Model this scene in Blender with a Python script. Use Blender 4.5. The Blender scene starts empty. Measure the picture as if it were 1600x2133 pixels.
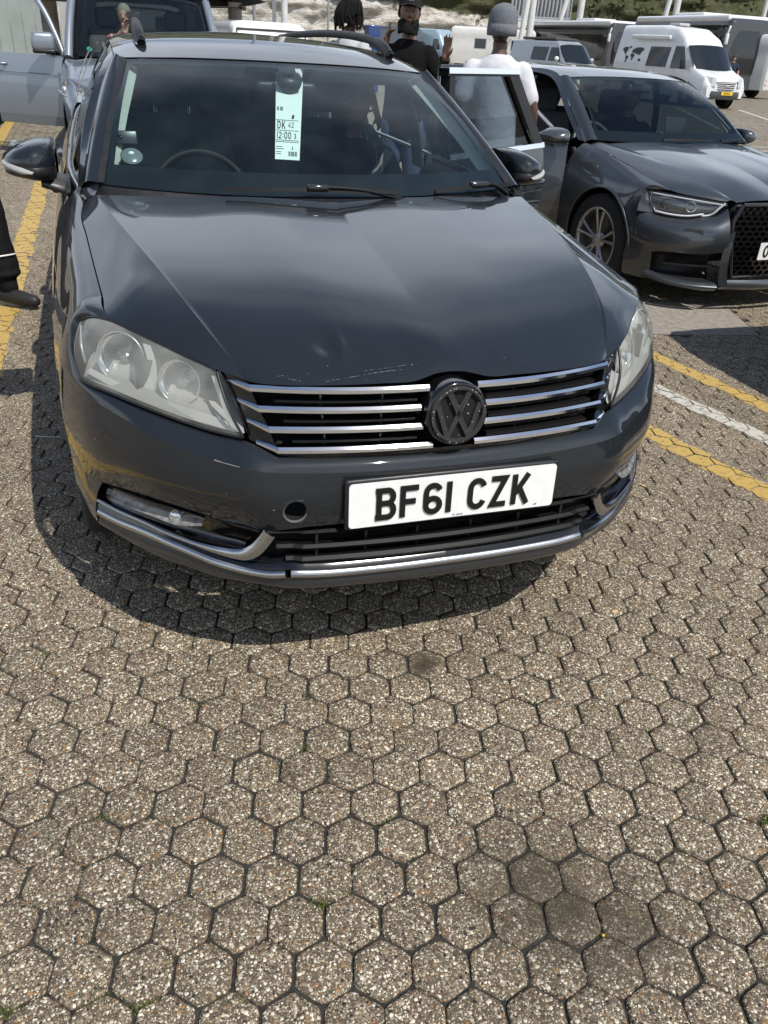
import bpy, bmesh, math, random
import numpy as np
from mathutils import Vector, Matrix
random.seed(7); RNG = np.random.default_rng(7)
S = bpy.context.scene; COL = S.collection
RAD = math.radians

# ---------------------------------------------------------------- camera
CAM = np.array([-0.706, -1.521, 1.4404]); YAW, PITCH, ROLL, FPX = 0.34139, 0.52780, 0.06199, 1675.34
fw = np.array([math.sin(YAW)*math.cos(PITCH), math.cos(YAW)*math.cos(PITCH), -math.sin(PITCH)])
rt0 = np.array([math.cos(YAW), -math.sin(YAW), 0.0]); up0 = np.cross(rt0, fw)
rt = math.cos(ROLL)*rt0 + math.sin(ROLL)*up0; up = -math.sin(ROLL)*rt0 + math.cos(ROLL)*up0
cd = bpy.data.cameras.new('camera'); cam = bpy.data.objects.new('camera', cd); COL.objects.link(cam)
cam.matrix_world = Matrix(((rt[0], up[0], -fw[0], CAM[0]), (rt[1], up[1], -fw[1], CAM[1]), (rt[2], up[2], -fw[2], CAM[2]), (0, 0, 0, 1)))
cd.sensor_fit = 'HORIZONTAL'; cd.sensor_width = 36.0; cd.lens = FPX/1600*36.0
cd.clip_start = 0.05; cd.clip_end = 4000
S.camera = cam

# ---------------------------------------------------------------- light
SUNV = np.array([0.27, -0.60, 1.0])          # towards the sun: high, behind the viewer's right shoulder
SUNV = SUNV/np.linalg.norm(SUNV)
ELEV = math.asin(SUNV[2]); AZ = math.atan2(SUNV[0], SUNV[1])
w = bpy.data.worlds.new('World'); S.world = w; w.use_nodes = True
nt = w.node_tree; nt.nodes.clear()
def N(t, ty, **kw):
    n = t.nodes.new(ty)
    for k, v in kw.items(): setattr(n, k, v)
    return n
sky = N(nt, 'ShaderNodeTexSky', sky_type='NISHITA', sun_disc=False, sun_elevation=ELEV, sun_rotation=AZ, air_density=1.0, dust_density=0.6, ozone_density=1.2)
# a flat layer of fair-weather cloud seen in perspective: sparse overhead, closing up towards the horizon
tc = N(nt, 'ShaderNodeTexCoord'); sx_ = N(nt, 'ShaderNodeSeparateXYZ'); za = N(nt, 'ShaderNodeMath', operation='ADD'); za.inputs[1].default_value = .22; zm = N(nt, 'ShaderNodeMath', operation='MAXIMUM'); zm.inputs[1].default_value = .2
dv = N(nt, 'ShaderNodeVectorMath', operation='DIVIDE'); cb_ = N(nt, 'ShaderNodeCombineXYZ')
nz = N(nt, 'ShaderNodeTexNoise'); nz.inputs['Scale'].default_value = .95; nz.inputs['Detail'].default_value = 4; nz.inputs['Roughness'].default_value = .5
hz = N(nt, 'ShaderNodeMapRange'); hz.inputs['From Min'].default_value = .15; hz.inputs['From Max'].default_value = .85; hz.inputs['To Min'].default_value = .16; hz.inputs['To Max'].default_value = -.14
ad_ = N(nt, 'ShaderNodeMath', operation='ADD')
cr = N(nt, 'ShaderNodeValToRGB'); cr.color_ramp.interpolation = 'EASE'; cr.color_ramp.elements[0].position = .40; cr.color_ramp.elements[1].position = .74
cr.color_ramp.elements[0].color = (0, 0, 0, 1); cr.color_ramp.elements[1].color = (.85, .85, .85, 1)
mix = N(nt, 'ShaderNodeMix', data_type='RGBA'); mix.inputs['B'].default_value = (11.3, 12.2, 13.6, 1)
bg = N(nt, 'ShaderNodeBackground'); bg.inputs['Strength'].default_value = 0.10
wo = N(nt, 'ShaderNodeOutputWorld')
L = nt.links.new
L(tc.outputs['Generated'], sx_.inputs[0]); L(sx_.outputs['Z'], za.inputs[0]); L(za.outputs[0], zm.inputs[0])
for k_ in 'XYZ': L(zm.outputs[0], cb_.inputs[k_])
L(tc.outputs['Generated'], dv.inputs[0]); L(cb_.outputs[0], dv.inputs[1]); L(dv.outputs[0], nz.inputs['Vector'])
L(sx_.outputs['Z'], hz.inputs['Value']); L(nz.outputs['Fac'], ad_.inputs[0]); L(hz.outputs[0], ad_.inputs[1]); L(ad_.outputs[0], cr.inputs['Fac'])
L(cr.outputs['Color'], mix.inputs['Factor']); L(sky.outputs[0], mix.inputs['A']); L(mix.outputs['Result'], bg.inputs['Color']); L(bg.outputs[0], wo.inputs[0])
sd = bpy.data.lights.new('sun', 'SUN'); sd.energy = 4.4; sd.angle = RAD(.55); sd.color = (1, .955, .89)
so = bpy.data.objects.new('sun', sd); COL.objects.link(so); so.location = (3, -6, 12)
so.rotation_euler = Vector((-SUNV[0], -SUNV[1], -SUNV[2])).to_track_quat('-Z', 'Y').to_euler()
S.view_settings.view_transform = 'Standard'; S.view_settings.look = 'None'; S.view_settings.exposure = 0.10; S.view_settings.gamma = 1
S.render.film_transparent = False
S.cycles.max_bounces = 10; S.cycles.transparent_max_bounces = 16; S.cycles.use_denoising = True
S.cycles.sample_clamp_indirect = 6.0; S.cycles.blur_glossy = .5; S.cycles.caustics_reflective = False; S.cycles.caustics_refractive = False

# ---------------------------------------------------------------- helpers
MATS = {}
def mat(name, color=(.5, .5, .5), rough=.5, metal=0., coat=0., spec=.5, noise=0., nscale=30., bump=0., bscale=200., alpha=1., emit=None, trans=0., coatr=.03, nd=4, rvar=0., sheen=0., sss=0.):
    """procedural principled material: colour mottled by noise, roughness varied, fine bump"""
    if name in MATS: return MATS[name]
    m = bpy.data.materials.new(name); m.use_nodes = True; t = m.node_tree; b = t.nodes['Principled BSDF']
    b.inputs['Base Color'].default_value = (*color, 1); b.inputs['Roughness'].default_value = rough; b.inputs['Metallic'].default_value = metal
    b.inputs['Coat Weight'].default_value = coat; b.inputs['Coat Roughness'].default_value = coatr; b.inputs['Specular IOR Level'].default_value = spec
    b.inputs['Alpha'].default_value = alpha; b.inputs['Sheen Weight'].default_value = sheen
    if sss: b.inputs['Subsurface Weight'].default_value = sss; b.inputs['Subsurface Radius'].default_value = (.01, .005, .003); b.inputs['Subsurface Scale'].default_value = .5
    ge = N(t, 'ShaderNodeNewGeometry')
    if noise or rvar:
        no = N(t, 'ShaderNodeTexNoise'); no.inputs['Scale'].default_value = nscale; no.inputs['Detail'].default_value = nd
        t.links.new(ge.outputs['Position'], no.inputs['Vector'])
        if noise:
            mr = N(t, 'ShaderNodeMapRange'); mr.inputs['From Min'].default_value = .3; mr.inputs['From Max'].default_value = .7
            mr.inputs['To Min'].default_value = 1-noise; mr.inputs['To Max'].default_value = 1+noise
            t.links.new(no.outputs['Fac'], mr.inputs['Value'])
            mx = N(t, 'ShaderNodeVectorMath', operation='SCALE'); mx.inputs[0].default_value = color
            t.links.new(mr.outputs[0], mx.inputs['Scale']); t.links.new(mx.outputs[0], b.inputs['Base Color'])
        if rvar:
            m2 = N(t, 'ShaderNodeMapRange'); m2.inputs['From Min'].default_value = .3; m2.inputs['From Max'].default_value = .7
            m2.inputs['To Min'].default_value = max(0, rough-rvar); m2.inputs['To Max'].default_value = rough+rvar
            t.links.new(no.outputs['Fac'], m2.inputs['Value']); t.links.new(m2.outputs[0], b.inputs['Roughness'])
    if bump:
        n2 = N(t, 'ShaderNodeTexNoise'); n2.inputs['Scale'].default_value = bscale; n2.inputs['Detail'].default_value = 3
        t.links.new(ge.outputs['Position'], n2.inputs['Vector'])
        bp = N(t, 'ShaderNodeBump'); bp.inputs['Strength'].default_value = bump; bp.inputs['Distance'].default_value = .004
        t.links.new(n2.outputs['Fac'], bp.inputs['Height']); t.links.new(bp.outputs[0], b.inputs['Normal'])
    if emit: b.inputs['Emission Color'].default_value = (*emit, 1); b.inputs['Emission Strength'].default_value = 1
    MATS[name] = m; return m
def glass(name, tint=(.8, .9, .9), haze=0., hcol=(.5, .5, .48), rough=.0, ior=1.5, refl=1.):
    """thin sheet glass: tinted transparency under a Fresnel reflection, optionally clouded"""
    if name in MATS: return MATS[name]
    m = bpy.data.materials.new(name); m.use_nodes = True; t = m.node_tree; t.nodes.clear()
    o = N(t, 'ShaderNodeOutputMaterial'); tr = N(t, 'ShaderNodeBsdfTransparent'); tr.inputs[0].default_value = (*tint, 1)
    gl = N(t, 'ShaderNodeBsdfGlossy'); gl.inputs['Roughness'].default_value = rough
    fr = N(t, 'ShaderNodeFresnel'); fr.inputs['IOR'].default_value = ior
    gb_ = N(t, 'ShaderNodeNewGeometry'); io = N(t, 'ShaderNodeMapRange'); io.inputs['To Min'].default_value = ior; io.inputs['To Max'].default_value = 1/ior; t.links.new(gb_.outputs['Backfacing'], io.inputs['Value']); t.links.new(io.outputs[0], fr.inputs['IOR'])
    mu = N(t, 'ShaderNodeMath', operation='MULTIPLY'); mu.inputs[1].default_value = refl; t.links.new(fr.outputs[0], mu.inputs[0])
    ms = N(t, 'ShaderNodeMixShader'); t.links.new(mu.outputs[0], ms.inputs[0])
    base = tr
    if haze:
        df = N(t, 'ShaderNodeBsdfDiffuse'); df.inputs[0].default_value = (*hcol, 1)
        ge = N(t, 'ShaderNodeNewGeometry'); no = N(t, 'ShaderNodeTexNoise'); no.inputs['Scale'].default_value = 9; no.inputs['Detail'].default_value = 6
        t.links.new(ge.outputs['Position'], no.inputs['Vector'])
        mr = N(t, 'ShaderNodeMapRange'); mr.inputs['From Min'].default_value = .35; mr.inputs['From Max'].default_value = .68
        mr.inputs['To Min'].default_value = haze*.55; mr.inputs['To Max'].default_value = min(1, haze*1.45); t.links.new(no.outputs['Fac'], mr.inputs['Value'])
        mh = N(t, 'ShaderNodeMixShader'); t.links.new(mr.outputs[0], mh.inputs[0]); t.links.new(tr.outputs[0], mh.inputs[1]); t.links.new(df.outputs[0], mh.inputs[2]); base = mh
    t.links.new(base.outputs[0], ms.inputs[1]); t.links.new(gl.outputs[0], ms.inputs[2]); t.links.new(ms.outputs[0], o.inputs[0])
    MATS[name] = m; return m

def spl(pts, n, ts=None):
    """smooth curve through points (non-uniform Catmull-Rom), resampled to n points"""
    P = np.asarray(pts, float)
    if len(P) == 1: return np.repeat(P, n, 0)
    d = np.linalg.norm(np.diff(P, axis=0), axis=1); d = np.maximum(d, 1e-6); T = np.concatenate([[0], np.cumsum(d)])
    s = np.linspace(0, T[-1], n) if ts is None else np.asarray(ts)*T[-1]
    if len(P) == 2: return P[0]+(P[1]-P[0])*(s/T[-1])[:, None]
    sl = np.diff(P, axis=0)/d[:, None]; m = np.empty_like(P)
    m[1:-1] = (sl[:-1]*d[1:, None]+sl[1:]*d[:-1, None])/(d[:-1]+d[1:])[:, None]
    m[0] = 1.5*sl[0]-.5*m[1]; m[-1] = 1.5*sl[-1]-.5*m[-2]
    i = np.clip(np.searchsorted(T, s, 'right')-1, 0, len(P)-2); h = d[i][:, None]; u = ((s-T[i])/d[i])[:, None]
    return (2*u**3-3*u**2+1)*P[i]+(u**3-2*u**2+u)*h*m[i]+(-2*u**3+3*u**2)*P[i+1]+(u**3-u**2)*h*m[i+1]
def loftgrid(curves, nu, nv, lin=False):
    C = np.array([spl(c, nu) for c in curves])
    if lin:
        k = np.linspace(0, len(curves)-1, nv); i = np.minimum(k.astype(int), len(curves)-2); f = (k-i)[:, None, None]
        return C[i]*(1-f)+C[i+1]*f
    return np.stack([spl(C[:, j], nv) for j in range(nu)], 1)

class MB:
    """collects shapes for ONE mesh object"""
    def __init__(s): s.v = []; s.f = []; s.n = 0; s.sm = []
    def add(s, v, f, smooth=True):
        v = np.asarray(v, float).reshape(-1, 3); s.v.append(v); s.f += [tuple(int(i)+s.n for i in q) for q in f]; s.sm += [smooth]*len(f); s.n += len(v); return s
    def grid(s, G, smooth=True, wrapu=False, mirror=False, flip=False):
        G = np.asarray(G); a, b = G.shape[:2]; f = []
        for i in range(a-1):
            for j in range(b if wrapu else b-1):
                k = (j+1) % b; q = (i*b+j, i*b+k, (i+1)*b+k, (i+1)*b+j); f.append(q[::-1] if flip else q)
        s.add(G.reshape(-1, 3), f, smooth)
        if mirror: s.add(G.reshape(-1, 3)*[-1, 1, 1], [q[::-1] for q in f], smooth)
        return s
    def loft(s, curves, nu=24, nv=12, lin=False, mirror=False, smooth=True): return s.grid(loftgrid(curves, nu, nv, lin), smooth, mirror=mirror)
    def box(s, c, d, rot=0., tilt=0., smooth=False):
        x, y, z = [k/2 for k in d]; v = np.array([(a*x, b*y, e*z) for a in (-1, 1) for b in (-1, 1) for e in (-1, 1)])
        if tilt: ct, st = math.cos(tilt), math.sin(tilt); v = v@np.array([[1, 0, 0], [0, ct, st], [0, -st, ct]])
        if rot: cr_, sr = math.cos(rot), math.sin(rot); v = v@np.array([[cr_, sr, 0], [-sr, cr_, 0], [0, 0, 1]])
        return s.add(v+np.asarray(c), [(0, 1, 3, 2), (4, 6, 7, 5), (0, 4, 5, 1), (2, 3, 7, 6), (0, 2, 6, 4), (1, 5, 7, 3)], smooth)
    def rbox(s, c, d, r=.02, rot=0., n=3, tilt=0.):
        """box with rounded edges"""
        bm = bmesh.new(); bmesh.ops.create_cube(bm, size=1); bmesh.ops.scale(bm, vec=d, verts=bm.verts)
        bmesh.ops.bevel(bm, geom=list(bm.edges), offset=min(r, min(d)*.49), segments=n, profile=.5, affect='EDGES')
        if tilt: bmesh.ops.rotate(bm, verts=bm.verts, matrix=Matrix.Rotation(tilt, 3, 'X'))
        if rot: bmesh.ops.rotate(bm, verts=bm.verts, matrix=Matrix.Rotation(rot, 3, 'Z'))
        bm.verts.index_update(); s.add([tuple(v.co+Vector(c)) for v in bm.verts], [[v.index for v in f.verts] for f in bm.faces]); bm.free(); return s
    def tube(s, path, r, n=10, caps=True, flat=1.):
        P = np.asarray(path, float); m = len(P); R_ = np.broadcast_to(np.asarray(r, float), (m,)); T = np.gradient(P, axis=0); rings = []
        pu = None
        for i in range(m):
            t = T[i]/max(np.linalg.norm(T[i]), 1e-9); a = np.array([0, 0, 1.]) if pu is None else pu
            if pu is None and abs(t[2]) > .95: a = np.array([0, 1., 0])
            u = a-t*(a@t); u /= max(np.linalg.norm(u), 1e-9); vv = np.cross(t, u); pu = u
            an = np.linspace(0, 2*math.pi, n, endpoint=False); rings.append(P[i]+R_[i]*(np.cos(an)[:, None]*vv+np.sin(an)[:, None]*u*flat))
        s.grid(np.array(rings), wrapu=True)
        if caps:
            s.add(rings[0], [list(range(n))[::-1]], False); s.add(rings[-1], [list(range(n))], False)
        return s
    def sweep(s, path, prof, upv=(0, 0, 1), caps=True, smooth=False):
        """profile (list of (side, up)) swept along a path"""
        P = np.asarray(path, float); T = np.gradient(P, axis=0); rings = []; U = np.asarray(upv, float)
        for i in range(len(P)):
            t = T[i]/np.linalg.norm(T[i]); sd_ = np.cross(t, U); sd_ /= np.linalg.norm(sd_); u = np.cross(sd_, t); rings.append([P[i]+a*sd_+b*u for a, b in prof])
        s.grid(np.array(rings), smooth, wrapu=True); k = len(prof)
        if caps: s.add(rings[0], [list(range(k))[::-1]], False); s.add(rings[-1], [list(range(k))], False)
        return s
    def lathe(s, prof, c=(0, 0, 0), axis=(0, -1, 0), n=28, upv=(0, 0, 1)):
        """profile of (radius, along-axis) turned about an axis"""
        A = np.asarray(axis, float); A /= np.linalg.norm(A); U = np.asarray(upv, float); U = U-A*(A@U); U /= np.linalg.norm(U); V = np.cross(A, U)
        an = np.linspace(0, 2*math.pi, n, endpoint=False)
        return s.grid(np.array([np.asarray(c)+A*h+r*(np.cos(an)[:, None]*U+np.sin(an)[:, None]*V) for r, h in prof]), wrapu=True)
    def poly(s, pts, depth, nrm=(0, 1, 0)):
        """flat outline extruded along nrm"""
        P = np.asarray(pts, float); k = len(P); Q = P+np.asarray(nrm)*depth
        s.add(np.concatenate([P, Q]), [list(range(k)), list(range(k, 2*k))[::-1]]+[(i, i+k, (i+1) % k+k, (i+1) % k) for i in range(k)], False); return s
    def ball(s, c, r, n=12, m=8):
        r = np.broadcast_to(np.asarray(r, float), (3,)); th = np.linspace(0, math.pi, m); ph = np.linspace(0, 2*math.pi, n, endpoint=False)
        G = np.array([[np.asarray(c)+r*np.array([math.sin(a)*math.cos(b), math.sin(a)*math.sin(b), math.cos(a)]) for b in ph] for a in th]); return s.grid(G, wrapu=True)
    def build(s, name, m=None, parent=None, loc=None, label=None, weld=0., fixn=True):
        V = np.concatenate(s.v) if s.v else np.zeros((0, 3)); me = bpy.data.meshes.new(name)
        me.from_pydata(V.tolist(), [], s.f)
        if weld or fixn:
            bm = bmesh.new(); bm.from_mesh(me)
            for f, k in zip(bm.faces, s.sm): f.smooth = k
            if weld: bmesh.ops.remove_doubles(bm, verts=bm.verts, dist=weld)
            if fixn: bmesh.ops.recalc_face_normals(bm, faces=bm.faces)
            bm.to_mesh(me); bm.free()
        else: me.polygons.foreach_set('use_smooth', s.sm)
        me.update()
        o = bpy.data.objects.new(name, me); COL.objects.link(o)
        if m: me.materials.append(m)
        if parent: o.parent = parent
        if loc is not None: o.location = loc
        if label: o['label'] = label
        return o
def empty(name, label, cat, loc=(0, 0, 0), rz=0., group=None):
    o = bpy.data.objects.new(name, None); COL.objects.link(o); o.location = loc; o.rotation_euler = (0, 0, rz); o['label'] = label; o['category'] = cat
    if group: o['group'] = group
    o.empty_display_size = .1; return o
def tag(o, label, cat, group=None):
    o['label'] = label; o['category'] = cat
    if group: o['group'] = group
    return o
def struct(o): o['kind'] = 'structure'; return o
def copy_tree(o, parent=None):
    c = o.copy(); COL.objects.link(c); c.parent = parent
    for ch in list(o.children): copy_tree(ch, c)
    return c
def stroke2d(pl, wd):
    """mitred 2-D stroke -> (left, right) outlines"""
    P = np.asarray(pl, float); k = len(P); closed = np.allclose(P[0], P[-1]) and k > 2
    L_, R_ = [], []
    for i in range(k):
        a = P[i]-P[i-1] if i > 0 else (P[0]-P[-2] if closed else P[1]-P[0]); b = P[i+1]-P[i] if i < k-1 else (P[1]-P[0] if closed else a)
        if i == 0 and not closed: a = b
        a = a/np.linalg.norm(a); b = b/np.linalg.norm(b); na = np.array([-a[1], a[0]]); nb = np.array([-b[1], b[0]]); mn = na+nb; ln = np.linalg.norm(mn)
        mn = mn/ln if ln > 1e-6 else na; sc = min(1/max(mn@na, .35), 2.2)
        L_.append(P[i]+mn*wd/2*sc); R_.append(P[i]-mn*wd/2*sc)
    return np.array(L_), np.array(R_)
def arc(cx, cy, rx, ry, a0, a1, n=10): return [(cx+rx*math.cos(RAD(a)), cy+ry*math.sin(RAD(a))) for a in np.linspace(a0, a1, n)]
GLY = {  # block capitals in a box 0.62 wide, 1 high (stroke centre lines)
 'B': [[(.08, .07), (.08, .93)], [(-.03, .93), (.36, .93)]+arc(.36, .725, .17, .205, 80, -80, 7)+[(.36, .52), (.08, .52)], [(.36, .52)]+arc(.36, .295, .19, .225, 80, -80, 7)+[(.36, .07), (-.03, .07)]],
 'F': [[(.08, .0), (.08, .93), (.58, .93)], [(.08, .5), (.5, .5)]],
 '6': [arc(.31, .29, .23, .22, 90, 450, 17), [(.08, .29), (.08, .62)]+arc(.31, .70, .23, .23, 180, 20, 8)],
 '1': [[(.08, .0), (.08, 1.)]],
 'C': [arc(.31, .68, .23, .25, 15, 180, 9)+arc(.31, .32, .23, .25, 180, 345, 9)],
 'Z': [[(.03, .93), (.5, .93), (.09, .07), (.56, .07)]],
 'K': [[(.08, .0), (.08, 1.)], [(.12, .36), (.54, 1.)], [(.26, .55), (.56, .0)]],
 '0': [arc(.31, .70, .23, .23, 0, 180, 9)+arc(.31, .30, .23, .23, 180, 360, 9)+[(.54, .70)]],
 'V': [[(.02, 1.), (.31, .02), (.6, 1.)]], 'L': [[(.08, 1.), (.08, .07), (.55, .07)]], 'O': [arc(.31, .5, .23, .43, 0, 360, 17)],
 'S': [arc(.31, .74, .22, .2, 20, 270, 9)+arc(.31, .27, .22, .2, 90, -160, 9)[1:]], 'R': [[(.08, 0), (.08, .93), (.36, .93)]+arc(.36, .72, .18, .21, 80, -80, 7)+[(.36, .5), (.08, .5)], [(.34, .5), (.56, 0)]],
 'D': [[(.08, .07), (.08, .93), (.28, .93)]+arc(.28, .5, .26, .43, 80, -80, 9)+[(.28, .07), (.02, .07)]], 'T': [[(.31, 0), (.31, .93)], [(.03, .93), (.59, .93)]], 'E': [[(.56, .93), (.08, .93), (.08, .07), (.56, .07)], [(.08, .5), (.48, .5)]],
 'A': [[(.02, 0), (.31, .97), (.6, 0)], [(.14, .32), (.48, .32)]], 'I': [[(.08, 0), (.08, 1)]], '2': [arc(.31, .70, .23, .23, 170, -30, 9)+[(.06, .07), (.57, .07)]], '3': [arc(.3, .73, .21, .2, 150, -90, 9)+arc(.3, .27, .23, .22, 88, -150, 9)],
 '4': [[(.44, 0), (.44, 1), (.04, .3), (.6, .3)]], '5': [[(.52, .93), (.12, .93), (.1, .53)]+arc(.3, .3, .23, .25, 110, -150, 10)], '7': [[(.04, .93), (.56, .93), (.24, 0)]], ':': [[(.08, .2), (.08, .32)], [(.08, .62), (.08, .74)]], '-': [[(.08, .45), (.4, .45)]],
 'W': [[(.0, 1), (.16, .04), (.31, .8), (.46, .04), (.62, 1)]], 'N': [[(.08, 0), (.08, .98), (.52, .02), (.52, 1)]], 'G': [arc(.31, .5, .23, .43, 40, 330, 13)+[(.54, .5), (.34, .5)]], 'U': [[(.08, 1), (.08, .3)]+arc(.3, .3, .22, .23, 180, 360, 8)+[(.52, 1)]], 'P': [[(.08, 0), (.08, .93), (.36, .93)]+arc(.36, .70, .18, .23, 80, -80, 7)+[(.36, .47), (.08, .47)]], 'M': [[(.06, 0), (.06, .98), (.31, .3), (.56, .98), (.56, 0)]], 'J': [[(.5, 1), (.5, .3)]+arc(.29, .3, .21, .23, 0, -170, 8)], 'X': [[(.04, 0), (.58, 1)], [(.04, 1), (.58, 0)]], 'Y': [[(.31, 0), (.31, .45), (.04, 1)], [(.31, .45), (.58, 1)]], 'H': [[(.08, 0), (.08, 1)], [(.54, 0), (.54, 1)], [(.08, .5), (.54, .5)]], '9': [arc(.31, .70, .23, .23, 0, 360, 15), [(.54, .7), (.5, .3), (.2, 0)]], '8': [arc(.31, .73, .2, .2, 0, 360, 13), arc(.31, .27, .23, .23, 0, 360, 13)]}
GW = {'1': .16, 'I': .16, ':': .16, '-': .48}
def lettering(txt, h, o, ux, uy, nrm, sw=.14, gap=.10, wsc=.62/.62, depth=.002, space=.33):
    """raised letters: each stroke a thin extruded ribbon on the plane (o, ux, uy)"""
    mb = MB(); ux, uy, nrm, o = [np.asarray(k, float) for k in (ux, uy, nrm, o)]; x = 0.
    for ch in txt:
        if ch == ' ': x += space; continue
        for i, pl in enumerate(GLY[ch]):
            A, B = stroke2d(pl, sw); k = len(A); dd = depth*(1+.04*i)
            def W(q): return o+ux*(x+q[0]*wsc)*h+uy*q[1]*h
            F = np.array([[W(a)+nrm*dd, W(b)+nrm*dd] for a, b in zip(A, B)]); G = np.array([[W(b), W(a)] for a, b in zip(A, B)])
            mb.grid(np.concatenate([F, G[:, :]], 1)[:, [0, 1, 2, 3, 0]], smooth=False)
            mb.add([F[0][0], F[0][1], G[0][0], G[0][1]], [(0, 1, 2, 3)], False); mb.add([F[-1][0], F[-1][1], G[-1][0], G[-1][1]], [(3, 2, 1, 0)], False)
        x += (GW.get(ch, .62))*wsc+gap
    return mb, (x-gap)*h
# ================================================================ ground
def project(P):
    d = np.atleast_2d(P)-CAM; x, y, z = d@rt, d@up, d@fw
    return np.stack([800+FPX*x/np.maximum(z, 1e-3), 1066.5-FPX*y/np.maximum(z, 1e-3), z], 1)
def paver_material(name, detail=True):
    m = bpy.data.materials.new(name); m.use_nodes = True; t = m.node_tree; b = t.nodes['Principled BSDF']; L = t.links.new
    ge = N(t, 'ShaderNodeNewGeometry'); oi = N(t, 'ShaderNodeObjectInfo')
    def math_(op, a, c=None, clamp=False):
        n = N(t, 'ShaderNodeMath', operation=op); n.use_clamp = clamp
        for i, k in enumerate((a, c)):
            if k is None: continue
            if isinstance(k, (int, float)): n.inputs[i].default_value = k
            else: L(k, n.inputs[i])
        return n.outputs[0]
    def ramp(fac, stops, interp='LINEAR'):
        r = N(t, 'ShaderNodeValToRGB'); e = r.color_ramp; e.interpolation = interp
        while len(e.elements) < len(stops): e.elements.new(.5)
        for el, (p_, c_) in zip(e.elements, stops): el.position = p_; el.color = (*c_, 1)
        L(fac, r.inputs[0]); return r.outputs[0]
    def mixc(f, a, c):
        n = N(t, 'ShaderNodeMix', data_type='RGBA')
        if isinstance(f, float): n.inputs['Factor'].default_value = f
        else: L(f, n.inputs['Factor'])
        for k, s_ in ((a, 'A'), (c, 'B')):
            if isinstance(k, tuple): n.inputs[s_].default_value = (*k, 1)
            else: L(k, n.inputs[s_])
        return n.outputs['Result']
    def noise(sc, det=4, ro=.55):
        n = N(t, 'ShaderNodeTexNoise'); n.inputs['Scale'].default_value = sc; n.inputs['Detail'].default_value = det; n.inputs['Roughness'].default_value = ro; L(ge.outputs['Position'], n.inputs['Vector']); return n.outputs['Fac']
    matrix = ramp(noise(60, 6, .7), [(.3, (.055, .045, .032)), (.55, (.115, .096, .070)), (.75, (.20, .172, .13))])
    cols = [(0, (.27, .225, .16)), (.16, (.46, .41, .31)), (.28, (.10, .075, .05)), (.42, (.66, .61, .50)), (.52, (.27, .20, .12)), (.62, (.03, .028, .027)), (.69, (.30, .26, .20)), (.80, (.30, .16, .065)), (.845, (.16, .10, .065)), (.93, (.68, .64, .55))]
    def layer(scale, size):
        v = N(t, 'ShaderNodeTexVoronoi'); v.inputs['Scale'].default_value = scale; v.inputs['Randomness'].default_value = 1
        # warp a little so that the pebbles are not round
        L(ge.outputs['Position'], v.inputs['Vector'])
        sp = N(t, 'ShaderNodeSeparateColor'); L(v.outputs['Color'], sp.inputs[0])
        col = ramp(sp.outputs[0], cols, 'CONSTANT')
        thr = math_('MULTIPLY', math_('ADD', sp.outputs[1], .25), size)
        mask = math_('LESS_THAN', v.outputs['Distance'], thr)
        hgt = math_('MULTIPLY', mask, math_('SUBTRACT', thr, v.outputs['Distance']))
        return col, mask, hgt
    if detail:
        c1, m1, h1 = layer(150, .50); c2, m2, h2 = layer(310, .60)
        col = mixc(m2, matrix, c2); col = mixc(m1, col, c1)
        bp = N(t, 'ShaderNodeBump'); bp.inputs['Strength'].default_value = .8; bp.inputs['Distance'].default_value = .004
        L(math_('ADD', h1, math_('MULTIPLY', h2, .6)), bp.inputs['Height']); L(bp.outputs[0], b.inputs['Normal'])
    else:
        col = mixc(noise(40, 8, .8), (.17, .145, .11), (.34, .295, .225))
        v = N(t, 'ShaderNodeTexVoronoi', feature='DISTANCE_TO_EDGE'); v.inputs['Scale'].default_value = 9.4; v.inputs['Randomness'].default_value = .45; L(ge.outputs['Position'], v.inputs['Vector'])
        col = mixc(math_('LESS_THAN', v.outputs['Distance'], .05), col, (.07, .06, .05))
    # slow drift of tone, and a tone of its own for each block
    rnd = math_('FRACT', math_('ADD', oi.outputs['Random'], ge.outputs['Random Per Island']))
    tone = math_('ADD', math_('MULTIPLY', rnd, .22), math_('ADD', math_('MULTIPLY', noise(1.3, 3), .58), .57))
    sc = N(t, 'ShaderNodeVectorMath', operation='SCALE'); L(col, sc.inputs[0]); L(tone, sc.inputs['Scale']); tn = N(t, 'ShaderNodeVectorMath', operation='MULTIPLY'); tn.inputs[1].default_value = (1.02, 1.0, .955); L(sc.outputs[0], tn.inputs[0]); col = tn.outputs[0]
    # oil stains soaked into the blocks
    def stain(cx, cy, rx, ry, k, colr):
        mp_ = N(t, 'ShaderNodeMapping'); mp_.vector_type = 'POINT'; mp_.inputs['Location'].default_value = (-cx/rx, -cy/ry, 0); mp_.inputs['Scale'].default_value = (1/rx, 1/ry, 0)
        L(ge.outputs['Position'], mp_.inputs['Vector']); ln = N(t, 'ShaderNodeVectorMath', operation='LENGTH'); L(mp_.outputs[0], ln.inputs[0])
        f = math_('SUBTRACT', 1.55, math_('ADD', ln.outputs['Value'], math_('MULTIPLY', noise(17, 6, .65), 1.3)), True)
        return mixc(math_('MULTIPLY', f, k, True), col, colr)
    for a in STAINS: col = stain(*a)
    L(col, b.inputs['Base Color']); b.inputs['Roughness'].default_value = .72; b.inputs['Specular IOR Level'].default_value = .35
    return m
def gz_px(x, y, z=0.):
    d = rt*(x-800)/FPX-up*(y-1066.5)/FPX+fw; return CAM+d*((z-CAM[2])/d[2])
STAINS = []
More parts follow.
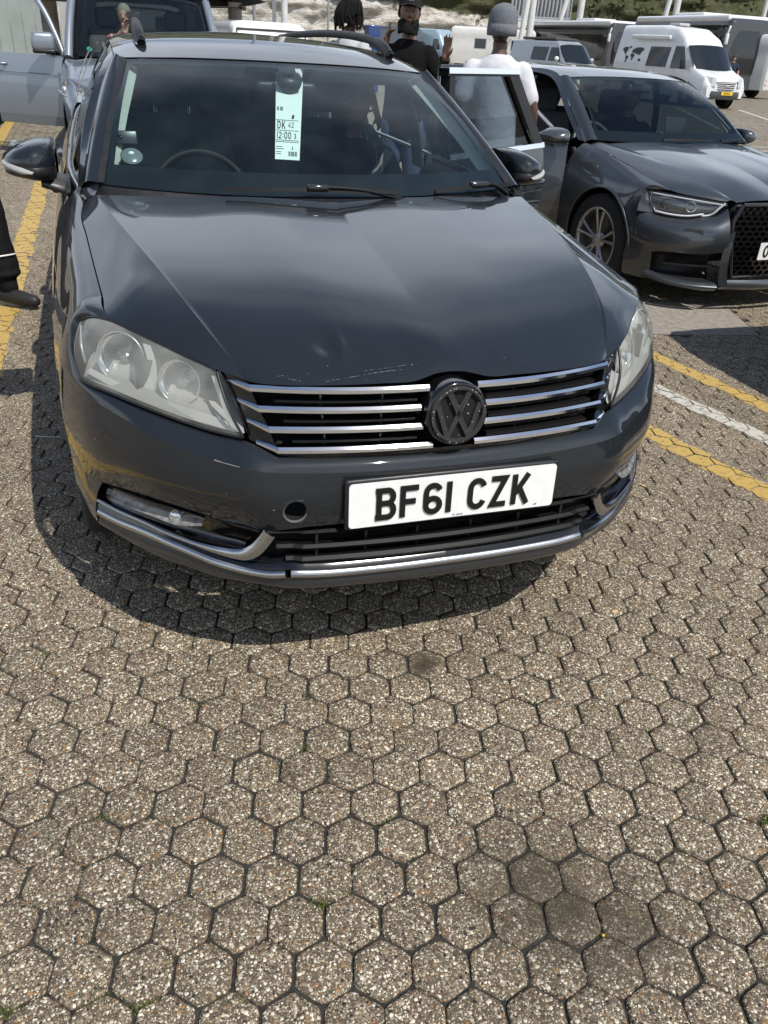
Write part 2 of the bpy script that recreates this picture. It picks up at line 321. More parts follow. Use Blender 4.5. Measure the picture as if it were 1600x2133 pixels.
for px, py, rx, ry, k in ((1110, 1820, .22, .16, .9), (1200, 1900, .28, .15, .9), (1340, 1960, .22, .11, .7), (880, 1385, .085, .075, 1.3), (740, 1600, .09, .06, .4), (1010, 1760, .09, .07, .4), (1450, 1560, .2, .13, .3), (300, 1900, .2, .15, .18)):
    g = gz_px(px, py); STAINS.append((g[0], g[1], rx, ry, k, (.050, .039, .024)))
PAVER = paver_material('exposed_aggregate_paver'); FARGROUND = paver_material('far_pavement', False)
JOINT = mat('joint_dirt', (.028, .026, .022), .95, noise=.55, nscale=90, bump=.6, bscale=300)
gb = MB(); xs = np.array([-1500, -60, -8, 14, 60, 1500.]); ys = np.array([-400, -6, 14, 60, 200, 2500.])
gb.grid(np.array([[(x, y, -.014) for x in xs] for y in ys]), smooth=False)
ground = struct(gb.build('ground', FARGROUND)); ground['label'] = 'grey brown block pavement stretching across the whole car park'; ground['category'] = 'ground'
LX0, LY0, LTH, LA = -0.94335, -0.59591, -0.26145, 0.10613
e1 = np.array([math.cos(LTH), math.sin(LTH)]); e2 = np.array([-e1[1], e1[0]])
DIRS = [e1*math.cos(RAD(60*k))+e2*math.sin(RAD(60*k)) for k in range(6)]
def gap_of(c1, c2):
    m_ = (c1+c2)/2; h = math.sin(m_[0]*127.1*9+m_[1]*311.7*9)*43758.5453; h -= math.floor(h)
    return .0020 if h < .33 else (.0032+.0038*h)
SLAB = [np.array(q) for q in ((2.36, 2.50), (3.06, 2.36), (3.30, 3.02), (2.62, 3.16))]
def inside(pt, poly):
    s_ = 0
    for i in range(len(poly)):
        a, b_ = poly[i], poly[(i+1) % len(poly)]; s_ += 1 if (b_[0]-a[0])*(pt[1]-a[1])-(b_[1]-a[1])*(pt[0]-a[0]) > 0 else 0
    return s_ == len(poly)
cells = []
jj, ii = np.meshgrid(np.arange(-60, 170), np.arange(-120, 150)); jj = jj.ravel(); ii = ii.ravel()
CX = (ii+.5+.5*(jj % 2))*LA; CY = jj*LA*math.sqrt(3)/2
PC = np.stack([LX0+CX*e1[0]+CY*e2[0], LY0+CX*e1[1]+CY*e2[1], 0*CX], 1)
fd = np.array([math.sin(YAW), math.cos(YAW)]); sdv = np.array([fd[1], -fd[0]]); pa_ = (PC[:, :2]-CAM[:2])@fd; pb_ = (PC[:, :2]-CAM[:2])@sdv
pr = project(PC); ok = (pa_ > -.35) & (pa_ < 10.4) & (pb_ > -(1.7+.50*pa_)) & (pb_ < 1.7+.55*pa_)
PC, pr = PC[ok], pr[ok]
ok = np.array([not inside(q[:2], SLAB) for q in PC]); PC, pr = PC[ok], pr[ok]
inframe = (pr[:, 0] > -30) & (pr[:, 0] < 1630) & (pr[:, 1] < 2160) & (pr[:, 1] > 1180)
order = np.argsort(np.where(inframe, pr[:, 2], 99)); near = set(order[:300].tolist())
print('pavers', len(PC))
field = MB(); fv, ff = [], []; TOPS = []; n0 = 0
for k, c in enumerate(PC):
    c2 = c[:2]; ds = [LA/2-gap_of(c2, c2+d*LA)/2 for d in DIRS]
    poly = []
    for a in range(6):
        d1, d2 = DIRS[a], DIRS[(a+1) % 6]; A_ = np.array([d1, d2]); poly.append(c2+np.linalg.solve(A_, [ds[a], ds[(a+1) % 6]]))
    poly = np.array(poly); zt = RNG.normal(0, .0009); tl = RNG.normal(0, .012, 2)
    TOPS.append((c2, poly, zt, tl))
    if k in near:
        # edges broken into short runs and worn, corners rounded
        q = []
        for a in range(6):
            p0, p1 = poly[a], poly[(a+1) % 6]
            for s_ in (.10, .37, .63, .90): q.append(p0+(p1-p0)*s_)
        q = np.array(q); nq = len(q); ctr = c2; out = q-ctr; ln_ = np.linalg.norm(out, axis=1)[:, None]; u = out/ln_
        o1 = ctr+u*(ln_+RNG.normal(0, .0007, (nq, 1))); o2 = ctr+u*(ln_-.0035+RNG.normal(0, .0012, (nq, 1))); o3 = ctr+u*(ln_-.009)
        def zz(P_): return zt+(P_-ctr)@tl
        V = np.concatenate([np.c_[o1, np.full(nq, -.013)], np.c_[o1, zz(o1)-.0045], np.c_[o2, zz(o2)-.0010], np.c_[o3, zz(o3)], [[*ctr, zt+.0006]]])-[*ctr, 0]
        F = [(r*nq+i, r*nq+(i+1) % nq, (r+1)*nq+(i+1) % nq, (r+1)*nq+i) for r in range(3) for i in range(nq)]+[(3*nq+i, 3*nq+(i+1) % nq, 4*nq) for i in range(nq)]
        me = bpy.data.meshes.new('paver'); me.from_pydata(V.tolist(), [], F); me.polygons.foreach_set('use_smooth', [True]*len(F)); me.materials.append(PAVER)
        o = bpy.data.objects.new('paver', me); o.location = (*ctr, 0); o.parent = ground; COL.objects.link(o)
    else:
        u = poly-c2; ln_ = np.linalg.norm(u, axis=1)[:, None]; inn = c2+u*(1-.004/ln_)
        V = np.concatenate([np.c_[poly, np.full(6, -.013)], np.c_[poly, zt+(poly-c2)@tl-.004], np.c_[inn, zt+(inn-c2)@tl]])
        fv.append(V); ff += [(n0+r*6+i, n0+r*6+(i+1) % 6, n0+(r+1)*6+(i+1) % 6, n0+(r+1)*6+i) for r in range(2) for i in range(6)]+[tuple(n0+12+i for i in range(6))]; n0 += 18
me = bpy.data.meshes.new('paver_field'); me.from_pydata(np.concatenate(fv).tolist(), [], ff); me.materials.append(PAVER)
pf = bpy.data.objects.new('paver_field', me); COL.objects.link(pf); pf.parent = ground; pf['kind'] = 'stuff'
# dirt bed that shows in the joints
bed = MB(); o0 = CAM[:2]
bed.add([(*(o0+fd*a+sdv*b_), -.0075) for a, b_ in ((-.3, -1.52), (-.3, 1.52), (10.35, 7.36), (10.35, -6.84))], [(0, 1, 2, 3)], False)
jb = bed.build('joint_bed', JOINT, ground)
# ---- paint on the blocks: each block top clipped to the painted band, so the joints stay open
def clip(poly, nrm, d):
    out = []; k = len(poly)
    for i in range(k):
        a, b_ = poly[i], poly[(i+1) % k]; fa, fb = a@nrm-d, b_@nrm-d
        if fa <= 0: out.append(a)
        if fa*fb < 0: out.append(a+(b_-a)*(fa/(fa-fb)))
    return out
def paint_line(name, label, m, pts, width, skip=0.):
    mb = MB(); pts = [np.array(q, float) for q in pts]
    for a, b_ in zip(pts[:-1], pts[1:]):
        d = b_-a; ln = np.linalg.norm(d); d /= ln; n_ = np.array([-d[1], d[0]])
        for c2, poly, zt, tl in TOPS:
            r = (c2-a)@n_; s_ = (c2-a)@d
            if abs(r) > width/2+.07 or s_ < -.07 or s_ > ln+.07: continue
            h = abs(math.sin(c2[0]*91.7+c2[1]*57.3)*997) % 1
            if h < skip: continue
            w1, w2 = width/2+RNG.normal(0, .008), width/2+RNG.normal(0, .008)
            P_ = c2+(poly-c2)*.985
            P_ = clip(list(P_), n_, a@n_+w1); P_ = clip(P_, -n_, -(a@n_)+w2) if len(P_) > 2 else P_
            P_ = clip(P_, d, a@d+ln) if len(P_) > 2 else P_; P_ = clip(P_, -d, -(a@d)) if len(P_) > 2 else P_
            if len(P_) < 3: continue
            mb.add([(*q, zt+(q-c2)@tl+.0012) for q in P_], [list(range(len(P_)))], False)
    # beyond the modelled blocks the band goes on as a plain sheet
    return struct(tag(mb.build(name, m), label, 'road marking'))
def paint(name, colr, dirt):
    m = mat(name, colr, .6, noise=0); t = m.node_tree; b = t.nodes['Principled BSDF']; L = t.links.new
    ge = N(t, 'ShaderNodeNewGeometry'); no = N(t, 'ShaderNodeTexNoise'); no.inputs['Scale'].default_value = 38; no.inputs['Detail'].default_value = 9; no.inputs['Roughness'].default_value = .72; L(ge.outputs['Position'], no.inputs['Vector'])
    r = N(t, 'ShaderNodeValToRGB'); r.color_ramp.elements[0].position = dirt-.10; r.color_ramp.elements[0].color = (.13, .11, .08, 1); r.color_ramp.elements[1].position = dirt; r.color_ramp.elements[1].color = (*colr, 1); L(no.outputs['Fac'], r.inputs[0])
    e = r.color_ramp.elements.new(.75); e.color = (*[c*1.12 for c in colr], 1)
    L(r.outputs[0], b.inputs['Base Color']); bp = N(t, 'ShaderNodeBump'); bp.inputs['Strength'].default_value = .4; bp.inputs['Distance'].default_value = .002; n3 = N(t, 'ShaderNodeTexNoise'); n3.inputs['Scale'].default_value = 170; L(ge.outputs['Position'], n3.inputs['Vector']); L(n3.outputs['Fac'], bp.inputs['Height']); L(bp.outputs[0], b.inputs['Normal'])
    return m
YEL = paint('yellow_road_paint', (.46, .31, .085), .45); WHI = paint('white_road_paint', (.50, .48, .42), .48)
paint_line('yellow_line', 'worn yellow line on the blocks, left of the dark estate car', YEL, [(-1.36, -1.6), (-1.31, 3.8), (-1.29, 7.8), (-1.27, 12.)], .135)
paint_line('yellow_line', 'yellow line on the blocks in full sun beside the estate car headlight', YEL, [(2.05, -1.4), (1.50, 1.25), (1.28, 2.3)], .125)
paint_line('yellow_line', 'shaded yellow line on the blocks in front of the dark hatchback', YEL, [(2.74, -1.2), (2.14, 2.12), (1.9, 3.4)], .11)
paint_line('white_line', 'patchy white line between the two yellow lines', WHI, [(2.5, -1.2), (1.86, 1.68), (1.74, 2.2)], .10, .12)
b = MB(); b.poly([(*q, .002) for q in SLAB], -.03, (0, 0, 1)); struct(tag(b.build('concrete_slab', mat('slab_concrete', (.27, .24, .20), .9, noise=.25, nscale=25, bump=.5, bscale=400)), 'flat concrete slab set in the blocks before the hatchback', 'slab'))
# far bay lines painted on the pavement beyond
b = MB()
for k in range(9):
    x0, y0 = 9+k*2.6, 17.5-k*.2
    b.add([(x0, y0, -.008), (x0+.13, y0, -.008), (x0+5.2, y0+9, -.008), (x0+5.0, y0+9, -.008)], [(0, 1, 2, 3)], False)
b.add([(5, 13.2, -.009), (40, 9.8, -.009), (40, 9.95, -.009), (5, 13.35, -.009)], [(0, 1, 2, 3)], False)
b.add([(5, 14.0, -.009), (40, 10.5, -.009), (40, 10.62, -.009), (5, 14.12, -.009)], [(0, 1, 2, 3)], False)
struct(tag(b.build('bay_lines', WHI), 'thin pale bay lines on the far pavement by the white camper', 'road marking'))
b = MB(); b.add([(-2.05, 10.6, -.008), (-1.9, 10.6, -.008), (-1.98, 17, -.008), (-2.13, 17, -.008)], [(0, 1, 2, 3)], False)
struct(tag(b.build('yellow_line', YEL), 'short yellow stripe beyond the open door of the silver van', 'road marking'))
# moss tufts in the joints and small litter
def tuft(px, py, n, r):
    g = gz_px(px, py); mb = MB()
    for _ in range(n):
        a = RNG.uniform(0, 6.28); q = g[:2]+RNG.normal(0, r, 2)*[1.6, .7]; h = RNG.uniform(.002, .007); w_ = RNG.uniform(.001, .0025)
        mb.add([(q[0]-w_*math.cos(a), q[1]-w_*math.sin(a), -.006), (q[0]+w_*math.cos(a), q[1]+w_*math.sin(a), -.006), (q[0]+RNG.normal(0, .003), q[1]+RNG.normal(0, .003), h)], [(0, 1, 2)], False)
    return mb
MOSS = mat('moss', (.10, .13, .03), .9, noise=.4, nscale=300)
mo = MB()
for px, py, n in ((212, 1702, 50), (330, 1515, 25), (100, 1360, 30), (510, 1358, 30), (628, 1560, 45), (675, 1880, 120), (700, 1860, 60), (290, 2090, 70), (10, 2110, 110), (310, 2090, 60), (990, 1560, 40), (1115, 1460, 40), (1480, 1370, 30), (1595, 1710, 80), (1590, 1700, 50), (360, 1710, 30), (795, 1710, 50), (415, 1465, 25), (630, 1555, 30), (160, 2080, 40), (200, 2085, 30), (1350, 1520, 20), (490, 2085, 35)):
    t_ = tuft(px, py, n, .009); mo.add(np.concatenate(t_.v), t_.f, False)
mo = mo.build('moss', MOSS, fixn=False); mo['kind'] = 'stuff'; mo['label'] = 'green moss tufts growing in the paver joints'; mo['category'] = 'moss'
def litter(name, label, px, py, size, m, rot=0):
    g = gz_px(px, py); bb = MB(); P_ = [(math.cos(a)*size[0]*RNG.uniform(.8, 1.1), math.sin(a)*size[1]*RNG.uniform(.8, 1.1)) for a in np.linspace(0, 6.28, 8)[:-1]]
    c_, s_ = math.cos(rot), math.sin(rot); bb.poly([(g[0]+c_*x-s_*y, g[1]+s_*x+c_*y, .0035) for x, y in P_], -.003, (0, 0, 1)); return tag(bb.build(name, m), label, 'litter')
litter('wood_chip', 'small tan wood chip on the pavers right of the estate car', 1281, 1275, (.011, .006), mat('chip_tan', (.62, .42, .2), .8))
litter('paper_scrap', 'white cigarette stub on the pavers beside the estate car bumper', 1362, 1081, (.004, .014), mat('stub_white', (.7, .68, .62), .8), .5)
litter('plastic_fleck', 'bright yellow plastic fleck on the oil stained pavers', 1257, 1950, (.0026, .0026), mat('fleck_yellow', (.8, .55, .02), .5))
litter('leaf_scrap', 'dry brown leaf scrap in the shade by the front wheel', 150, 1070, (.008, .014), mat('leaf_tan', (.30, .2, .11), .8), .4)
litter('leaf_scrap', 'tan leaf scrap on the sunny pavers beside the bumper corner', 1340, 1012, (.006, .012), mat('chip_tan2', (.6, .4, .22), .8), .9)
g = gz_px(100, 912); b = MB(); b.tube(spl([(g[0]-.05, g[1]+.02, .004), (g[0], g[1]-.004, .006), (g[0]+.05, g[1]-.01, .004)], 12), .0015, 6)
tag(b.build('string', mat('stub_white')), 'short white string lying in the shade left of the car', 'litter')
# ================================================================ the dark grey estate car (world origin under its nose, +y towards its tail)
def car_paint(name, base, metal=.55, rough=.34, flake=.25):
    m = mat(name, base, rough, metal=metal, coat=1., coatr=.025, spec=.08); t = m.node_tree; b = t.nodes['Principled BSDF']
    ge = N(t, 'ShaderNodeNewGeometry'); v = N(t, 'ShaderNodeTexVoronoi'); v.inputs['Scale'].default_value = 1400; t.links.new(ge.outputs['Position'], v.inputs['Vector'])
    bp = N(t, 'ShaderNodeBump'); bp.inputs['Strength'].default_value = flake; bp.inputs['Distance'].default_value = .0004; t.links.new(v.outputs['Distance'], bp.inputs['Height']); t.links.new(bp.outputs[0], b.inputs['Normal'])
    # faint dust that dulls the lacquer in patches
    no = N(t, 'ShaderNodeTexNoise'); no.inputs['Scale'].default_value = 7; no.inputs['Detail'].default_value = 8; no.inputs['Roughness'].default_value = .65; t.links.new(ge.outputs['Position'], no.inputs['Vector'])
    mr = N(t, 'ShaderNodeMapRange'); mr.inputs['From Min'].default_value = .42; mr.inputs['From Max'].default_value = .75; mr.inputs['To Min'].default_value = .008; mr.inputs['To Max'].default_value = .045
    t.links.new(no.outputs['Fac'], mr.inputs['Value']); t.links.new(mr.outputs[0], b.inputs['Coat Roughness'])
    return m
PAINT = car_paint('grey_car_paint', (.0148, .0182, .0222), metal=.15, rough=.45)
BLK = mat('black_plastic', (.012, .012, .013), .42, rvar=.08, nscale=40)
SLAT = mat('slat_black', (.006, .006, .0065), .5, spec=.22)
GLOSSBLK = mat('gloss_black', (.006, .006, .007), .12, coat=.6)
DARK = mat('dark_void', (.004, .004, .004), .9)
RUB = mat('tyre_rubber', (.014, .014, .014), .8, noise=.3, nscale=60)
CHROME = mat('chrome', (.78, .80, .82), .09, metal=1., rvar=.03, nscale=5)
SATIN = mat('satin_aluminium', (.46, .47, .48), .27, metal=1., rvar=.04, nscale=6)
SILV = mat('alloy_silver', (.42, .42, .42), .35, metal=.9, noise=.15, nscale=20)
REFL = mat('lamp_reflector', (.85, .86, .87), .12, metal=1., bump=.25, bscale=60)
HOUS = mat('lamp_housing', (.42, .42, .41), .4, metal=.2)
WSG = glass('windscreen_glass', (.74, .87, .86), haze=.014, hcol=(.42, .52, .55), ior=1.5)
SIDEG = glass('darkened_side_glass', (.10, .12, .125), ior=1.5)  # tint darkened to hold back sunlight, keeping the car's ground shadow dark
HAZE = glass('clouded_headlamp_lens', (.93, .94, .91), haze=.28, hcol=(.54, .55, .50), ior=1.45)
CLEAR = glass('clear_lamp_lens', (.92, .93, .93), ior=1.45)
INTD = mat('dark_upholstery', (.065, .068, .072), .85, noise=.3, nscale=120, bump=.3, bscale=600)
INTL = mat('pale_trim_fabric', (.42, .42, .38), .9, noise=.1, nscale=100)
WHITE = mat('white_plastic', (.75, .75, .73), .4)

estate = empty('estate_car', 'dark grey estate car with dented bonnet, front plate BF61 CZK', 'car')
E_ = estate
def half(P): return [tuple(q) for q in P]
CREASE = [(.451, .145, .786), (.485, .213, .827), (.516, .288, .860), (.554, .416, .894), (.603, .613, .930), (.659, .881, .958), (.725, 1.245, .988)]
SHUT = [(.512, .180, .803), (.557, .230, .814), (.613, .300, .825), (.671, .369, .837), (.722, .437, .846), (.733, .569, .863), (.747, .774, .887), (.763, 1.034, .918), (.773, 1.191, .937), (.764, 1.32, .956)]
# ---- bonnet: dished centre panel between the two creases, flanks beyond them, pressed dent at its nose
NU = 56
front = spl([(0, .074, .806), (.035, .072, .804), (.060, .067, .799), (.082, .063, .794), (.165, .066, .791), (.267, .080, .788), (.369, .10, .787), (.423, .122, .786), (.451, .143, .786)], NU)
cen = [(0, .074, .806), (0, .135, .843), (0, .24, .873), (0, .38, .898), (0, .60, .928), (0, .87, .957), (0, 1.125, .985)]
rows = []
for k in range(34):
    f = k/33.; c_ = spl(cen, 34)[k]; r_ = spl(CREASE, 34)[k]
    rowp = spl([c_, c_*.66+r_*.34+np.array([0, .012*(1-f)-.028*f*0, .006+.004*f]), c_*.33+r_*.67+np.array([0, .016*(1-f), .004]), r_], NU)
    rows.append(rowp)
G = np.array(rows)
# the free front edge follows the grille and arches over the badge
for k in range(10):
    wgt = max(0, 1-k/9.)**2.2; G[k] += (front-G[0] if k == 0 else (front-rows[0]))*wgt
Gm = np.concatenate([G[:, ::-1]*[-1, 1, 1], G[:, 1:]], 1)
def dent(P, c, r, d): 
    q = np.exp(-((P[..., 0]-c[0])**2/r[0]**2+(P[..., 1]-c[1])**2/r[1]**2)); P[..., 2] += d*q; return P
def refine(G, nu, nv):
    a = np.stack([spl(G[i], nu) for i in range(len(G))]); return np.stack([spl(a[:, j], nv) for j in range(nu)], 1)
Gm = refine(Gm, 190, 84)
for _ in range(60):
    K = Gm.copy(); K[3:-1, 1:-1] = .5*Gm[3:-1, 1:-1]+.25*(Gm[2:-2, 1:-1]+Gm[4:, 1:-1]); Gm = K
for c_, r_, d_ in (((-.262, .195), (.026, .034), -.0085), ((-.230, .178), (.013, .040), .0050), ((-.30, .172), (.035, .03), .0014), ((-.19, .135), (.05, .025), -.0012)): Gm = dent(Gm, c_, r_, d_)
hb = MB().grid(Gm)
fl = loftgrid([CREASE, [(.487, .165, .796), (.527, .226, .822), (.568, .295, .846), (.612, .376, .865), (.660, .50, .888), (.675, .65, .907), (.708, .95, .938), (.748, 1.28, .972)], SHUT], 40, 12)
hb.grid(fl, mirror=True)
bonnet = hb.build('bonnet', PAINT, E_, label='dented bonnet with scratched front edge')
# scratches and chipped paint along the bonnet nose
SCR = mat('bare_scratch', (.12, .125, .13), .5, noise=.5, nscale=300)
def on_bonnet(px, py):
    d = rt*(px-800)/FPX-up*(py-1066.5)/FPX+fw; Q = Gm.reshape(-1, 3); R_ = Q-CAM; t_ = R_@d/(d@d); e = np.linalg.norm(R_-t_[:, None]*d, axis=1); i = int(np.argmin(e)); q = Q[i]; return CAM+d*((q-CAM)@d/(d@d))
def scratch(path, wd, n=40, keep=.8):
    P_ = np.array([on_bonnet(*q) for q in path]); C_ = spl(P_, n); mb_ = MB(); T_ = np.gradient(C_, axis=0)
    for i in range(n-1):
        if RNG.random() > keep: continue
        sd_ = np.cross(T_[i], (0, -.6, .8)); sd_ /= np.linalg.norm(sd_); w_ = wd*RNG.uniform(.3, 1.2); o_ = np.array([0, -.0007, .0011])
        mb_.add([C_[i]+sd_*w_+o_, C_[i]-sd_*w_+o_, C_[i+1]-sd_*w_+o_, C_[i+1]+sd_*w_+o_], [(0, 1, 2, 3)], False)
    return mb_
sm = MB()
for path, wd, n, kp in (([(600, 790), (660, 797), (710, 790), (790, 776), (850, 769)], .0005, 60, .8), ([(740, 775), (800, 768), (870, 757)], .0004, 40, .6), ([(575, 785), (590, 783)], .0005, 6, 1), ([(800, 744), (840, 752), (870, 762)], .0004, 30, .6)):
    q = scratch(path, wd, n, kp); sm.add(np.concatenate(q.v), q.f, False)
for _ in range(34):
    c_ = on_bonnet(RNG.normal(660, 55) if RNG.random() < .6 else RNG.uniform(540, 1220), RNG.normal(760, 18) if RNG.random() < .6 else RNG.uniform(735, 790)); r_ = abs(RNG.normal(0, .0005))+.0003
    sm.add([c_+np.array([r_*math.cos(a), r_*math.sin(a)*.8-.0008, .0013+r_*math.sin(a)*.5]) for a in np.linspace(0, 6.28, 6)[:-1]], [tuple(range(5))], False)
o = sm.build('scratches', SCR, bonnet, fixn=False); o['kind'] = 'stuff'
b = MB()
for px, py, r_ in ((764, 794, .0028), (598, 784, .0012), (611, 788, .001)):
    c_ = on_bonnet(px, py); b.add([c_+np.array([r_*math.cos(a), -.0011, .0014+r_*math.sin(a)*.9]) for a in np.linspace(0, 6.28, 9)[:-1]], [tuple(range(8))], False)
b.build('rust_spots', mat('rust', (.16, .05, .02), .9), bonnet, fixn=False)['kind'] = 'stuff'
b = MB()   # hose-down washer film: water spots near the scuttle and flank
# ---- front wings, doors and rear quarters: one side surface per panel, wheel arches cut in
YS = [.40, .57, .75, .95, 1.2, 1.45, 1.75, 2.3, 2.9, 3.5, 4.1, 4.5, 4.74]
#      z:  .24   .40   .55   .66   .76   .86   .93   1.0
XT = [[.790, .815, .830, .825, .800, .740, .700, .690],
      [.832, .858, .866, .858, .834, .787, .742, .730],
      [.852, .876, .884, .875, .850, .804, .764, .748],
      [.868, .893, .900, .891, .866, .826, .782, .763],
      [.872, .896, .904, .897, .879, .848, .805, .775],
      [.872, .897, .908, .904, .889, .862, .828, .790],
      [.868, .893, .905, .904, .893, .872, .846, .806],
      [.866, .892, .905, .906, .897, .879, .855, .820],
      [.866, .892, .905, .908, .900, .882, .858, .822],
      [.868, .896, .910, .912, .903, .882, .855, .818],
      [.860, .893, .908, .910, .898, .872, .842, .805],
      [.82, .862, .882, .884, .868, .838, .802, .765],
      [.70, .76, .79, .79, .77, .735, .70, .66]]
ZT = [.24, .40, .55, .66, .76, .86, .93, 1.0]
XT = np.array(XT)
def side_x(y, z):
    col = np.array([spl(np.c_[YS, XT[:, j]], 200)[:, 1] for j in range(8)]) if not hasattr(side_x, 'c') else side_x.c
    if not hasattr(side_x, 'c'): side_x.c = col; side_x.y = [spl(np.c_[YS, XT[:, j]], 200)[:, 0] for j in range(8)]
    xs_ = np.array([np.interp(y, side_x.y[j], side_x.c[j]) for j in range(8)])
    q = spl(np.c_[ZT, xs_], 60); return float(np.interp(z, q[:, 0], q[:, 1]))
HT_TIP = (.797, .562, .833)
WY = (.975, 3.70); WR = .345
def sill(y): return .235
def arch(y, r=.372, zc=.325):
    z = sill(y)
    for wy in WY:
        if abs(y-wy) < r: z = max(z, zc+math.sqrt(r*r-(y-wy)**2))
    return z
def side_panel(y0, y1, ztop, n=40, nv=18, zb=arch, inset=0.):
    ys_ = sorted(set(list(np.linspace(y0, y1, n))+[wy+s_*.372*math.sin(a) for wy in WY for s_ in (-1, 1) for a in np.linspace(.2, 1.57, 14) if y0 < wy+s_*.372*math.sin(a) < y1]))
    Gs = []
    for y in ys_:
        zt_, zb_ = ztop(y), zb(y); Gs.append([(side_x(y, z)-inset, y, z) for z in np.linspace(zt_, zb_, nv)])
    return np.array(Gs)
def wing_top(y): return float(np.interp(y, [.44, .575, .774, 1.034, 1.191, 1.35, 1.46], [.80, .815, .85, .885, .905, .93, .945]))
BELT = lambda y: float(np.interp(y, [1.45, 2.4, 3.4, 4.3, 4.74], [.972, .985, 1.0, 1.02, 1.0]))
for s_ in (-1, 1):
    mir = np.array([s_, 1, 1])
    Gw = side_panel(.575, 1.44, wing_top, 46, 20)
    # its upper edge runs to the bonnet shut line
    top = spl([(.737, .577, .861), (.750, .774, .884), (.766, 1.034, .914), (.776, 1.191, .933), (.767, 1.33, .952), (.752, 1.46, .968)], len(Gw))
    lead = spl([HT_TIP, (.800, .565, .835), (.806, .70, .85), (.80, .9, .885), (.80, 1.15, .915), (.80, 1.44, .95)], len(Gw)); Gt = np.stack([top, top*.62+Gw[:, 0]*.38+[.012, 0, .010], Gw[:, 0]], 1)
    wb = MB(); G2 = np.concatenate([Gt[:, :2], Gw], 1)
    wb.grid(G2*mir)
    row0 = G2[0]; ed = [q for q in row0 if q[2] > .715]+[np.array((side_x(.575, .705), .575, .705))]
    LE = [(.724, .441, .845), (.745, .472, .843), (.765, .502, .836), (.783, .530, .823), (.794, .545, .808), (.805, .535, .785), (.809, .518, .758), (.807, .480, .727), (.804, .440, .696)]
    wb.grid(loftgrid([LE, [tuple(np.array(a)*.5+np.array(c)*.5+[.006, -.006, .002]) for a, c in zip(spl(LE, 12), spl(ed, 12))], ed], 24, 7)*mir); wb.build('front_wing', PAINT, E_)
    if s_ == -1:
        MB().grid(side_panel(1.452, 2.44, BELT)*mir).build('front_door', PAINT, E_); d2 = MB().grid(side_panel(2.452, 3.50, BELT)*mir).build('rear_door', PAINT, E_)
    else:
        MB().grid(side_panel(1.452, 2.44, BELT)*mir).build('front_door', PAINT, E_)
    MB().grid(side_panel(3.512 if s_ < 0 else 3.42, 4.74, BELT)*mir).build('rear_quarter', PAINT, E_)
    # door handles
    for y in ((2.28, 3.36) if s_ < 0 else (2.28,)):
        x = side_x(y, .85); hb_ = MB(); hb_.ball((s_*(x+.006), y, .852), (.020, .115, .019), 14, 10); hb_.build('door_handle', PAINT, E_)
    # wheels
    for wy in WY:
        wh = MB(); wh.lathe([(.20, -.10), (.30, -.11), (.325, -.09), (.33, 0), (.325, .09), (.30, .105), (.215, .10)], (s_*.762, wy, .325), (s_, 0, 0), 40); tyre = wh.build('wheel', RUB, E_)
        rm = MB(); rm.lathe([(.215, .085), (.205, .095), (.19, .06), (.185, -.05)], (s_*.762, wy, .325), (s_, 0, 0), 40); rm.lathe([(.0, .075), (.05, .075), (.055, .05)], (s_*.762, wy, .325), (s_, 0, 0), 20)
        for k in range(5):
            a = k*2*math.pi/5+.3
            for da in (-.16, .16): rm.tube([(s_*.83, wy+.04*math.cos(a), .325+.04*math.sin(a)), (s_*.847, wy+.2*math.cos(a+da), .325+.2*math.sin(a+da))], .014, 6)
        rm.build('rim', SILV, tyre)
        ar = MB(); ar.grid(np.array([[(s_*x, wy+.385*math.cos(a), .325+.385*math.sin(a)) for x in (.45, .70, .835)] for a in np.linspace(0, math.pi, 24)])); ar.build('wheel_arch_liner', DARK, E_)
# inner dark core that blocks sight through the panel gaps
b = MB(); b.box((0, .62, .58), (1.36, .60, .40)); b.box((0, 2.7, .52), (1.56, 3.6, .50)); b.box((0, 1.25, .74), (1.40, .5, .34)); b.build('inner_structure', DARK, E_)
MB().box((0, .95, .275), (1.20, .9, .02)).build('underbody_light_plug', DARK, E_); MB().box((0, .32, .30), (.84, .5, .02)).build('underbody_light_plug', DARK, E_)  # flat dark boxes added to stop sunlight leaking through below the bumper
# ---- bumper
T0 = [(0, .030, .630), (.2, .036, .631), (.36, .054, .634), (.403, .064, .637), (.430, .085, .648), (.466, .112, .658), (.523, .153, .659), (.581, .197, .667), (.670, .273, .681), (.742, .350, .692), (.800, .436, .692), (.828, .50, .700), (.851, .575, .705)]
BC = [(0, .004, .603), (.2, .010, .604), (.36, .026, .608), (.41, .033, .611), (.435, .037, .614), (.456, .043, .617), (.510, .080, .620), (.566, .126, .626), (.645, .190, .642), (.722, .287, .660), (.790, .395, .672), (.826, .485, .676), (.853, .575, .678)]
B2 = [(0, -.004, .535), (.2, .001, .535), (.36, .015, .535), (.41, .021, .535), (.44, .026, .535), (.47, .037, .535), (.530, .080, .535), (.590, .128, .537), (.670, .198, .542), (.745, .294, .55), (.806, .395, .555), (.840, .485, .558), (.866, .575, .56)]
B3 = [(0, .004, .474), (.2, .010, .473), (.36, .020, .471), (.405, .034, .462), (.43, .045, .458), (.465, .066, .459), (.52, .100, .464), (.575, .138, .471), (.655, .210, .474), (.723, .294, .464), (.785, .391, .442), (.834, .49, .430), (.862, .575, .43)]
nb = 70
bb = MB(); Gb = np.concatenate([loftgrid([T0, [tuple(np.array(a)*.5+np.array(c)*.5+np.array([0, -.004, .003])) for a, c in zip(T0, BC)], BC], nb, 8), loftgrid([BC, B2, B3], nb, 14)[1:]], 0)
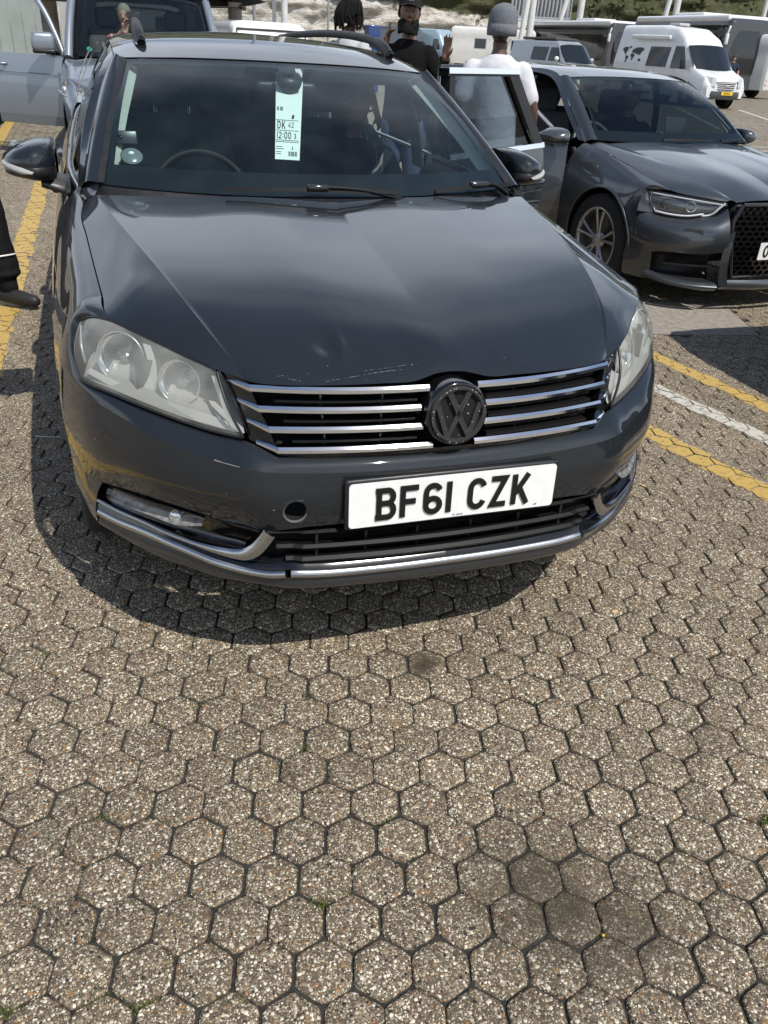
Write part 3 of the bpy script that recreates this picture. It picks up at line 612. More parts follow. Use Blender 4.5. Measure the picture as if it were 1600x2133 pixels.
# split at the crease so that it stays crisp
bb.grid(loftgrid([T0, [tuple(np.array(a)*.5+np.array(c)*.5+np.array([0, -.003, .003])) for a, c in zip(T0, BC)], BC], nb, 8)*[-1, 1, 1])
bb.grid(loftgrid([T0, [tuple(np.array(a)*.5+np.array(c)*.5+np.array([0, -.003, .003])) for a, c in zip(T0, BC)], BC], nb, 8))
lowR = loftgrid([BC, B2, B3], nb, 14); bb.grid(lowR)
# left half with the tow-eye hole cut through
lowL = loftgrid([BC, B2, B3], 150, 44)*[-1, 1, 1]
hc = np.array([-.370, .515]); hr = .0285
def holegrid(Gh):
    a, bcount = Gh.shape[:2]; dd_ = np.hypot(Gh[..., 0]-hc[0], Gh[..., 2]-hc[1]); f = []
    Gh = Gh.copy(); 
    near_ = (dd_ < hr+.004) & (dd_ > hr-.004)
    for i, j in zip(*np.where(near_)):
        u = (Gh[i, j][[0, 2]]-hc); u = u/np.linalg.norm(u)*hr; Gh[i, j, 0], Gh[i, j, 2] = hc[0]+u[0], hc[1]+u[1]
    dd_ = np.hypot(Gh[..., 0]-hc[0], Gh[..., 2]-hc[1])
    for i in range(a-1):
        for j in range(bcount-1):
            if max(dd_[i, j], dd_[i+1, j], dd_[i, j+1], dd_[i+1, j+1]) <= hr+1e-4 and min(dd_[i, j], dd_[i+1, j], dd_[i, j+1], dd_[i+1, j+1]) < hr-.002: continue
            if (dd_[i, j]+dd_[i+1, j]+dd_[i, j+1]+dd_[i+1, j+1])/4 < hr-.001: continue
            f.append((i*bcount+j, i*bcount+j+1, (i+1)*bcount+j+1, (i+1)*bcount+j))
    return Gh.reshape(-1, 3), f
v_, f_ = holegrid(lowL); bb.add(v_, f_)
# corners outboard of the fog lamps, down to the lip
CL = [[(.786, .392, .442), (.804, .410, .40), (.812, .420, .36), (.814, .424, .31)], [(.834, .49, .431), (.840, .505, .40), (.843, .51, .36), (.836, .51, .30)], [(.862, .575, .43), (.863, .578, .40), (.860, .58, .34), (.846, .58, .28)]]
bb.loft(CL, 12, 10, mirror=True)
bumper = bb.build('bumper', PAINT, E_)
hl = MB(); hl.lathe([(hr+.0015, -.0015), (hr-.0005, .0005), (hr-.001, -.012), (hr-.004, -.045), (.0, -.05)], (hc[0], .0205, hc[1]), (-.03, -1, 0), 30); hl.build('tow_eye_hole', DARK, bumper)
hl = MB(); hl.lathe([(hr+.001, .001), (hr-.002, .0015), (hr-.003, -.003)], (hc[0], .0205, hc[1]), (-.03, -1, 0), 30); hl.build('hole_rim', mat('raw_plastic_edge', (.09, .09, .088), .7), bumper)
# scuffs on the bumper crease
def on_curve(C_, f): return spl(C_, 200)[int(f*199)]
sc_ = MB()
for f0, f1, w_ in ((.435, .475, .0011), (.476, .488, .0016), (.52, .522, .001)):
    P_ = [on_curve(BC, f)*[-1, 1, 1]+[0, -.0012, .001] for f in np.linspace(f0, f1, 16)]
    for i in range(15): sc_.add([P_[i]+[0, 0, w_*RNG.uniform(.3, 1)], P_[i]-[0, 0, w_*RNG.uniform(.2, 1)], P_[i+1]-[0, 0, w_*.7], P_[i+1]+[0, 0, w_*.7]], [(0, 1, 2, 3)], False)
for _ in range(9):
    j, i = RNG.integers(2, 40), RNG.integers(10, 140); c_ = lowL[j, i]+[0, -.0012, .0004]; r_ = RNG.uniform(.0006, .0014); sc_.add([c_+[r_*math.cos(a), 0, r_*math.sin(a)] for a in np.linspace(0, 6.28, 6)[:-1]], [tuple(range(5))], False)
sc_.build('scuffs', mat('scuff_white', (.45, .45, .43), .7), bumper, fixn=False)['kind'] = 'stuff'
# ---- lower intake: backing, three slats, gloss surrounds, satin lip strip, painted spoiler lip
LIPC = [(0, -.014, .348), (.2, -.008, .347), (.33, .000, .350), (.383, .009, .352), (.43, .035, .340), (.465, .058, .337), (.547, .103, .349), (.60, .147, .358), (.648, .188, .366), (.70, .256, .361), (.756, .335, .350), (.806, .407, .347)]
LIPB = [(0, 0, .296), (.2, .006, .297), (.33, .016, .299), (.383, .026, .300), (.43, .05, .299), (.47, .072, .299), (.552, .115, .303), (.605, .158, .308), (.655, .197, .312), (.707, .262, .311), (.76, .34, .308), (.812, .42, .307)]
off = lambda C_, dx, dy, dz: [(a+dx*np.sign(a), b_+dy, c_+dz) for a, b_, c_ in C_]
b = MB(); b.loft([off(LIPC, 0, .10, .11), off(LIPC, 0, .085, .05), off(LIPC, 0, .03, -.005)], 40, 6, mirror=True); b.build('intake_backing', DARK, E_)
for k, (dz, y_, hh, mm) in enumerate(((.104, .018, .010, SLAT), (.066, .012, .013, SLAT), (.034, .008, .014, SLAT))):
    ln_ = .43-.02*k; P_ = [(x, y_-.012+.03*(x/.42)**2*(1 if abs(x) < .36 else 1.3)+.012, .347+dz) for x in np.linspace(-ln_, ln_, 41)]
    b = MB(); b.sweep(P_, [(-.016, -hh*.4), (-.018, 0), (-.014, hh*.5), (.012, hh*.75), (.02, hh*.3), (.012, -hh*.5)], smooth=False); b.build('intake_slat', mm, E_)
for x in (-.32, -.2, -.07, .07, .2, .32): MB().box((x, .045, .405), (.006, .05, .11)).build('intake_strut', BLK, E_)
for s_ in (-1, 1):
    c0 = spl([(s_*a, b_, c_) for a, b_, c_ in LIPC], 80)
    seam = .384
    for nm, sel in (('lip_trim', abs(c0[:, 0]) <= seam+.006), ('lip_trim', abs(c0[:, 0]) >= seam+.002)):
        P_ = c0[sel]; b = MB(); b.sweep(P_, [(-.0, -.012), (-s_*.010, -.010), (-s_*.015, .0), (-s_*.010, .010), (0, .012), (s_*.008, 0)] if s_ > 0 else [(0, -.012), (.010, -.010), (.015, 0), (.010, .010), (0, .012), (-.008, 0)], smooth=True); b.build(nm, SATIN, E_)
b = MB(); b.loft([off(LIPC, -.002, .004, -.011), [tuple(np.array(a)*.5+np.array(c)*.5+[0, -.006, -.004]) for a, c in zip(LIPC, LIPB)], LIPB, off(LIPB, -.02, .06, -.012), off(LIPB, -.03, .16, -.004)], 60, 14, mirror=True); b.build('spoiler_lip', mat('lip_plastic', (.03, .032, .035), .35, coat=.4, rvar=.08), E_)
# gloss black shelf above the lip strip and round the fog lamps
b = MB(); b.loft([off(LIPC, 0, .004, .011), off(LIPC, 0, .020, .026), off(LIPC, 0, .036, .030)], 60, 5, mirror=True); b.build('intake_shelf', GLOSSBLK, E_)
for s_ in (-1, 1):
    mir = np.array([s_, 1, 1])
    up_e = [(.432, .052, .454), (.465, .072, .455), (.52, .106, .460), (.575, .144, .467), (.655, .216, .469), (.723, .300, .459), (.785, .397, .437)]
    lo_e = [(.475, .088, .380), (.51, .108, .383), (.56, .134, .388), (.61, .174, .390), (.66, .222, .396), (.73, .312, .390), (.80, .426, .381)]
    b = MB(); b.grid(loftgrid([up_e, off(up_e, 0, .022, -.008), [tuple(np.array(a)*.5+np.array(c)*.5+[0, .026, 0]) for a, c in zip(up_e, lo_e)], off(lo_e, 0, .018, .006), lo_e], 24, 10)*mir); pod = b.build('fog_lamp_pod', GLOSSBLK, E_)
    lens_t = [(.565, .116, .458), (.62, .165, .463), (.671, .218, .459), (.724, .288, .450), (.775, .369, .436)]
    lens_b = [(.572, .120, .436), (.623, .163, .418), (.675, .217, .416), (.728, .287, .410), (.773, .360, .402)]
    b = MB(); b.grid(loftgrid([lens_t, [tuple(np.array(a)*.5+np.array(c)*.5+[.006, -.008, 0]) for a, c in zip(lens_t, lens_b)], lens_b], 20, 8)*mir); fog = b.build('fog_lamp', CLEAR, E_)
    b = MB(); b.grid(loftgrid([off(lens_t, -.002, .012, -.002), off([tuple(np.array(a)*.5+np.array(c)*.5) for a, c in zip(lens_t, lens_b)], -.01, .045, 0), off(lens_b, -.002, .012, .002)], 20, 8)*mir); b.build('fog_reflector', mat('fog_reflector_metal', (.42, .42, .41), .30, metal=.6, noise=.5, nscale=45), fog)
    b = MB(); b.lathe([(.0, .006), (.012, .005), (.016, 0), (.014, -.02)], (s_*.625, .200, .430), (s_*.5, -1, 0), 18); b.build('fog_bulb', REFL, fog)
    # satin trim: runs under the lamp, hooks up at its inner end
    P_ = spl([(.803, .407, .383), (.752, .328, .388), (.698, .252, .395), (.646, .185, .396), (.594, .142, .389), (.543, .100, .386), (.502, .077, .383), (.482, .064, .387), (.462, .052, .402), (.441, .041, .432), (.428, .034, .457)], 60)*mir
    wd = np.interp(np.linspace(0, 1, 60), [0, .6, .74, .86, 1], [.0035, .0055, .011, .016, .015]); b = MB(); rings = []
    for i, q in enumerate(P_):
        t_ = P_[min(i+1, 59)]-P_[max(i-1, 0)]; t_ /= np.linalg.norm(t_); nrm = np.array([s_*.55, -1, .15]); nrm = nrm-t_*(nrm@t_); nrm /= np.linalg.norm(nrm); sd_ = np.cross(t_, nrm)
        rings.append([q-sd_*wd[i], q-sd_*wd[i]*.6+nrm*.006, q+sd_*wd[i]*.6+nrm*.006, q+sd_*wd[i]])
    b.grid(np.array(rings)); b.build('fog_trim', SATIN, E_)
# ---- grille
def bar_curve(k):
    kk = [(.449, .134, .773), (.433, .109, .733), (.416, .084, .693), (.400, .062, .651)][k]; yc = (.052, .042, .032, .022)[k]; zc = kk[2]+(.006, .004, .002, .0)[k]
    return [(kk[0]*f, yc+(kk[1]-yc)*f**2.2, zc+(kk[2]-zc)*f) for f in (0, .2, .4, .6, .8, .9, 1)]
OUT = [(.492, .182, .780), (.474, .152, .742), (.458, .126, .703), (.443, .100, .660)]
BW = .0086
gs = MB()
# dark funnel behind the bars
gs.loft([[(0, .10, .80), (.25, .12, .795), (.44, .17, .79)], [(0, .15, .72), (.25, .17, .71), (.42, .19, .71)], [(0, .09, .632), (.25, .10, .634), (.40, .12, .64)]], 20, 10, mirror=True); gs.build('grille_backing', DARK, E_)
for s_ in (-1, 1):
    mir = np.array([s_, 1, 1])
    # gloss black frame: side cheek between bars and headlamp, and lower edge
    kin = [(.449, .137, .783), (.433, .112, .735), (.416, .088, .695), (.399, .066, .640)]; ou = [(.503, .186, .796), (.487, .160, .750), (.472, .136, .710), (.452, .108, .655)]
    b = MB(); b.grid(loftgrid([off(kin, 0, .004, 0), off(ou, 0, .004, 0)], 20, 4)*mir); b.grid(loftgrid([[(.0, .026, .641), (.2, .032, .642), (.36, .052, .644), (.400, .062, .645)], [(.0, .028, .628), (.2, .034, .629), (.36, .054, .632), (.403, .066, .636)]], 24, 3)*mir)
    b.grid(loftgrid([off(kin, 0, .004, 0), off(kin, -.012, .06, 0)], 20, 4)*mir); frame = b.build('grille_frame', GLOSSBLK, E_)
    for k in range(4):
        C_ = spl(bar_curve(k), 40); C_ = C_[C_[:, 0] > ((.058, .074, .074, .044)[k])]; t0 = OUT[k]
        hh = BW*(1.05 if k == 0 else 1.); rings = []
        P_ = np.concatenate([C_, [C_[-1]+(np.array(t0)-C_[-1])*f for f in (.12, .5, 1.)]])*mir; taper = np.concatenate([np.ones(len(C_)), [.95, .75, .45]])
        for q, tp in zip(P_, taper): rings.append([q+[0, .010, hh*.8*tp], q+[0, -.002, hh*tp], q+[0, -.0075, hh*.35*tp], q+[0, -.0085, -hh*.45*tp], q+[0, -.003, -hh*tp], q+[0, .010, -hh*tp]])
        b = MB(); b.grid(np.array(rings), smooth=False); b.add(np.array(rings)[0], [tuple(range(6))], False); b.build('chrome_bar', CHROME, E_)
    for k in range(3):
        A_, B_ = spl(bar_curve(k), 40), spl(bar_curve(k+1), 40); sel = (A_[:, 0] > .08) & (A_[:, 0] < .405-.012*k)
        for f, dy in ((.36, .030), (.68, .018)):
            P_ = (A_[sel]*(1-f)+B_[sel]*f+[0, dy, 0])*mir; b = MB(); b.sweep(P_, [(-.006, -.003), (-.006, .003), (.02, .004), (.02, -.004)]); b.build('grille_slat', SLAT, E_)
        for x in (.17, .30):
            j = int(np.argmin(abs(A_[:, 0]-x))); q = (A_[j]+B_[j])/2*mir; MB().box(q+[0, .03, 0], (.004, .03, .036)).build('grille_strut', BLK, E_)
# ---- badge
EC = np.array([0, .016, .726]); EA = np.array([0, -1, .10]); EA = EA/np.linalg.norm(EA); EU = np.array([0, .10, 1.]); EU /= np.linalg.norm(EU); EX = np.array([1., 0, 0])
EM = mat('matt_black_badge', (.030, .030, .031), .5, noise=.5, nscale=900, bump=.9, bscale=900)
b = MB(); b.lathe([(.0755, -.06), (.076, -.01), (.074, .0), (.070, .006), (.067, .004)], EC, EA, 60); surround = b.build('badge', GLOSSBLK, E_)
b = MB(); b.lathe([(.067, .000), (.0655, .011), (.062, .0135), (.058, .0125), (.0565, .004)], EC, EA, 60); b.build('badge_ring', EM, surround); b = MB(); b.lathe([(.0570, .0035), (.0, .003)], EC, EA, 40); b.build('badge_disc', DARK, surround)
def emb(pl, wd):
    A, B_ = stroke2d(np.array(pl)*.0575, wd); mbx = MB(); F = np.array([[EC+EX*a[0]+EU*a[1]+EA*h for a, h in ((p_, .003), (p_, .0115), (q_, .0115), (q_, .003))] for p_, q_ in zip(A, B_)]); mbx.grid(F, smooth=False)
    for e_ in (F[0], F[-1]): mbx.add(e_, [(0, 1, 2, 3)], False)
    return mbx
b = MB()
for pl in ([(-.42, .93), (0, .10), (.42, .93)], [(-.88, .46), (-.45, -.86), (0, .02), (.45, -.86), (.88, .46)]):
    q = emb(pl, .0125); b.add(np.concatenate(q.v), q.f, False)
b.build('badge_letters', EM, surround)
b = MB()
for _ in range(34):
    a = RNG.uniform(0, 6.28); rr = .064 if RNG.random() < .75 else RNG.uniform(.02, .06); c_ = EC+EX*rr*math.cos(a)+EU*rr*math.sin(a)+EA*.0135; r_ = RNG.uniform(.0006, .002); b.ball(c_, r_, 6, 4)
b.build('paint_chips', mat('scuff_white'), surround)['kind'] = 'stuff'
# ---- number plate
PC_ = np.array([.004, -.0125, .532]); PU = np.array([0, .05, 1.]); PU /= np.linalg.norm(PU); PN = np.array([0, -1, .05]); PN /= np.linalg.norm(PN)
b = MB(); b.rbox((0, 0, 0), (.536, .014, .127), .012); pb = b.build('number_plate_holder', BLK, E_); pb.location = PC_-PN*.006; pb.rotation_euler = (-.05, RAD(.2), 0)
def rrect(w_, h_, r_, n=5):
    out = []
    for cx, cy, a0 in ((w_/2-r_, h_/2-r_, 0), (-w_/2+r_, h_/2-r_, 90), (-w_/2+r_, -h_/2+r_, 180), (w_/2-r_, -h_/2+r_, 270)): out += arc(cx, cy, r_, r_, a0, a0+90, n)
    return out
PLW = mat('plate_white', (.80, .80, .78), .35, noise=.04, nscale=40, coat=.3)
b = MB(); b.poly([PC_+EX*x+PU*z+PN*.002 for x, z in rrect(.520, .111, .009)], .003, PN); plate = b.build('number_plate', PLW, E_)
mb_, wtot = lettering('BF61 CZK', .079, (0, 0, 0), EX, PU, PN, sw=.172, gap=.135, wsc=.95, depth=.003, space=.40)
org = PC_+EX*(-wtot/2-.002)+PU*(-.0395)+PN*.0055; xo = 0.
for ch in 'BF61 CZK':
    if ch != ' ': mb_, wc = lettering(ch, .079, org+EX*xo, EX, PU, PN, sw=.172, gap=.135, wsc=.95, depth=.003); mb_.build('plate_character', mat('plate_black', (.006, .006, .006), .35), plate); xo += wc+.135*.079
    else: xo += .40*.079
for txt, x_, z_ in (('- JOT', .205, -.049), ('TA- SJ5 LO', -.005, -.052)):
    t_, _ = lettering(txt, .0042, PC_+EX*x_+PU*z_+PN*.0053, EX, PU, PN, sw=.16, depth=.0004); t_.build('plate_maker_print', mat('plate_black'), plate)['kind'] = 'stuff'
# ---- headlamps
HT = [(.510, .187, .800), (.557, .234, .811), (.613, .303, .822), (.671, .372, .834), (.722, .440, .842), (.762, .497, .834), (.790, .545, .812)]
HM = [(.492, .150, .735), (.546, .196, .745), (.612, .256, .757), (.684, .330, .768), (.748, .410, .772), (.788, .465, .768), (.806, .515, .758)]
HB = [(.468, .108, .667), (.523, .150, .667), (.585, .197, .675), (.670, .270, .689), (.742, .346, .699), (.780, .398, .699), (.802, .437, .699)]
TW = [tuple((np.array(a)+np.array(c))/2) for a, c in zip(HT, HB)]
for s_ in (-1, 1):
    mir = np.array([s_, 1, 1]); U = np.array([s_*.62, -1, .18]); U /= np.linalg.norm(U)
    bulge = [tuple(np.array(a)+np.array([.006, -.012, .004])) for a in HM]
    LG = loftgrid([HT, bulge, HB], 44, 24)*mir; lens = MB().grid(LG).build('headlamp', HAZE, E_)
    # bowl behind the lens
    back = [tuple(np.array(a)+np.array([-.05, .075, 0])) for a in TW]
    MB().grid(loftgrid([off(HT, -.006, .012, -.006), [tuple(np.array(a)*.7+np.array(c)*.3+np.array([-.03, .055, 0])) for a, c in zip(HT, HB)], back, [tuple(np.array(a)*.3+np.array(c)*.7+np.array([-.02, .04, 0])) for a, c in zip(HT, HB)], off(HB, -.004, .010, .006)], 34, 18)*mir).build('lamp_housing', HOUS, lens)
    for cx, cy, cz, r_ in ((.700, .398, .764, .058), (.580, .272, .744, .048)):
        b = MB(); b.lathe([(r_*1.06, .012), (r_, .014), (r_*.92, .0), (r_*.72, -.03), (r_*.3, -.05), (.012, -.052)], (s_*cx, cy, cz), U, 32); rf = b.build('reflector_bowl', REFL, lens)
        b = MB(); b.lathe([(0, .0), (.011, -.002), (.014, -.02), (.014, -.05)], (s_*cx, cy, cz), U, 14); b.build('bulb', SATIN, rf)
        b = MB(); b.lathe([(r_*1.06, .0105), (r_*1.10, .013), (r_*1.07, .019), (r_*1.01, .0155)], (s_*cx, cy, cz), U, 36); b.build('bowl_ring', mat('ring_silver', (.5, .51, .51), .35, metal=.7), rf)
    # pale shelf, blade and outer marker inside the lamp
    sh = [[(.485, .142, .686), (.53, .186, .694), (.60, .246, .700), (.69, .33, .712), (.78, .43, .732)], [(.482, .128, .673), (.53, .168, .676), (.60, .226, .684), (.69, .31, .698), (.79, .425, .722)]]
    MB().grid(loftgrid(sh, 24, 4)*mir).build('lamp_shelf', mat('pale_grey_plastic', (.62, .62, .61), .35, metal=.2), lens)
    b = MB(); b.grid(loftgrid([[(.512, .185, .783), (.497, .160, .735), (.480, .132, .690), (.474, .120, .676)], [(.522, .192, .786), (.509, .172, .735), (.494, .146, .690), (.490, .136, .676)]], 14, 3)*mir); b.build('lamp_inner_blade', mat('pale_grey_plastic'), lens)
    b = MB(); b.grid(loftgrid([[(.640, .335, .812), (.632, .312, .775), (.634, .300, .735), (.64, .295, .705)], [(.656, .352, .812), (.650, .330, .775), (.656, .322, .735), (.70, .345, .712)]], 14, 3)*mir); b.build('lamp_divider', mat('pale_grey_plastic'), lens)
    b = MB(); b.tube(spl(np.array([(.790, .50, .815), (.795, .49, .775), (.79, .45, .738)])*mir, 14), .003, 6); b.build('lamp_edge_strip', mat('ring_silver'), lens)
    # black gasket round the lamp
    ring = np.concatenate([LG[0], LG[1:, -1], LG[-1, -2::-1], LG[-2::-1, 0]])
    b = MB(); b.tube(np.concatenate([ring, ring[:1]]), .0035, 6); b.build('lamp_gasket', BLK, lens)
# ---- scuttle, windscreen, wipers
WB = [(0, 1.165, .998), (.2, 1.180, .998), (.4, 1.215, 1.000), (.55, 1.258, 1.004), (.66, 1.297, 1.008), (.708, 1.320, 1.010)]
WT = [(0, 1.915, 1.353), (.2, 1.925, 1.352), (.38, 1.945, 1.348), (.49, 1.963, 1.343), (.55, 1.976, 1.340), (.580, 1.985, 1.338)]
WM = [tuple((np.array(a)+np.array(c))/2+np.array([.004, -.028, .026])*(1-.35*(i/5)**2)) for i, (a, c) in enumerate(zip(WB, WT))]
def full(C_, n=41): h = spl(C_, n); return np.concatenate([h[::-1]*[-1, 1, 1], h[1:]])
GWS = loftgrid([full(WB), full(WM), full(WT)], 81, 40)
ws = MB().grid(GWS).build('windscreen', WSG, E_)
# black ceramic border just behind the glass
FR = mat('ceramic_black', (.006, .007, .008), .3)
GI = GWS+np.array([0, .004, -.003]); fb = MB(); rowsn = GI.shape[0]
fb.grid(GI[:6]); fb.grid(GI[5:, :3]); fb.grid(GI[5:, -3:]); fb.grid(GI[-3:, :]); fb.grid(GI[-7:-2, 38:43]); fb.build('windscreen_border', FR, ws)
b = MB(); b.loft([full([(0, 1.118, .978), (.2, 1.13, .978), (.4, 1.165, .978), (.6, 1.215, .975), (.73, 1.27, .968)]), full([(0, 1.15, .962), (.2, 1.165, .962), (.4, 1.20, .966), (.6, 1.245, .97), (.745, 1.32, .966)]), full([tuple(np.array(q)+[0, .0, -.006]) for q in WB])], 60, 6); b.build('scuttle', BLK, E_)
def on_ws(x, f):  # point on the glass: x across, f 0 bottom..1 top
    r_ = GWS[int(round(f*39))]; j = int(np.argmin(abs(r_[:, 0]-x))); return r_[j]
def wiper(pts, root, label):
    P_ = spl(pts, 24); b_ = MB(); b_.sweep(P_, [(-.007, 0), (-.004, .010), (.004, .011), (.008, 0)]); wobj = b_.build('wiper', SLAT, E_)
    b_ = MB(); A0 = P_[12]; b_.rbox(A0+[0, -.004, .012], (.07, .026, .018), .006); b_.build('wiper_clip', GLOSSBLK, wobj)
    b_ = MB(); b_.tube(spl([root, (np.array(root)+A0)/2+[0, -.006, .02], A0+[0, -.004, .014]], 12), np.linspace(.014, .009, 12), 8, flat=.6); b_.build('wiper_arm', SLAT, wobj); return wobj
wiper([(-.34, 1.186, 1.012), (-.20, 1.160, 1.016), (0, 1.150, 1.016), (.22, 1.155, 1.010)], (.26, 1.165, .985), '')
wiper([(.38, 1.215, 1.004), (.47, 1.222, 1.012), (.58, 1.248, 1.018), (.70, 1.300, 1.016)], (.68, 1.28, .992), '')
# ---- roof, pillars, rails, side glass
RE = [(.606, 2.02, 1.338), (.610, 2.25, 1.370), (.608, 2.6, 1.388), (.600, 3.1, 1.390), (.588, 3.7, 1.374), (.57, 4.2, 1.342), (.55, 4.5, 1.30)]
RC = [(0, 1.917, 1.356), (0, 2.1, 1.398), (0, 2.45, 1.432), (0, 3.0, 1.444), (0, 3.6, 1.436), (0, 4.2, 1.405), (0, 4.56, 1.35)]
rws = []
for k in range(30):
    c_, e_ = spl(RC, 30)[k], spl(RE, 30)[k]
    if k == 0: rws.append(spl([np.array(q)+[0, .002, .004] for q in WT]+[e_], 26))
    else: rws.append(spl([c_, c_*.65+e_*.35+[0, -.01, .012], c_*.3+e_*.7+[0, -.006, .016], c_*.1+e_*.9+[0, 0, .012], e_], 26))
b = MB(); b.grid(np.array(rws), mirror=True); b.build('roof', PAINT, E_, weld=.0005)
AP_I = [(.712, 1.318, 1.012), (.660, 1.585, 1.160), (.618, 1.79, 1.262), (.584, 1.985, 1.341)]
AP_O = [(.768, 1.375, .992), (.718, 1.66, 1.142), (.678, 1.86, 1.240), (.617, 2.02, 1.339)]
for s_ in (-1, 1):
    mir = np.array([s_, 1, 1])
    b = MB(); b.grid(loftgrid([AP_I, [tuple(np.array(a)*.62+np.array(c)*.38+[.004, -.016, .012]) for a, c in zip(AP_I, AP_O)], AP_O], 24, 8)*mir); b.build('windscreen_pillar', PAINT, E_)
    b = MB(); b.grid(loftgrid([[tuple(np.array(q)+[-.014, -.006, .002]) for q in AP_I], [tuple(np.array(q)+[.006, -.009, .004]) for q in AP_I]], 24, 3)*mir); b.build('pillar_seal', BLK, E_)
    MB().grid(loftgrid([[(.729, 1.268, .984), (.748, 1.30, .972), (.766, 1.345, .954)], [(.714, 1.312, 1.008), (.745, 1.345, 1.0), (.776, 1.40, .972)], [(.712, 1.330, 1.016), (.75, 1.37, 1.008), (.775, 1.45, .972)]], 8, 8)*mir).build('pillar_foot', PAINT, E_)
    MB().grid(loftgrid([[(.768, 1.375, .992), (.718, 1.66, 1.142), (.678, 1.86, 1.240), (.618, 2.03, 1.335), (.613, 2.25, 1.370), (.610, 2.6, 1.388), (.602, 3.1, 1.390), (.59, 3.7, 1.374), (.565, 4.3, 1.333)], [(.778, 1.42, .985), (.735, 1.72, 1.16), (.692, 1.90, 1.255), (.644, 2.10, 1.330), (.632, 2.3, 1.352), (.630, 2.6, 1.365), (.622, 3.1, 1.367), (.61, 3.7, 1.352), (.58, 4.3, 1.31)]], 50, 4)*mir).build('door_frame', PAINT, E_)
    # triangle at the mirror foot and side glass up to the roof edge
    belt = [(.772, 1.44, .974), (.800, 1.75, .98), (.808, 2.3, .986), (.806, 2.9, .994), (.796, 3.5, 1.002), (.77, 4.1, 1.015), (.72, 4.5, 1.02)]
    edge = [(.772, 1.42, .99), (.693, 1.88, 1.24), (.642, 2.12, 1.332), (.628, 2.6, 1.362), (.620, 3.1, 1.364), (.608, 3.7, 1.350), (.577, 4.3, 1.308)]
    if s_ < 0:
        b = MB(); b.grid(loftgrid([belt, [tuple(np.array(a)*.5+np.array(c)*.5+[.008, 0, 0]) for a, c in zip(belt, edge)], edge], 40, 8)*mir); b.build('side_glass', SIDEG, E_)
    else:
        cut = lambda C_, y0, y1: [q for q in spl(C_, 60) if y0 <= q[1] <= y1]
        for y0, y1 in ((1.38, 2.40), (3.45, 4.5)):
            b = MB(); A_, B_ = cut(belt, y0, y1), cut(edge, y0, y1); b.grid(loftgrid([A_, [tuple(np.array(a)*.5+np.array(c)*.5+[.018, 0, 0]) for a, c in zip(spl(A_, 12), spl(B_, 12))], B_], 24, 8)); b.build('side_glass', SIDEG, E_)
    b = MB(); b.tube(spl(belt, 16)*mir+[s_*.006, 0, 0], .009, 8); b.build('belt_trim', SATIN, E_)
    b = MB(); b.tube(spl(edge[1:], 16)*mir+[s_*.004, 0, 0], .007, 8); b.build('roof_edge_trim', BLK, E_)
    for y in (2.42, 3.48):
        b = MB(); b.grid(loftgrid([[(.822, y-.05, .985), (.745, y-.05, 1.22), (.655, y-.04, 1.378)], [(.822, y+.05, .985), (.748, y+.05, 1.22), (.658, y+.06, 1.382)]], 10, 3)*mir); b.build('door_pillar', GLOSSBLK, E_)
    # raised roof rail
    rp = [(.500, 2.16, 1.390), (.500, 2.21, 1.410), (.498, 2.34, 1.436), (.49, 2.62, 1.456), (.478, 3.0, 1.463), (.460, 3.5, 1.457), (.445, 4.0, 1.437), (.44, 4.25, 1.41), (.438, 4.32, 1.37)]
    b = MB(); P_ = spl(rp, 50)*mir; rings = []
    for i, q in enumerate(P_):
        t_ = P_[min(i+1, 49)]-P_[max(i-1, 0)]; t_ /= np.linalg.norm(t_); sd_ = np.cross(t_, (0, 0, 1)); sd_ /= np.linalg.norm(sd_); u_ = np.cross(sd_, t_); hh = .017 if 2 < i < 47 else .024; rings.append([q+sd_*.016*math.cos(a)+u_*hh*math.sin(a) for a in np.linspace(0, 6.28, 13)[:-1]])
    b.grid(np.array(rings), wrapu=True); b.add(rings[0], [tuple(range(12))]); b.add(rings[-1], [tuple(range(12))])
    b.build('roof_rail', mat('rail_black', (.018, .018, .019), .5, rvar=.06, spec=.25) , E_)
    b = MB(); b.grid((loftgrid([[(.505, 2.14, 1.392), (.504, 2.26, 1.408), (.508, 2.42, 1.418)], [(.512, 2.14, 1.400), (.510, 2.24, 1.438), (.514, 2.42, 1.460)], [(.528, 2.14, 1.400), (.530, 2.24, 1.438), (.530, 2.42, 1.460)], [(.540, 2.14, 1.386), (.546, 2.26, 1.400), (.540, 2.42, 1.410)]], 12, 10)-[.018, 0, 0])*mir); b.build('rail_foot', mat('rail_black'), E_)
# tailgate
b = MB(); b.loft([full([(0, 4.56, 1.35), (.3, 4.555, 1.345), (.59, 4.5, 1.30)]), full([(0, 4.74, 1.03), (.4, 4.73, 1.03), (.72, 4.66, 1.0)]), full([(0, 4.80, .75), (.4, 4.79, .75), (.77, 4.72, .75)]), full([(0, 4.80, .45), (.4, 4.79, .45), (.76, 4.72, .45)]), full([(0, 4.74, .26), (.4, 4.73, .26), (.70, 4.66, .26)])], 40, 24); b.build('tailgate', PAINT, E_)
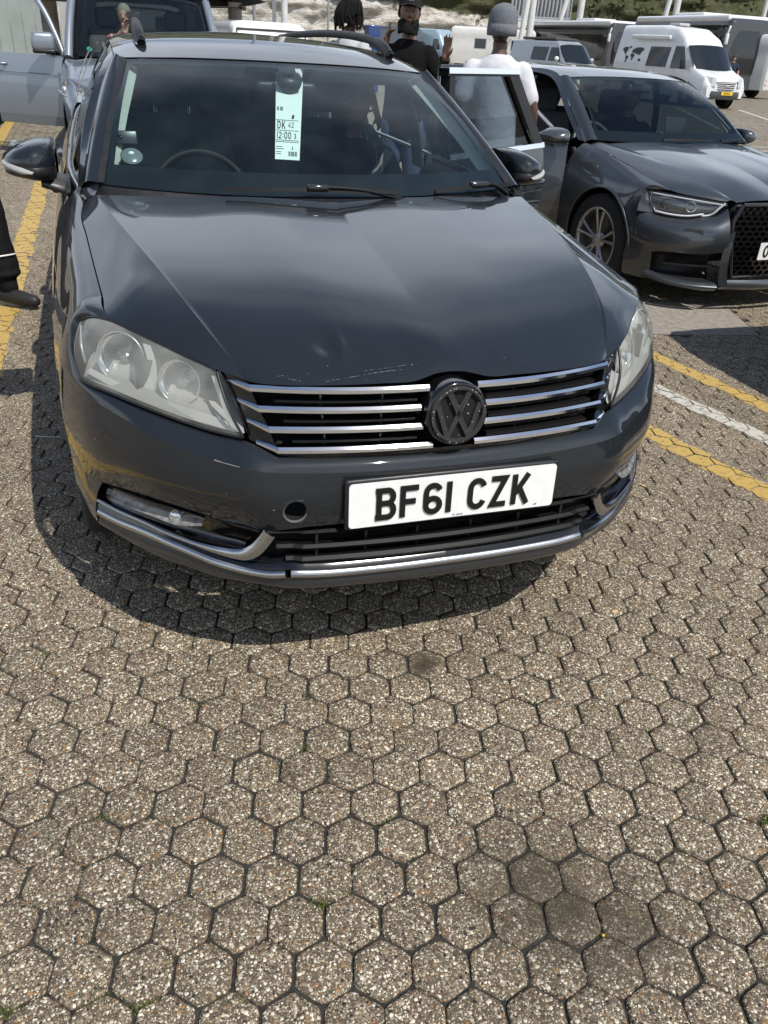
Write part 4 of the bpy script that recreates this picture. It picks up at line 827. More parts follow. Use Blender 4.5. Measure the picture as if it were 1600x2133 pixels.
# ---- door mirrors
def mirror_half(s_):
    cs = []
    # cross-sections from the inner face (x small) to the pointed outer tip
    for x, y0, y1, z0, z1 in ((.848, 1.66, 1.80, .985, 1.105), (.87, 1.575, 1.80, .978, 1.112), (.91, 1.552, 1.80, .982, 1.110), (.95, 1.565, 1.80, .992, 1.098), (.99, 1.60, 1.80, 1.006, 1.078), (1.017, 1.67, 1.80, 1.022, 1.054)):
        yc, zc, ry, rz = (y0+y1)/2+.03, (z0+z1)/2, (y1-y0)/2+.03, (z1-z0)/2
        cs.append([(s_*x, yc-ry*(abs(math.cos(a))**.8)*np.sign(math.cos(a)), zc+rz*(abs(math.sin(a))**.75)*np.sign(math.sin(a))) for a in np.linspace(0, 2*math.pi, 33)[:-1]])
    return np.array(cs)
for s_ in (-1, 1):
    cs = mirror_half(s_)-[0, 0, .016]; C2 = np.stack([spl(cs[:, j], 20) for j in range(32)], 1)
    b = MB(); b.grid(C2, wrapu=True); b.add(C2[0], [tuple(range(32))], False); b.add(C2[-1], [tuple(range(32))[::-1]], False); mo_ = b.build('door_mirror', PAINT, E_)
    # black lower shell and arm
    low = C2.copy(); low[..., 2] = np.minimum(low[..., 2], 1.004+.0*low[..., 0]) ; zc = np.array([1.0]); low = C2.copy(); low[..., 2] = low[..., 2].mean(1, keepdims=True)-.022+(low[..., 2]-low[..., 2].mean(1, keepdims=True))*.62; low[..., 1] = low[..., 1].mean(1, keepdims=True)+(low[..., 1]-low[..., 1].mean(1, keepdims=True))*1.012
    b = MB(); b.grid(low[:-2], wrapu=True); b.add(low[0], [tuple(range(32))], False); b.add(low[-3], [tuple(range(32))[::-1]], False); b.build('mirror_lower_shell', BLK, mo_)
    b = MB(); b.loft([[(s_*.90, 1.62, .985), (s_*.84, 1.63, .975), (s_*.785, 1.62, .962)], [(s_*.90, 1.60, .965), (s_*.84, 1.60, .945), (s_*.79, 1.58, .925)], [(s_*.90, 1.70, .96), (s_*.84, 1.70, .938), (s_*.79, 1.70, .92)], [(s_*.90, 1.72, .985), (s_*.84, 1.72, .975), (s_*.785, 1.72, .965)], [(s_*.90, 1.62, .985), (s_*.84, 1.63, .975), (s_*.785, 1.62, .962)]], 10, 16); b.build('mirror_arm', BLK, mo_)
    # indicator lens along the leading edge
    P_ = spl([(s_*.918, 1.543, 1.004), (s_*.955, 1.556, 1.009), (s_*.99, 1.588, 1.017), (s_*1.014, 1.640, 1.024)], 20); b = MB(); rings = []
    for i, q in enumerate(P_):
        hh = np.interp(i, [0, 5, 19], [.004, .011, .010]); rings.append([q+[-s_*.004, .008, hh], q+[0, -.004, hh*.6], q+[0, -.005, -hh*.5], q+[-s_*.004, .008, -hh]])
    b.grid(np.array(rings)); b.build('indicator', mat('indicator_lens', (.36, .36, .35), .15, coat=.5, spec=.8), mo_)
    b = MB(); b.box((s_*.93, 1.828, 1.029), (.13, .004, .09)); b.build('mirror_glass', REFL, mo_)

# ---- rear door standing open on the kerb side, hinged at the middle pillar
HG = np.array([.872, 2.33, 0.]); DD = np.array([.79, .61, 0.]); DD /= np.linalg.norm(DD); DN = np.array([DD[1], -DD[0], 0.])   # DN: outer face, towards the viewer's right
def dpt(s_, z, o_=0.):      # s_ along the door, z up, o_ outwards of the outer skin
    lean = -.07*max(0, z-.98)  # the window frame leans in above the belt
    swell = .045*math.sin(math.pi*min(1, max(0, (z-.25)/.75)))
    return HG+DD*s_+DN*(lean+swell+o_)+np.array([0, 0, z])
def dend(z): return float(np.interp(z, [.28, .5, .75, .95, 1.0, 1.34], [.86, .98, 1.06, 1.07, 1.06, .70]))
rd = MB(); zz_ = np.linspace(.26, .975, 18); rd.grid(np.array([[dpt(f*dend(z), z) for f in np.linspace(0, 1, 14)] for z in zz_])); rd.grid(np.array([[dpt(f*dend(z), z, -.09) for f in np.linspace(0, 1, 14)] for z in zz_]))
rd.grid(np.array([[dpt(dend(z), z, o_) for o_ in (0, -.05, -.09)] for z in zz_])); rd.grid(np.array([[dpt(0, z, o_) for o_ in (0, -.05, -.09)] for z in zz_])); rd.grid(np.array([[dpt(f*dend(.26), .26, o_) for o_ in (0, -.09)] for f in np.linspace(0, 1, 8)]))
rear_door = rd.build('rear_door', PAINT, E_, label='rear door swung wide open')
fr_ = MB()   # window frame: top rail and the broad rear pillar
TOPZ = 1.355
fr_.grid(np.array([[dpt(dend(z)-w_, z, o_) for w_, o_ in ((0, -.05), (0, .0), (.115, .002), (.125, -.012), (.12, -.05), (0, -.05))] for z in np.linspace(.975, TOPZ, 14)]), smooth=False)
fr_.grid(np.array([[dpt(s_, TOPZ-dz, o_) for dz, o_ in ((0, -.05), (0, .0), (.030, .002), (.034, -.05), (0, -.05))] for s_ in np.linspace(-.02, .70, 12)]), smooth=False)
fr_.grid(np.array([[dpt(s_, z, o_) for s_, o_ in ((0, -.05), (0, .0), (.05, .0), (.05, -.05), (0, -.05))] for z in np.linspace(.975, TOPZ, 8)]), smooth=False)
fr_.build('window_frame', mat('frame_satin_black', (.02, .021, .023), .45, spec=.2), rear_door)
gl_ = MB(); gl_.grid(np.array([[dpt(.04+f*(dend(z)-.16), z, -.018) for f in np.linspace(0, 1, 10)] for z in np.linspace(.97, TOPZ-.02, 10)])); gl_.build('window_glass', glass('door_glass', (.22, .29, .34), ior=1.28), rear_door)
tr_ = MB(); tr_.grid(np.array([[dpt(s_, .985+dz, o_) for dz, o_ in ((-.012, .004), (-.012, .012), (.012, .012), (.014, -.004))] for s_ in np.linspace(0, 1.06, 12)]), smooth=False); tr_.build('belt_trim', CHROME, rear_door)
tr_ = MB(); tr_.grid(np.array([[dpt(s_, TOPZ-dz, o_) for dz, o_ in ((-.004, -.01), (-.004, .008), (.020, .009), (.022, 0))] for s_ in np.linspace(-.02, .70, 12)]), smooth=False); tr_.build('top_trim', CHROME, rear_door)
hd_ = MB(); hd_.tube(spl([dpt(.80, .80, -.005), dpt(.83, .805, .035), dpt(.98, .81, .035), dpt(1.0, .81, 0)], 12), .014, 8); hd_.build('door_handle', PAINT, rear_door)
cr_ = MB(); cr_.grid(np.array([[dpt(.05+f*(dend(z)-.08), z, -.092-.02*math.sin(math.pi*(z-.3)/.66)) for f in np.linspace(0, 1, 10)] for z in np.linspace(.3, .96, 12)])); cr_.build('door_card', INTD, rear_door)
# ---- cabin of the estate car
b = MB(); b.loft([full([(0, 1.20, 1.0), (.4, 1.24, .995), (.70, 1.33, .985)]), full([(0, 1.42, 1.0), (.4, 1.45, .995), (.72, 1.5, .98)]), full([(0, 1.62, .985), (.4, 1.64, .98), (.73, 1.66, .965)]), full([(0, 1.70, .90), (.4, 1.71, .90), (.73, 1.72, .90)]), full([(0, 1.72, .6), (.4, 1.72, .6), (.73, 1.74, .6)])], 50, 24); b.build('dashboard', mat('dash_black', (.010, .011, .012), .75, bump=.3, bscale=700, spec=.2), E_)
b = MB(); b.box((0, 2.9, .36), (1.5, 2.6, .03)); b.build('cabin_floor', DARK, E_)
b = MB(); b.loft([full([(0, 1.98, 1.335), (.3, 1.99, 1.33), (.56, 2.01, 1.32)]), full([(0, 2.5, 1.40), (.3, 2.5, 1.395), (.60, 2.5, 1.36)]), full([(0, 3.6, 1.40), (.3, 3.6, 1.395), (.6, 3.6, 1.35)]), full([(0, 4.4, 1.33), (.3, 4.4, 1.33), (.55, 4.4, 1.29)])], 30, 20); b.build('headlining', mat('headlining_fabric', (.42, .43, .40), .95), E_)
for s_ in (-1, 1):
    mir = np.array([s_, 1, 1])
    b = MB(); b.grid(loftgrid([[(.690, 1.352, 1.012), (.640, 1.615, 1.158), (.598, 1.82, 1.258), (.565, 2.0, 1.325)], [(.655, 1.39, 1.008), (.603, 1.66, 1.150), (.560, 1.86, 1.245), (.525, 2.03, 1.320)]], 20, 4)*mir); b.build('pillar_trim', INTL, E_)
    b = MB(); b.grid(loftgrid([[(.775, 2.40, .93), (.72, 2.40, 1.16), (.60, 2.39, 1.36)], [(.760, 2.34, .93), (.705, 2.34, 1.16), (.585, 2.35, 1.36)], [(.765, 2.52, .93), (.71, 2.52, 1.16), (.59, 2.52, 1.36)]], 10, 5)*mir); b.build('door_pillar_trim', INTL, E_)
    b = MB(); b.grid(loftgrid([[(.79, 1.5, .96), (.80, 2.3, .97)], [(.73, 1.55, .94), (.74, 2.3, .95)], [(.70, 1.6, .75), (.70, 2.3, .75)], [(.72, 1.6, .4), (.72, 2.3, .4)]], 10, 10)*mir); b.build('door_card', INTD, E_)
    # front seat
    sx = s_*.37; st = MB()
    st.loft([[(sx-.25, 2.40, .50), (sx-.16, 2.36, .50), (sx, 2.39, .50), (sx+.16, 2.36, .50), (sx+.25, 2.40, .50)], [(sx-.27, 2.44, .75), (sx-.17, 2.38, .75), (sx, 2.42, .75), (sx+.17, 2.38, .75), (sx+.27, 2.44, .75)], [(sx-.24, 2.53, 1.02), (sx-.15, 2.49, 1.03), (sx, 2.51, 1.04), (sx+.15, 2.49, 1.03), (sx+.24, 2.53, 1.02)], [(sx-.19, 2.60, 1.10), (sx-.1, 2.57, 1.12), (sx, 2.58, 1.12), (sx+.1, 2.57, 1.12), (sx+.19, 2.60, 1.10)], [(sx-.2, 2.68, 1.06), (sx-.1, 2.68, 1.08), (sx, 2.68, 1.08), (sx+.1, 2.68, 1.08), (sx+.2, 2.68, 1.06)], [(sx-.24, 2.60, .5), (sx-.1, 2.62, .5), (sx, 2.62, .5), (sx+.1, 2.62, .5), (sx+.24, 2.60, .5)]], 20, 30)
    st.rbox((sx, 2.15, .50), (.5, .55, .16), .06, n=4); st = st.build('front_seat', INTD, E_)
    b = MB(); b.rbox((sx, 2.625, 1.235), (.27, .12, .19), .05, n=4, tilt=-.15); b.build('headrest', INTD, st)
    for dx in (-.073, .073): b = MB(); b.tube([(sx+dx, 2.575, 1.05), (sx+dx, 2.60, 1.16)], .007, 8); b.build('headrest_post', CHROME, st)
b = MB(); b.rbox((0, 3.35, .78), (1.3, .18, .62), .07, n=4, tilt=-.25); b.rbox((0, 3.05, .50), (1.3, .55, .18), .06, n=4); rs = b.build('rear_bench', INTD, E_)
for x in (-.42, 0, .42): b = MB(); b.rbox((x, 3.46, 1.16), (.24, .10, .15), .04, n=3); b.build('headrest', INTD, rs)
# steering wheel on the viewer's left
SWC = np.array([-.335, 1.86, .872]); ax_ = np.array([0, -.86, .5]); ax_ /= np.linalg.norm(ax_); uu = np.array([0, .5, .86]); uu /= np.linalg.norm(uu)
ring = [SWC+.185*(math.cos(a)*np.array([1, 0, 0])+math.sin(a)*uu) for a in np.linspace(0, 2*math.pi, 49)]
b = MB(); b.tube(ring, .0155, 12, caps=False); sw = b.build('steering_wheel', mat('leather_black', (.006, .006, .0065), .55, spec=.2), E_)
b = MB(); b.lathe([(.0, .02), (.07, .015), (.08, 0), (.07, -.03)], SWC, ax_, 20)
for a in (0, math.pi, -math.pi/2): b.tube([SWC+.06*(math.cos(a)*np.array([1, 0, 0])+math.sin(a)*uu), SWC+.18*(math.cos(a)*np.array([1, 0, 0])+math.sin(a)*uu)], .017, 8, flat=.5)
b.build('steering_hub', mat('leather_black'), sw)
# interior mirror hung from the top of the glass
b = MB(); b.rbox((.0, 1.88, 1.262), (.235, .035, .062), .025, n=4, tilt=.2); im = b.build('interior_mirror', BLK, E_)
b = MB(); b.loft([[(-.045, 1.84, 1.325), (-.003, 1.835, 1.328), (.04, 1.84, 1.325)], [(-.05, 1.79, 1.292), (-.003, 1.775, 1.292), (.043, 1.79, 1.292)], [(-.035, 1.79, 1.268), (-.003, 1.78, 1.264), (.03, 1.79, 1.268)], [(-.015, 1.81, 1.248), (-.003, 1.80, 1.244), (.01, 1.81, 1.248)]], 10, 14); b.build('sensor_pod', BLK, im)
for s_ in (-1, 1): MB().rbox((s_*.33, 2.02, 1.315), (.40, .02, .10), .012, tilt=1.1).build('sun_visor', mat('headlining_fabric'), E_)
# phone cradle and suction cup on the glass, viewer's left
c0 = on_ws(-.60, .21); b = MB(); b.lathe([(.0, .004), (.026, .003), (.034, -.002), (.036, -.004), (.02, -.01), (.008, -.03)], c0+[0, .020, -.012], (0, -.6, .8), 24); hold = b.build('phone_holder', mat('suction_clear', (.16, .17, .17), .2, spec=.8), E_)
b = MB(); b.ball(c0+[0, .026, -.010], (.012, .008, .010), 10, 8); b.build('suction_knob', WHITE, hold)
tag_phone = empty('phone', 'smartphone clipped in the holder low in the estate car windscreen', 'phone', tuple(c0+np.array([-.01, .115, .030])))
b = MB(); b.rbox((0, 0, 0), (.075, .010, .045), .009, n=3, tilt=-.4); b.build('phone_body', mat('phone_black', (.02, .02, .022), .3), tag_phone)
for dx, dz in ((-.026, .010), (-.026, -.004), (-.016, .003)): MB().lathe([(.0, .003), (.005, .003), (.006, 0)], (dx, -.006, dz), (0, -1, .4), 12).build('camera_lens', GLOSSBLK, tag_phone)
# boarding ticket hanging behind the glass
tk = empty('hanger_ticket', 'long white DK 42 boarding ticket hung behind the estate car windscreen', 'ticket')
c1 = np.array([.060, 1.735, 1.285]); c2 = np.array([.060, 1.385, 1.058])
def gxy(px, py, f):     # pixel -> a plane parallel to the glass, 25 mm inside
    d = rt*(px-800)/FPX-up*(py-1066.5)/FPX+fw; n_ = np.array([0, -.43, .90]); q0 = np.array([0, 1.56, 1.18])+np.array([0, .03, -.02]); return CAM+d*(((q0-CAM)@n_)/(d@n_))
Q = [gxy(575, 168, 0), gxy(631, 170, 0), gxy(624, 334, 0), gxy(573, 331, 0)]
b = MB(); b.poly(Q, .0006, (0, .43, -.9)); b.build('card', mat('ticket_paper', (.78, .80, .76), .7), tk)
ux = (Q[2]-Q[3]); wT = np.linalg.norm(ux); ux /= wT; uy = (Q[0]-Q[3]); hT = np.linalg.norm(uy); uy /= hT; nT = np.cross(ux, uy); nT = nT if nT[1] < 0 else -nT
INK = mat('ticket_ink', (.03, .03, .03), .8)
for txt, x_, y_, h_, sw_ in (('DK', .08, .365, .100, .13), ('42', .54, .385, .070, .10), ('12:00', .07, .245, .085, .13), ('3', .78, .25, .065, .13), ('3', .68, .115, .04, .14)):
    t_, _ = lettering(txt, h_*hT, Q[3]+ux*x_*wT+uy*y_*hT+nT*.001, ux, uy, nT, sw=sw_, gap=.07, wsc=.40, depth=.0004); t_.build('print', INK, tk)['kind'] = 'stuff'
b = MB()
for x0, x1, yy in ((.02, .98, .475), (.02, .98, .345), (.02, .98, .225), (.02, .98, .205), (.04, .3, .145), (.04, .36, .12), (.04, .25, .085), (.04, .25, .06)):
    b.poly([Q[3]+ux*a*wT+uy*(yy+c)*hT+nT*.0008 for a, c in ((x0, 0), (x1, 0), (x1, .005), (x0, .005))], .0003, nT)
for x0, n_, yy, hh in ((.06, 14, .60, .05), (.55, 16, .04, .055)):
    for i in range(n_):
        if RNG.random() < .7: b.poly([Q[3]+ux*(x0+i*.022+a)*wT+uy*(yy+c)*hT+nT*.0008 for a, c in ((0, 0), (.012, 0), (.012, hh), (0, hh))], .0003, nT)
b.poly([Q[3]+ux*a*wT+uy*c*hT+nT*.0008 for a, c in ((.68, .50), (.78, .50), (.82, .55), (.72, .55))], .0003, nT)
b.build('print', INK, tk)['kind'] = 'stuff'
# ================================================================ the dark grey hatchback beside it (local frame: +x viewer's right, +y tail, z up)
PAINT2 = car_paint('slate_car_paint', (.078, .086, .095), metal=.65, rough=.34)
class Side:
    def __init__(s, YS, ZT, XT): s.Y, s.Z, s.X = YS, ZT, np.array(XT); s.c = [spl(np.c_[YS, s.X[:, j]], 160) for j in range(len(ZT))]
    def x(s, y, z):
        q = spl(np.c_[s.Z, [np.interp(y, c[:, 0], c[:, 1]) for c in s.c]], 50); return float(np.interp(z, q[:, 0], q[:, 1]))
    def panel(s, y0, y1, top, bot, n=30, nv=14, extra=()):
        ys_ = sorted(set(list(np.linspace(y0, y1, n))+[e for e in extra if y0 < e < y1])); return np.array([[(s.x(y, z), y, z) for z in np.linspace(top(y), bot(y), nv)] for y in ys_])
def make_wheel(parent, c, sgn, R_=.32, rr=.23, n=5, m=None, wname='wheel'):
    wh = MB(); wh.lathe([(rr-.02, -.10), (R_-.03, -.105), (R_-.004, -.085), (R_, 0), (R_-.004, .085), (R_-.03, .10), (rr, .098)], c, (sgn, 0, 0), 36); t_ = wh.build(wname, RUB, parent)
    rm = MB(); c = np.array(c); rm.lathe([(rr, .095), (rr-.012, .10), (rr-.02, .075), (rr-.025, -.04)], c, (sgn, 0, 0), 36)
    rm.lathe([(0, .075), (.035, .078), (.06, .07), (.065, .05)], c, (sgn, 0, 0), 20)
    for k in range(n):
        a = k*2*math.pi/n+.35
        for da in (-.15, .15):
            u0 = np.array([0, math.cos(a+da*.9), math.sin(a+da*.9)]); u1 = np.array([0, math.cos(a+da*1.35), math.sin(a+da*1.35)]); X_ = np.array([sgn, 0, 0])
            rm.tube([c+u0*.045+X_*.065, c+(u0*.5+u1*.5)*rr*.55+X_*.08, c+u1*(rr-.012)+X_*.088], [.016, .014, .018], 6, flat=.8)
    rm.build('rim', m or SILV, t_)
    b_ = MB(); b_.lathe([(rr-.03, .02), (.05, .02)], c, (sgn, 0, 0), 24); b_.build('brake_disc', mat('brake_steel', (.12, .11, .10), .5, metal=.7), t_); return t_
def small_mirror(c, s_, sc=.92, rot=0.):
    cs = mirror_half(s_); C2 = np.stack([spl(cs[:, j], 14) for j in range(32)], 1); C2 = (C2-[s_*.925, 1.70, 1.045])*[sc, sc*.8, sc]; C2 = rot_xy(C2, rot)+np.asarray(c); b_ = MB(); b_.grid(C2, wrapu=True); b_.add(C2[0], [tuple(range(32))], False); b_.add(C2[-1], [tuple(range(32))[::-1]], False); return b_
def rot_xy(P_, a): c_, s_ = math.cos(a), math.sin(a); return np.stack([P_[..., 0]*c_-P_[..., 1]*s_, P_[..., 0]*s_+P_[..., 1]*c_, P_[..., 2]], -1)
def make_hatch(label, loc, rz, plate_txt=True, open_door=True):
    H = empty('hatchback_car', label, 'car', loc, rz)
    SD = Side([.30, .48, .70, .87, 1.1, 1.4, 1.9, 2.6, 3.2, 3.8, 4.2], [.20, .38, .52, .64, .74, .82, .88, .94],
      [[.74, .76, .775, .77, .74, .70, .68, .67], [.83, .86, .87, .865, .835, .77, .72, .70], [.86, .885, .893, .885, .85, .79, .74, .72], [.865, .89, .897, .888, .856, .80, .75, .725], [.862, .885, .892, .886, .86, .815, .765, .735], [.858, .88, .888, .885, .866, .835, .79, .75], [.855, .878, .888, .888, .872, .845, .805, .77], [.855, .88, .89, .892, .88, .85, .81, .775], [.857, .886, .898, .90, .885, .85, .81, .775], [.84, .872, .885, .885, .865, .83, .79, .75], [.72, .76, .78, .78, .76, .73, .70, .66]])
    wy = (.87, 3.47)
    def bot(y):
        z = .20
        for w_ in wy:
            if abs(y-w_) < .36: z = max(z, .325+math.sqrt(.36**2-(y-w_)**2))
        return z
    ex = [w_+k*.36*math.sin(a) for w_ in wy for k in (-1, 1) for a in np.linspace(.2, 1.57, 12)]
    wtop = lambda y: float(np.interp(y, [.48, .9, 1.4], [.735, .815, .875])); belt = lambda y: float(np.interp(y, [1.38, 2.2, 3.2, 4.2], [.885, .90, .915, .93]))
    CR = [(.405, .130, .702), (.43, .22, .735), (.47, .42, .80), (.53, .80, .872), (.60, 1.15, .915), (.63, 1.25, .925)]
    SH = [(.456, .165, .704), (.57, .255, .714), (.70, .375, .732), (.735, .52, .765), (.742, .80, .83), (.75, 1.10, .885), (.745, 1.30, .912)]
    # bonnet
    ce = [(0, .100, .716), (0, .20, .748), (0, .42, .812), (0, .8, .885), (0, 1.1, .925), (0, 1.20, .935)]
    rws_ = []
    for k in range(20):
        c_, r_ = spl(ce, 20)[k], spl(CR, 20)[k]; rws_.append(spl([c_, c_*.5+r_*.5+[0, -.010, .010], c_*.15+r_*.85+[0, 0, .005], r_], 20))
    b_ = MB(); b_.grid(np.array(rws_), mirror=True); b_.loft([CR, [tuple(np.array(a)*.5+np.array(c)*.5+[0, 0, .012]) for a, c in zip(spl(CR, 7), SH)], SH], 26, 8, mirror=True); b_.build('bonnet', PAINT2, H)
    for s_ in (-1, 1):
        mir = np.array([s_, 1, 1]); Gw = SD.panel(.495, 1.385, wtop, bot, 36, 16, ex)
        top_ = spl([(.715, .40, .738), (.738, .54, .770), (.746, .80, .827), (.754, 1.10, .882), (.748, 1.34, .918)], len(Gw))
        LEa = [(.717, .402, .740), (.765, .446, .734), (.803, .494, .724), (.792, .470, .66), (.779, .446, .588)]; ra = spl(np.concatenate([[top_[0]], [q for q in Gw[0] if q[2] > .585]]), 10)
        b_ = MB(); b_.loft([np.array(LEa)*mir, ra*mir], 16, 4); b_.grid(np.concatenate([np.stack([top_, top_*.6+Gw[:, 0]*.4+[.006, 0, .008]], 1), Gw], 1)*mir); b_.build('front_wing', PAINT2, H)
        # lip of the wheel arch
        b_ = MB(); b_.tube(np.array([(SD.x(.87+.36*math.cos(a), .325+.36*math.sin(a))+.004, .87+.36*math.cos(a), .325+.36*math.sin(a)) for a in np.linspace(-.25, math.pi+.25, 30)])*mir, .011, 6); b_.build('arch_lip', PAINT2, H)
        if not (open_door and s_ < 0): MB().grid(SD.panel(1.395, 2.40, belt, bot)*mir).build('front_door', PAINT2, H)
        MB().grid(SD.panel(2.41, 3.10, belt, bot, extra=ex)*mir).build('rear_door', PAINT2, H)
        MB().grid(SD.panel(3.11, 4.2, belt, bot, extra=ex)*mir).build('rear_quarter', PAINT2, H)
        for w_ in wy:
            make_wheel(H, (s_*.79, w_, .32), s_)
            b_ = MB(); b_.grid(np.array([[(s_*x, w_+.37*math.cos(a), .325+.37*math.sin(a)) for x in (.45, .70, .87)] for a in np.linspace(-.1, math.pi+.1, 20)])); b_.build('wheel_arch_liner', DARK, H)
        # headlamp: slim wedge with a light-guide outline
        HT_ = [(.462, .148, .694), (.56, .235, .702), (.69, .352, .714), (.802, .490, .724)]; HB_ = [(.470, .136, .674), (.514, .170, .616), (.57, .218, .604), (.63, .266, .584), (.70, .344, .578), (.775, .440, .588)]
        G_ = loftgrid([HT_, [tuple(np.array(a)*.5+np.array(c)*.5+[.010, -.012, 0]) for a, c in zip(spl(HT_, 6), HB_)], HB_], 30, 12)*mir
        lp = MB().grid(G_).build('headlamp', CLEAR, H)
        MB().grid((G_+[-s_*.012, .03, 0])*np.array([1, 1, 1])).build('lamp_housing', mat('lamp_dark', (.20, .20, .205), .3, metal=.5), lp)
        for off_, m_ in ((.012, mat('light_guide', (.75, .77, .80), .2)),):
            P_ = np.concatenate([spl(HT_, 24)+[0, .004, -.012], spl(HT_[-1:]+[(.80, .475, .65)]+HB_[-1:], 8)+[-.012, .0, 0], spl(HB_[2:], 20)[::-1]+[0, .0, .014], spl([HB_[2], (.515, .18, .625), (.49, .165, .66), HT_[0]], 12)+[.006, .004, 0]])*mir
            b_ = MB(); b_.tube(P_, .0075, 6); b_.build('light_guide', m_, lp)
        for k, (cx, cy, cz) in enumerate(((.72, .400, .652), (.62, .285, .650))):
            b_ = MB(); b_.lathe([(.034, .0), (.032, .006), (.028, -.01), (.0, -.02)], (s_*cx, cy, cz), (s_*.6, -1, .1), 18); b_.build('projector', GLOSSBLK if k == 0 else REFL, lp)
        b_ = MB(); b_.tube(np.concatenate([G_[0], G_[1:, -1], G_[-1, -2::-1], G_[-2::-1, 0]]), .004, 6); b_.build('lamp_gasket', BLK, lp)
        # bumper skin between lamp and intake
        A0 = [(.462, .130, .668), (.514, .168, .612), (.57, .216, .600), (.63, .264, .580), (.70, .342, .574), (.778, .442, .584), (.840, .53, .64)]
        A1 = [(.472, .060, .56), (.53, .085, .552), (.59, .125, .545), (.64, .165, .54), (.73, .26, .535), (.825, .41, .54), (.868, .53, .55)]
        A2 = [(.470, .040, .46), (.53, .062, .452), (.59, .098, .445), (.645, .14, .44), (.74, .235, .438), (.835, .39, .44), (.88, .53, .45)]
        A3 = [(.460, .058, .405), (.53, .078, .395), (.59, .110, .385), (.65, .155, .378), (.74, .24, .375), (.79, .33, .36), (.80, .36, .35)]
        b_ = MB(); b_.grid(loftgrid([A0, A1, A2, A3], 34, 22)*mir)
        b_.grid(loftgrid([[(.835, .39, .44), (.85, .44, .43), (.88, .53, .44)], [(.80, .36, .35), (.84, .42, .33), (.885, .53, .33)], [(.79, .35, .24), (.83, .42, .22), (.875, .53, .20)], [(.77, .36, .17), (.81, .43, .165), (.86, .54, .17)]], 12, 14)*mir)
        bp_ = b_.build('front_bumper', PAINT2, H)
        b_ = MB(); b_.grid(loftgrid([[(.46, .058, .405), (.59, .115, .385), (.74, .245, .372), (.80, .36, .35)], [(.47, .16, .38), (.59, .21, .36), (.74, .32, .34), (.78, .40, .33)], [(.47, .16, .23), (.59, .21, .23), (.73, .32, .23), (.77, .40, .23)], [(.49, .06, .205), (.60, .115, .205), (.72, .23, .215), (.79, .36, .235)]], 20, 12)*mir); b_.build('side_intake', mat('intake_black', (.012, .012, .013), .5), bp_)
        b_ = MB(); b_.sweep(spl(np.array([(.46, .10, .30), (.60, .165, .30), (.74, .29, .295)])*mir, 12), [(-.02, -.006), (-.02, .006), (.02, .008), (.02, -.008)]); b_.build('intake_slat', BLK, bp_)
        b_ = MB(); b_.grid(loftgrid([[(.49, .055, .205), (.60, .11, .205), (.73, .235, .215), (.80, .37, .235)], [(.50, .015, .178), (.62, .075, .178), (.76, .215, .19), (.83, .37, .215)], [(.50, .04, .155), (.62, .10, .155), (.75, .24, .165), (.81, .40, .18)]], 20, 8)*mir); b_.build('splitter', PAINT2, bp_)
        b_ = MB(); b_.grid(loftgrid([[(.470, .05, .52), (.486, .055, .40), (.480, .05, .28), (.47, .04, .19)], [(.440, .035, .54), (.450, .025, .40), (.440, .02, .28), (.42, .01, .19)]], 14, 4)*mir); b_.build('intake_post', PAINT2, bp_)
        b_ = MB(); b_.poly([tuple(np.array((.66+x, .172+x*1.0-.004-.012*z, .505+z))*mir) for x, z in rrect(.085, .058, .014)], -.001, (0, 1, 0)); b_.build('washer_cover', PAINT2, bp_)
        # door mirror, windscreen pillar, side glass
        AI = [(.70, 1.285, .945), (.64, 1.60, 1.15), (.565, 1.93, 1.325)]; AO = [(.755, 1.36, .92), (.70, 1.68, 1.13), (.62, 2.0, 1.33)]
        MB().grid(loftgrid([AI, [tuple(np.array(a)*.5+np.array(c)*.5+[.004, -.016, .012]) for a, c in zip(AI, AO)], AO], 16, 6)*mir).build('windscreen_pillar', PAINT2, H)
        el = [(.752, 1.40, .90), (.772, 1.9, .90), (.778, 2.6, .91), (.772, 3.2, .925), (.74, 3.7, .94)]; eu = [(.745, 1.46, .94), (.66, 1.92, 1.24), (.605, 2.3, 1.355), (.60, 2.9, 1.36), (.60, 3.5, 1.28)]
        if open_door and s_ < 0: el, eu = [q for q in spl(el, 40) if q[1] > 2.42], [q for q in spl(eu, 40) if q[1] > 2.36]
        MB().grid(loftgrid([el, [tuple(np.array(a)*.5+np.array(c)*.5+[.014, 0, 0]) for a, c in zip(spl(el, 8), spl(eu, 8))], eu], 24, 6)*mir).build('side_glass', SIDEG, H)
        MB().grid(loftgrid([[(.752, 1.37, .925), (.70, 1.69, 1.13), (.622, 2.0, 1.332), (.615, 2.5, 1.372), (.61, 3.1, 1.36), (.60, 3.6, 1.28)], [(.760, 1.44, .93), (.712, 1.75, 1.13), (.642, 2.05, 1.30), (.628, 2.5, 1.345), (.625, 3.1, 1.335), (.61, 3.6, 1.255)]], 30, 4)*mir).build('door_frame', PAINT2, H)
        if not (open_door and s_ < 0):
            b_ = small_mirror((s_*.885, 1.50, .968), s_); b_.tube([(s_*.82, 1.50, .93), (s_*.76, 1.52, .91)], .02, 8); b_.build('door_mirror', PAINT2, H)
    # centre bumper, grille with honeycomb
    hexo = [(-.395, .694), (.395, .694), (.446, .60), (.45, .53), (.385, .24), (-.385, .24), (-.45, .53), (-.446, .60)]
    def gy_(x, z): return .012+.24*x*x+.16*max(0, z-.45)
    b_ = MB(); ctr_ = [(x, gy_(x, z)+.05, z) for x, z in hexo]; b_.poly(ctr_, .02, (0, 1, 0)); gback = b_.build('grille_backing', DARK, H)
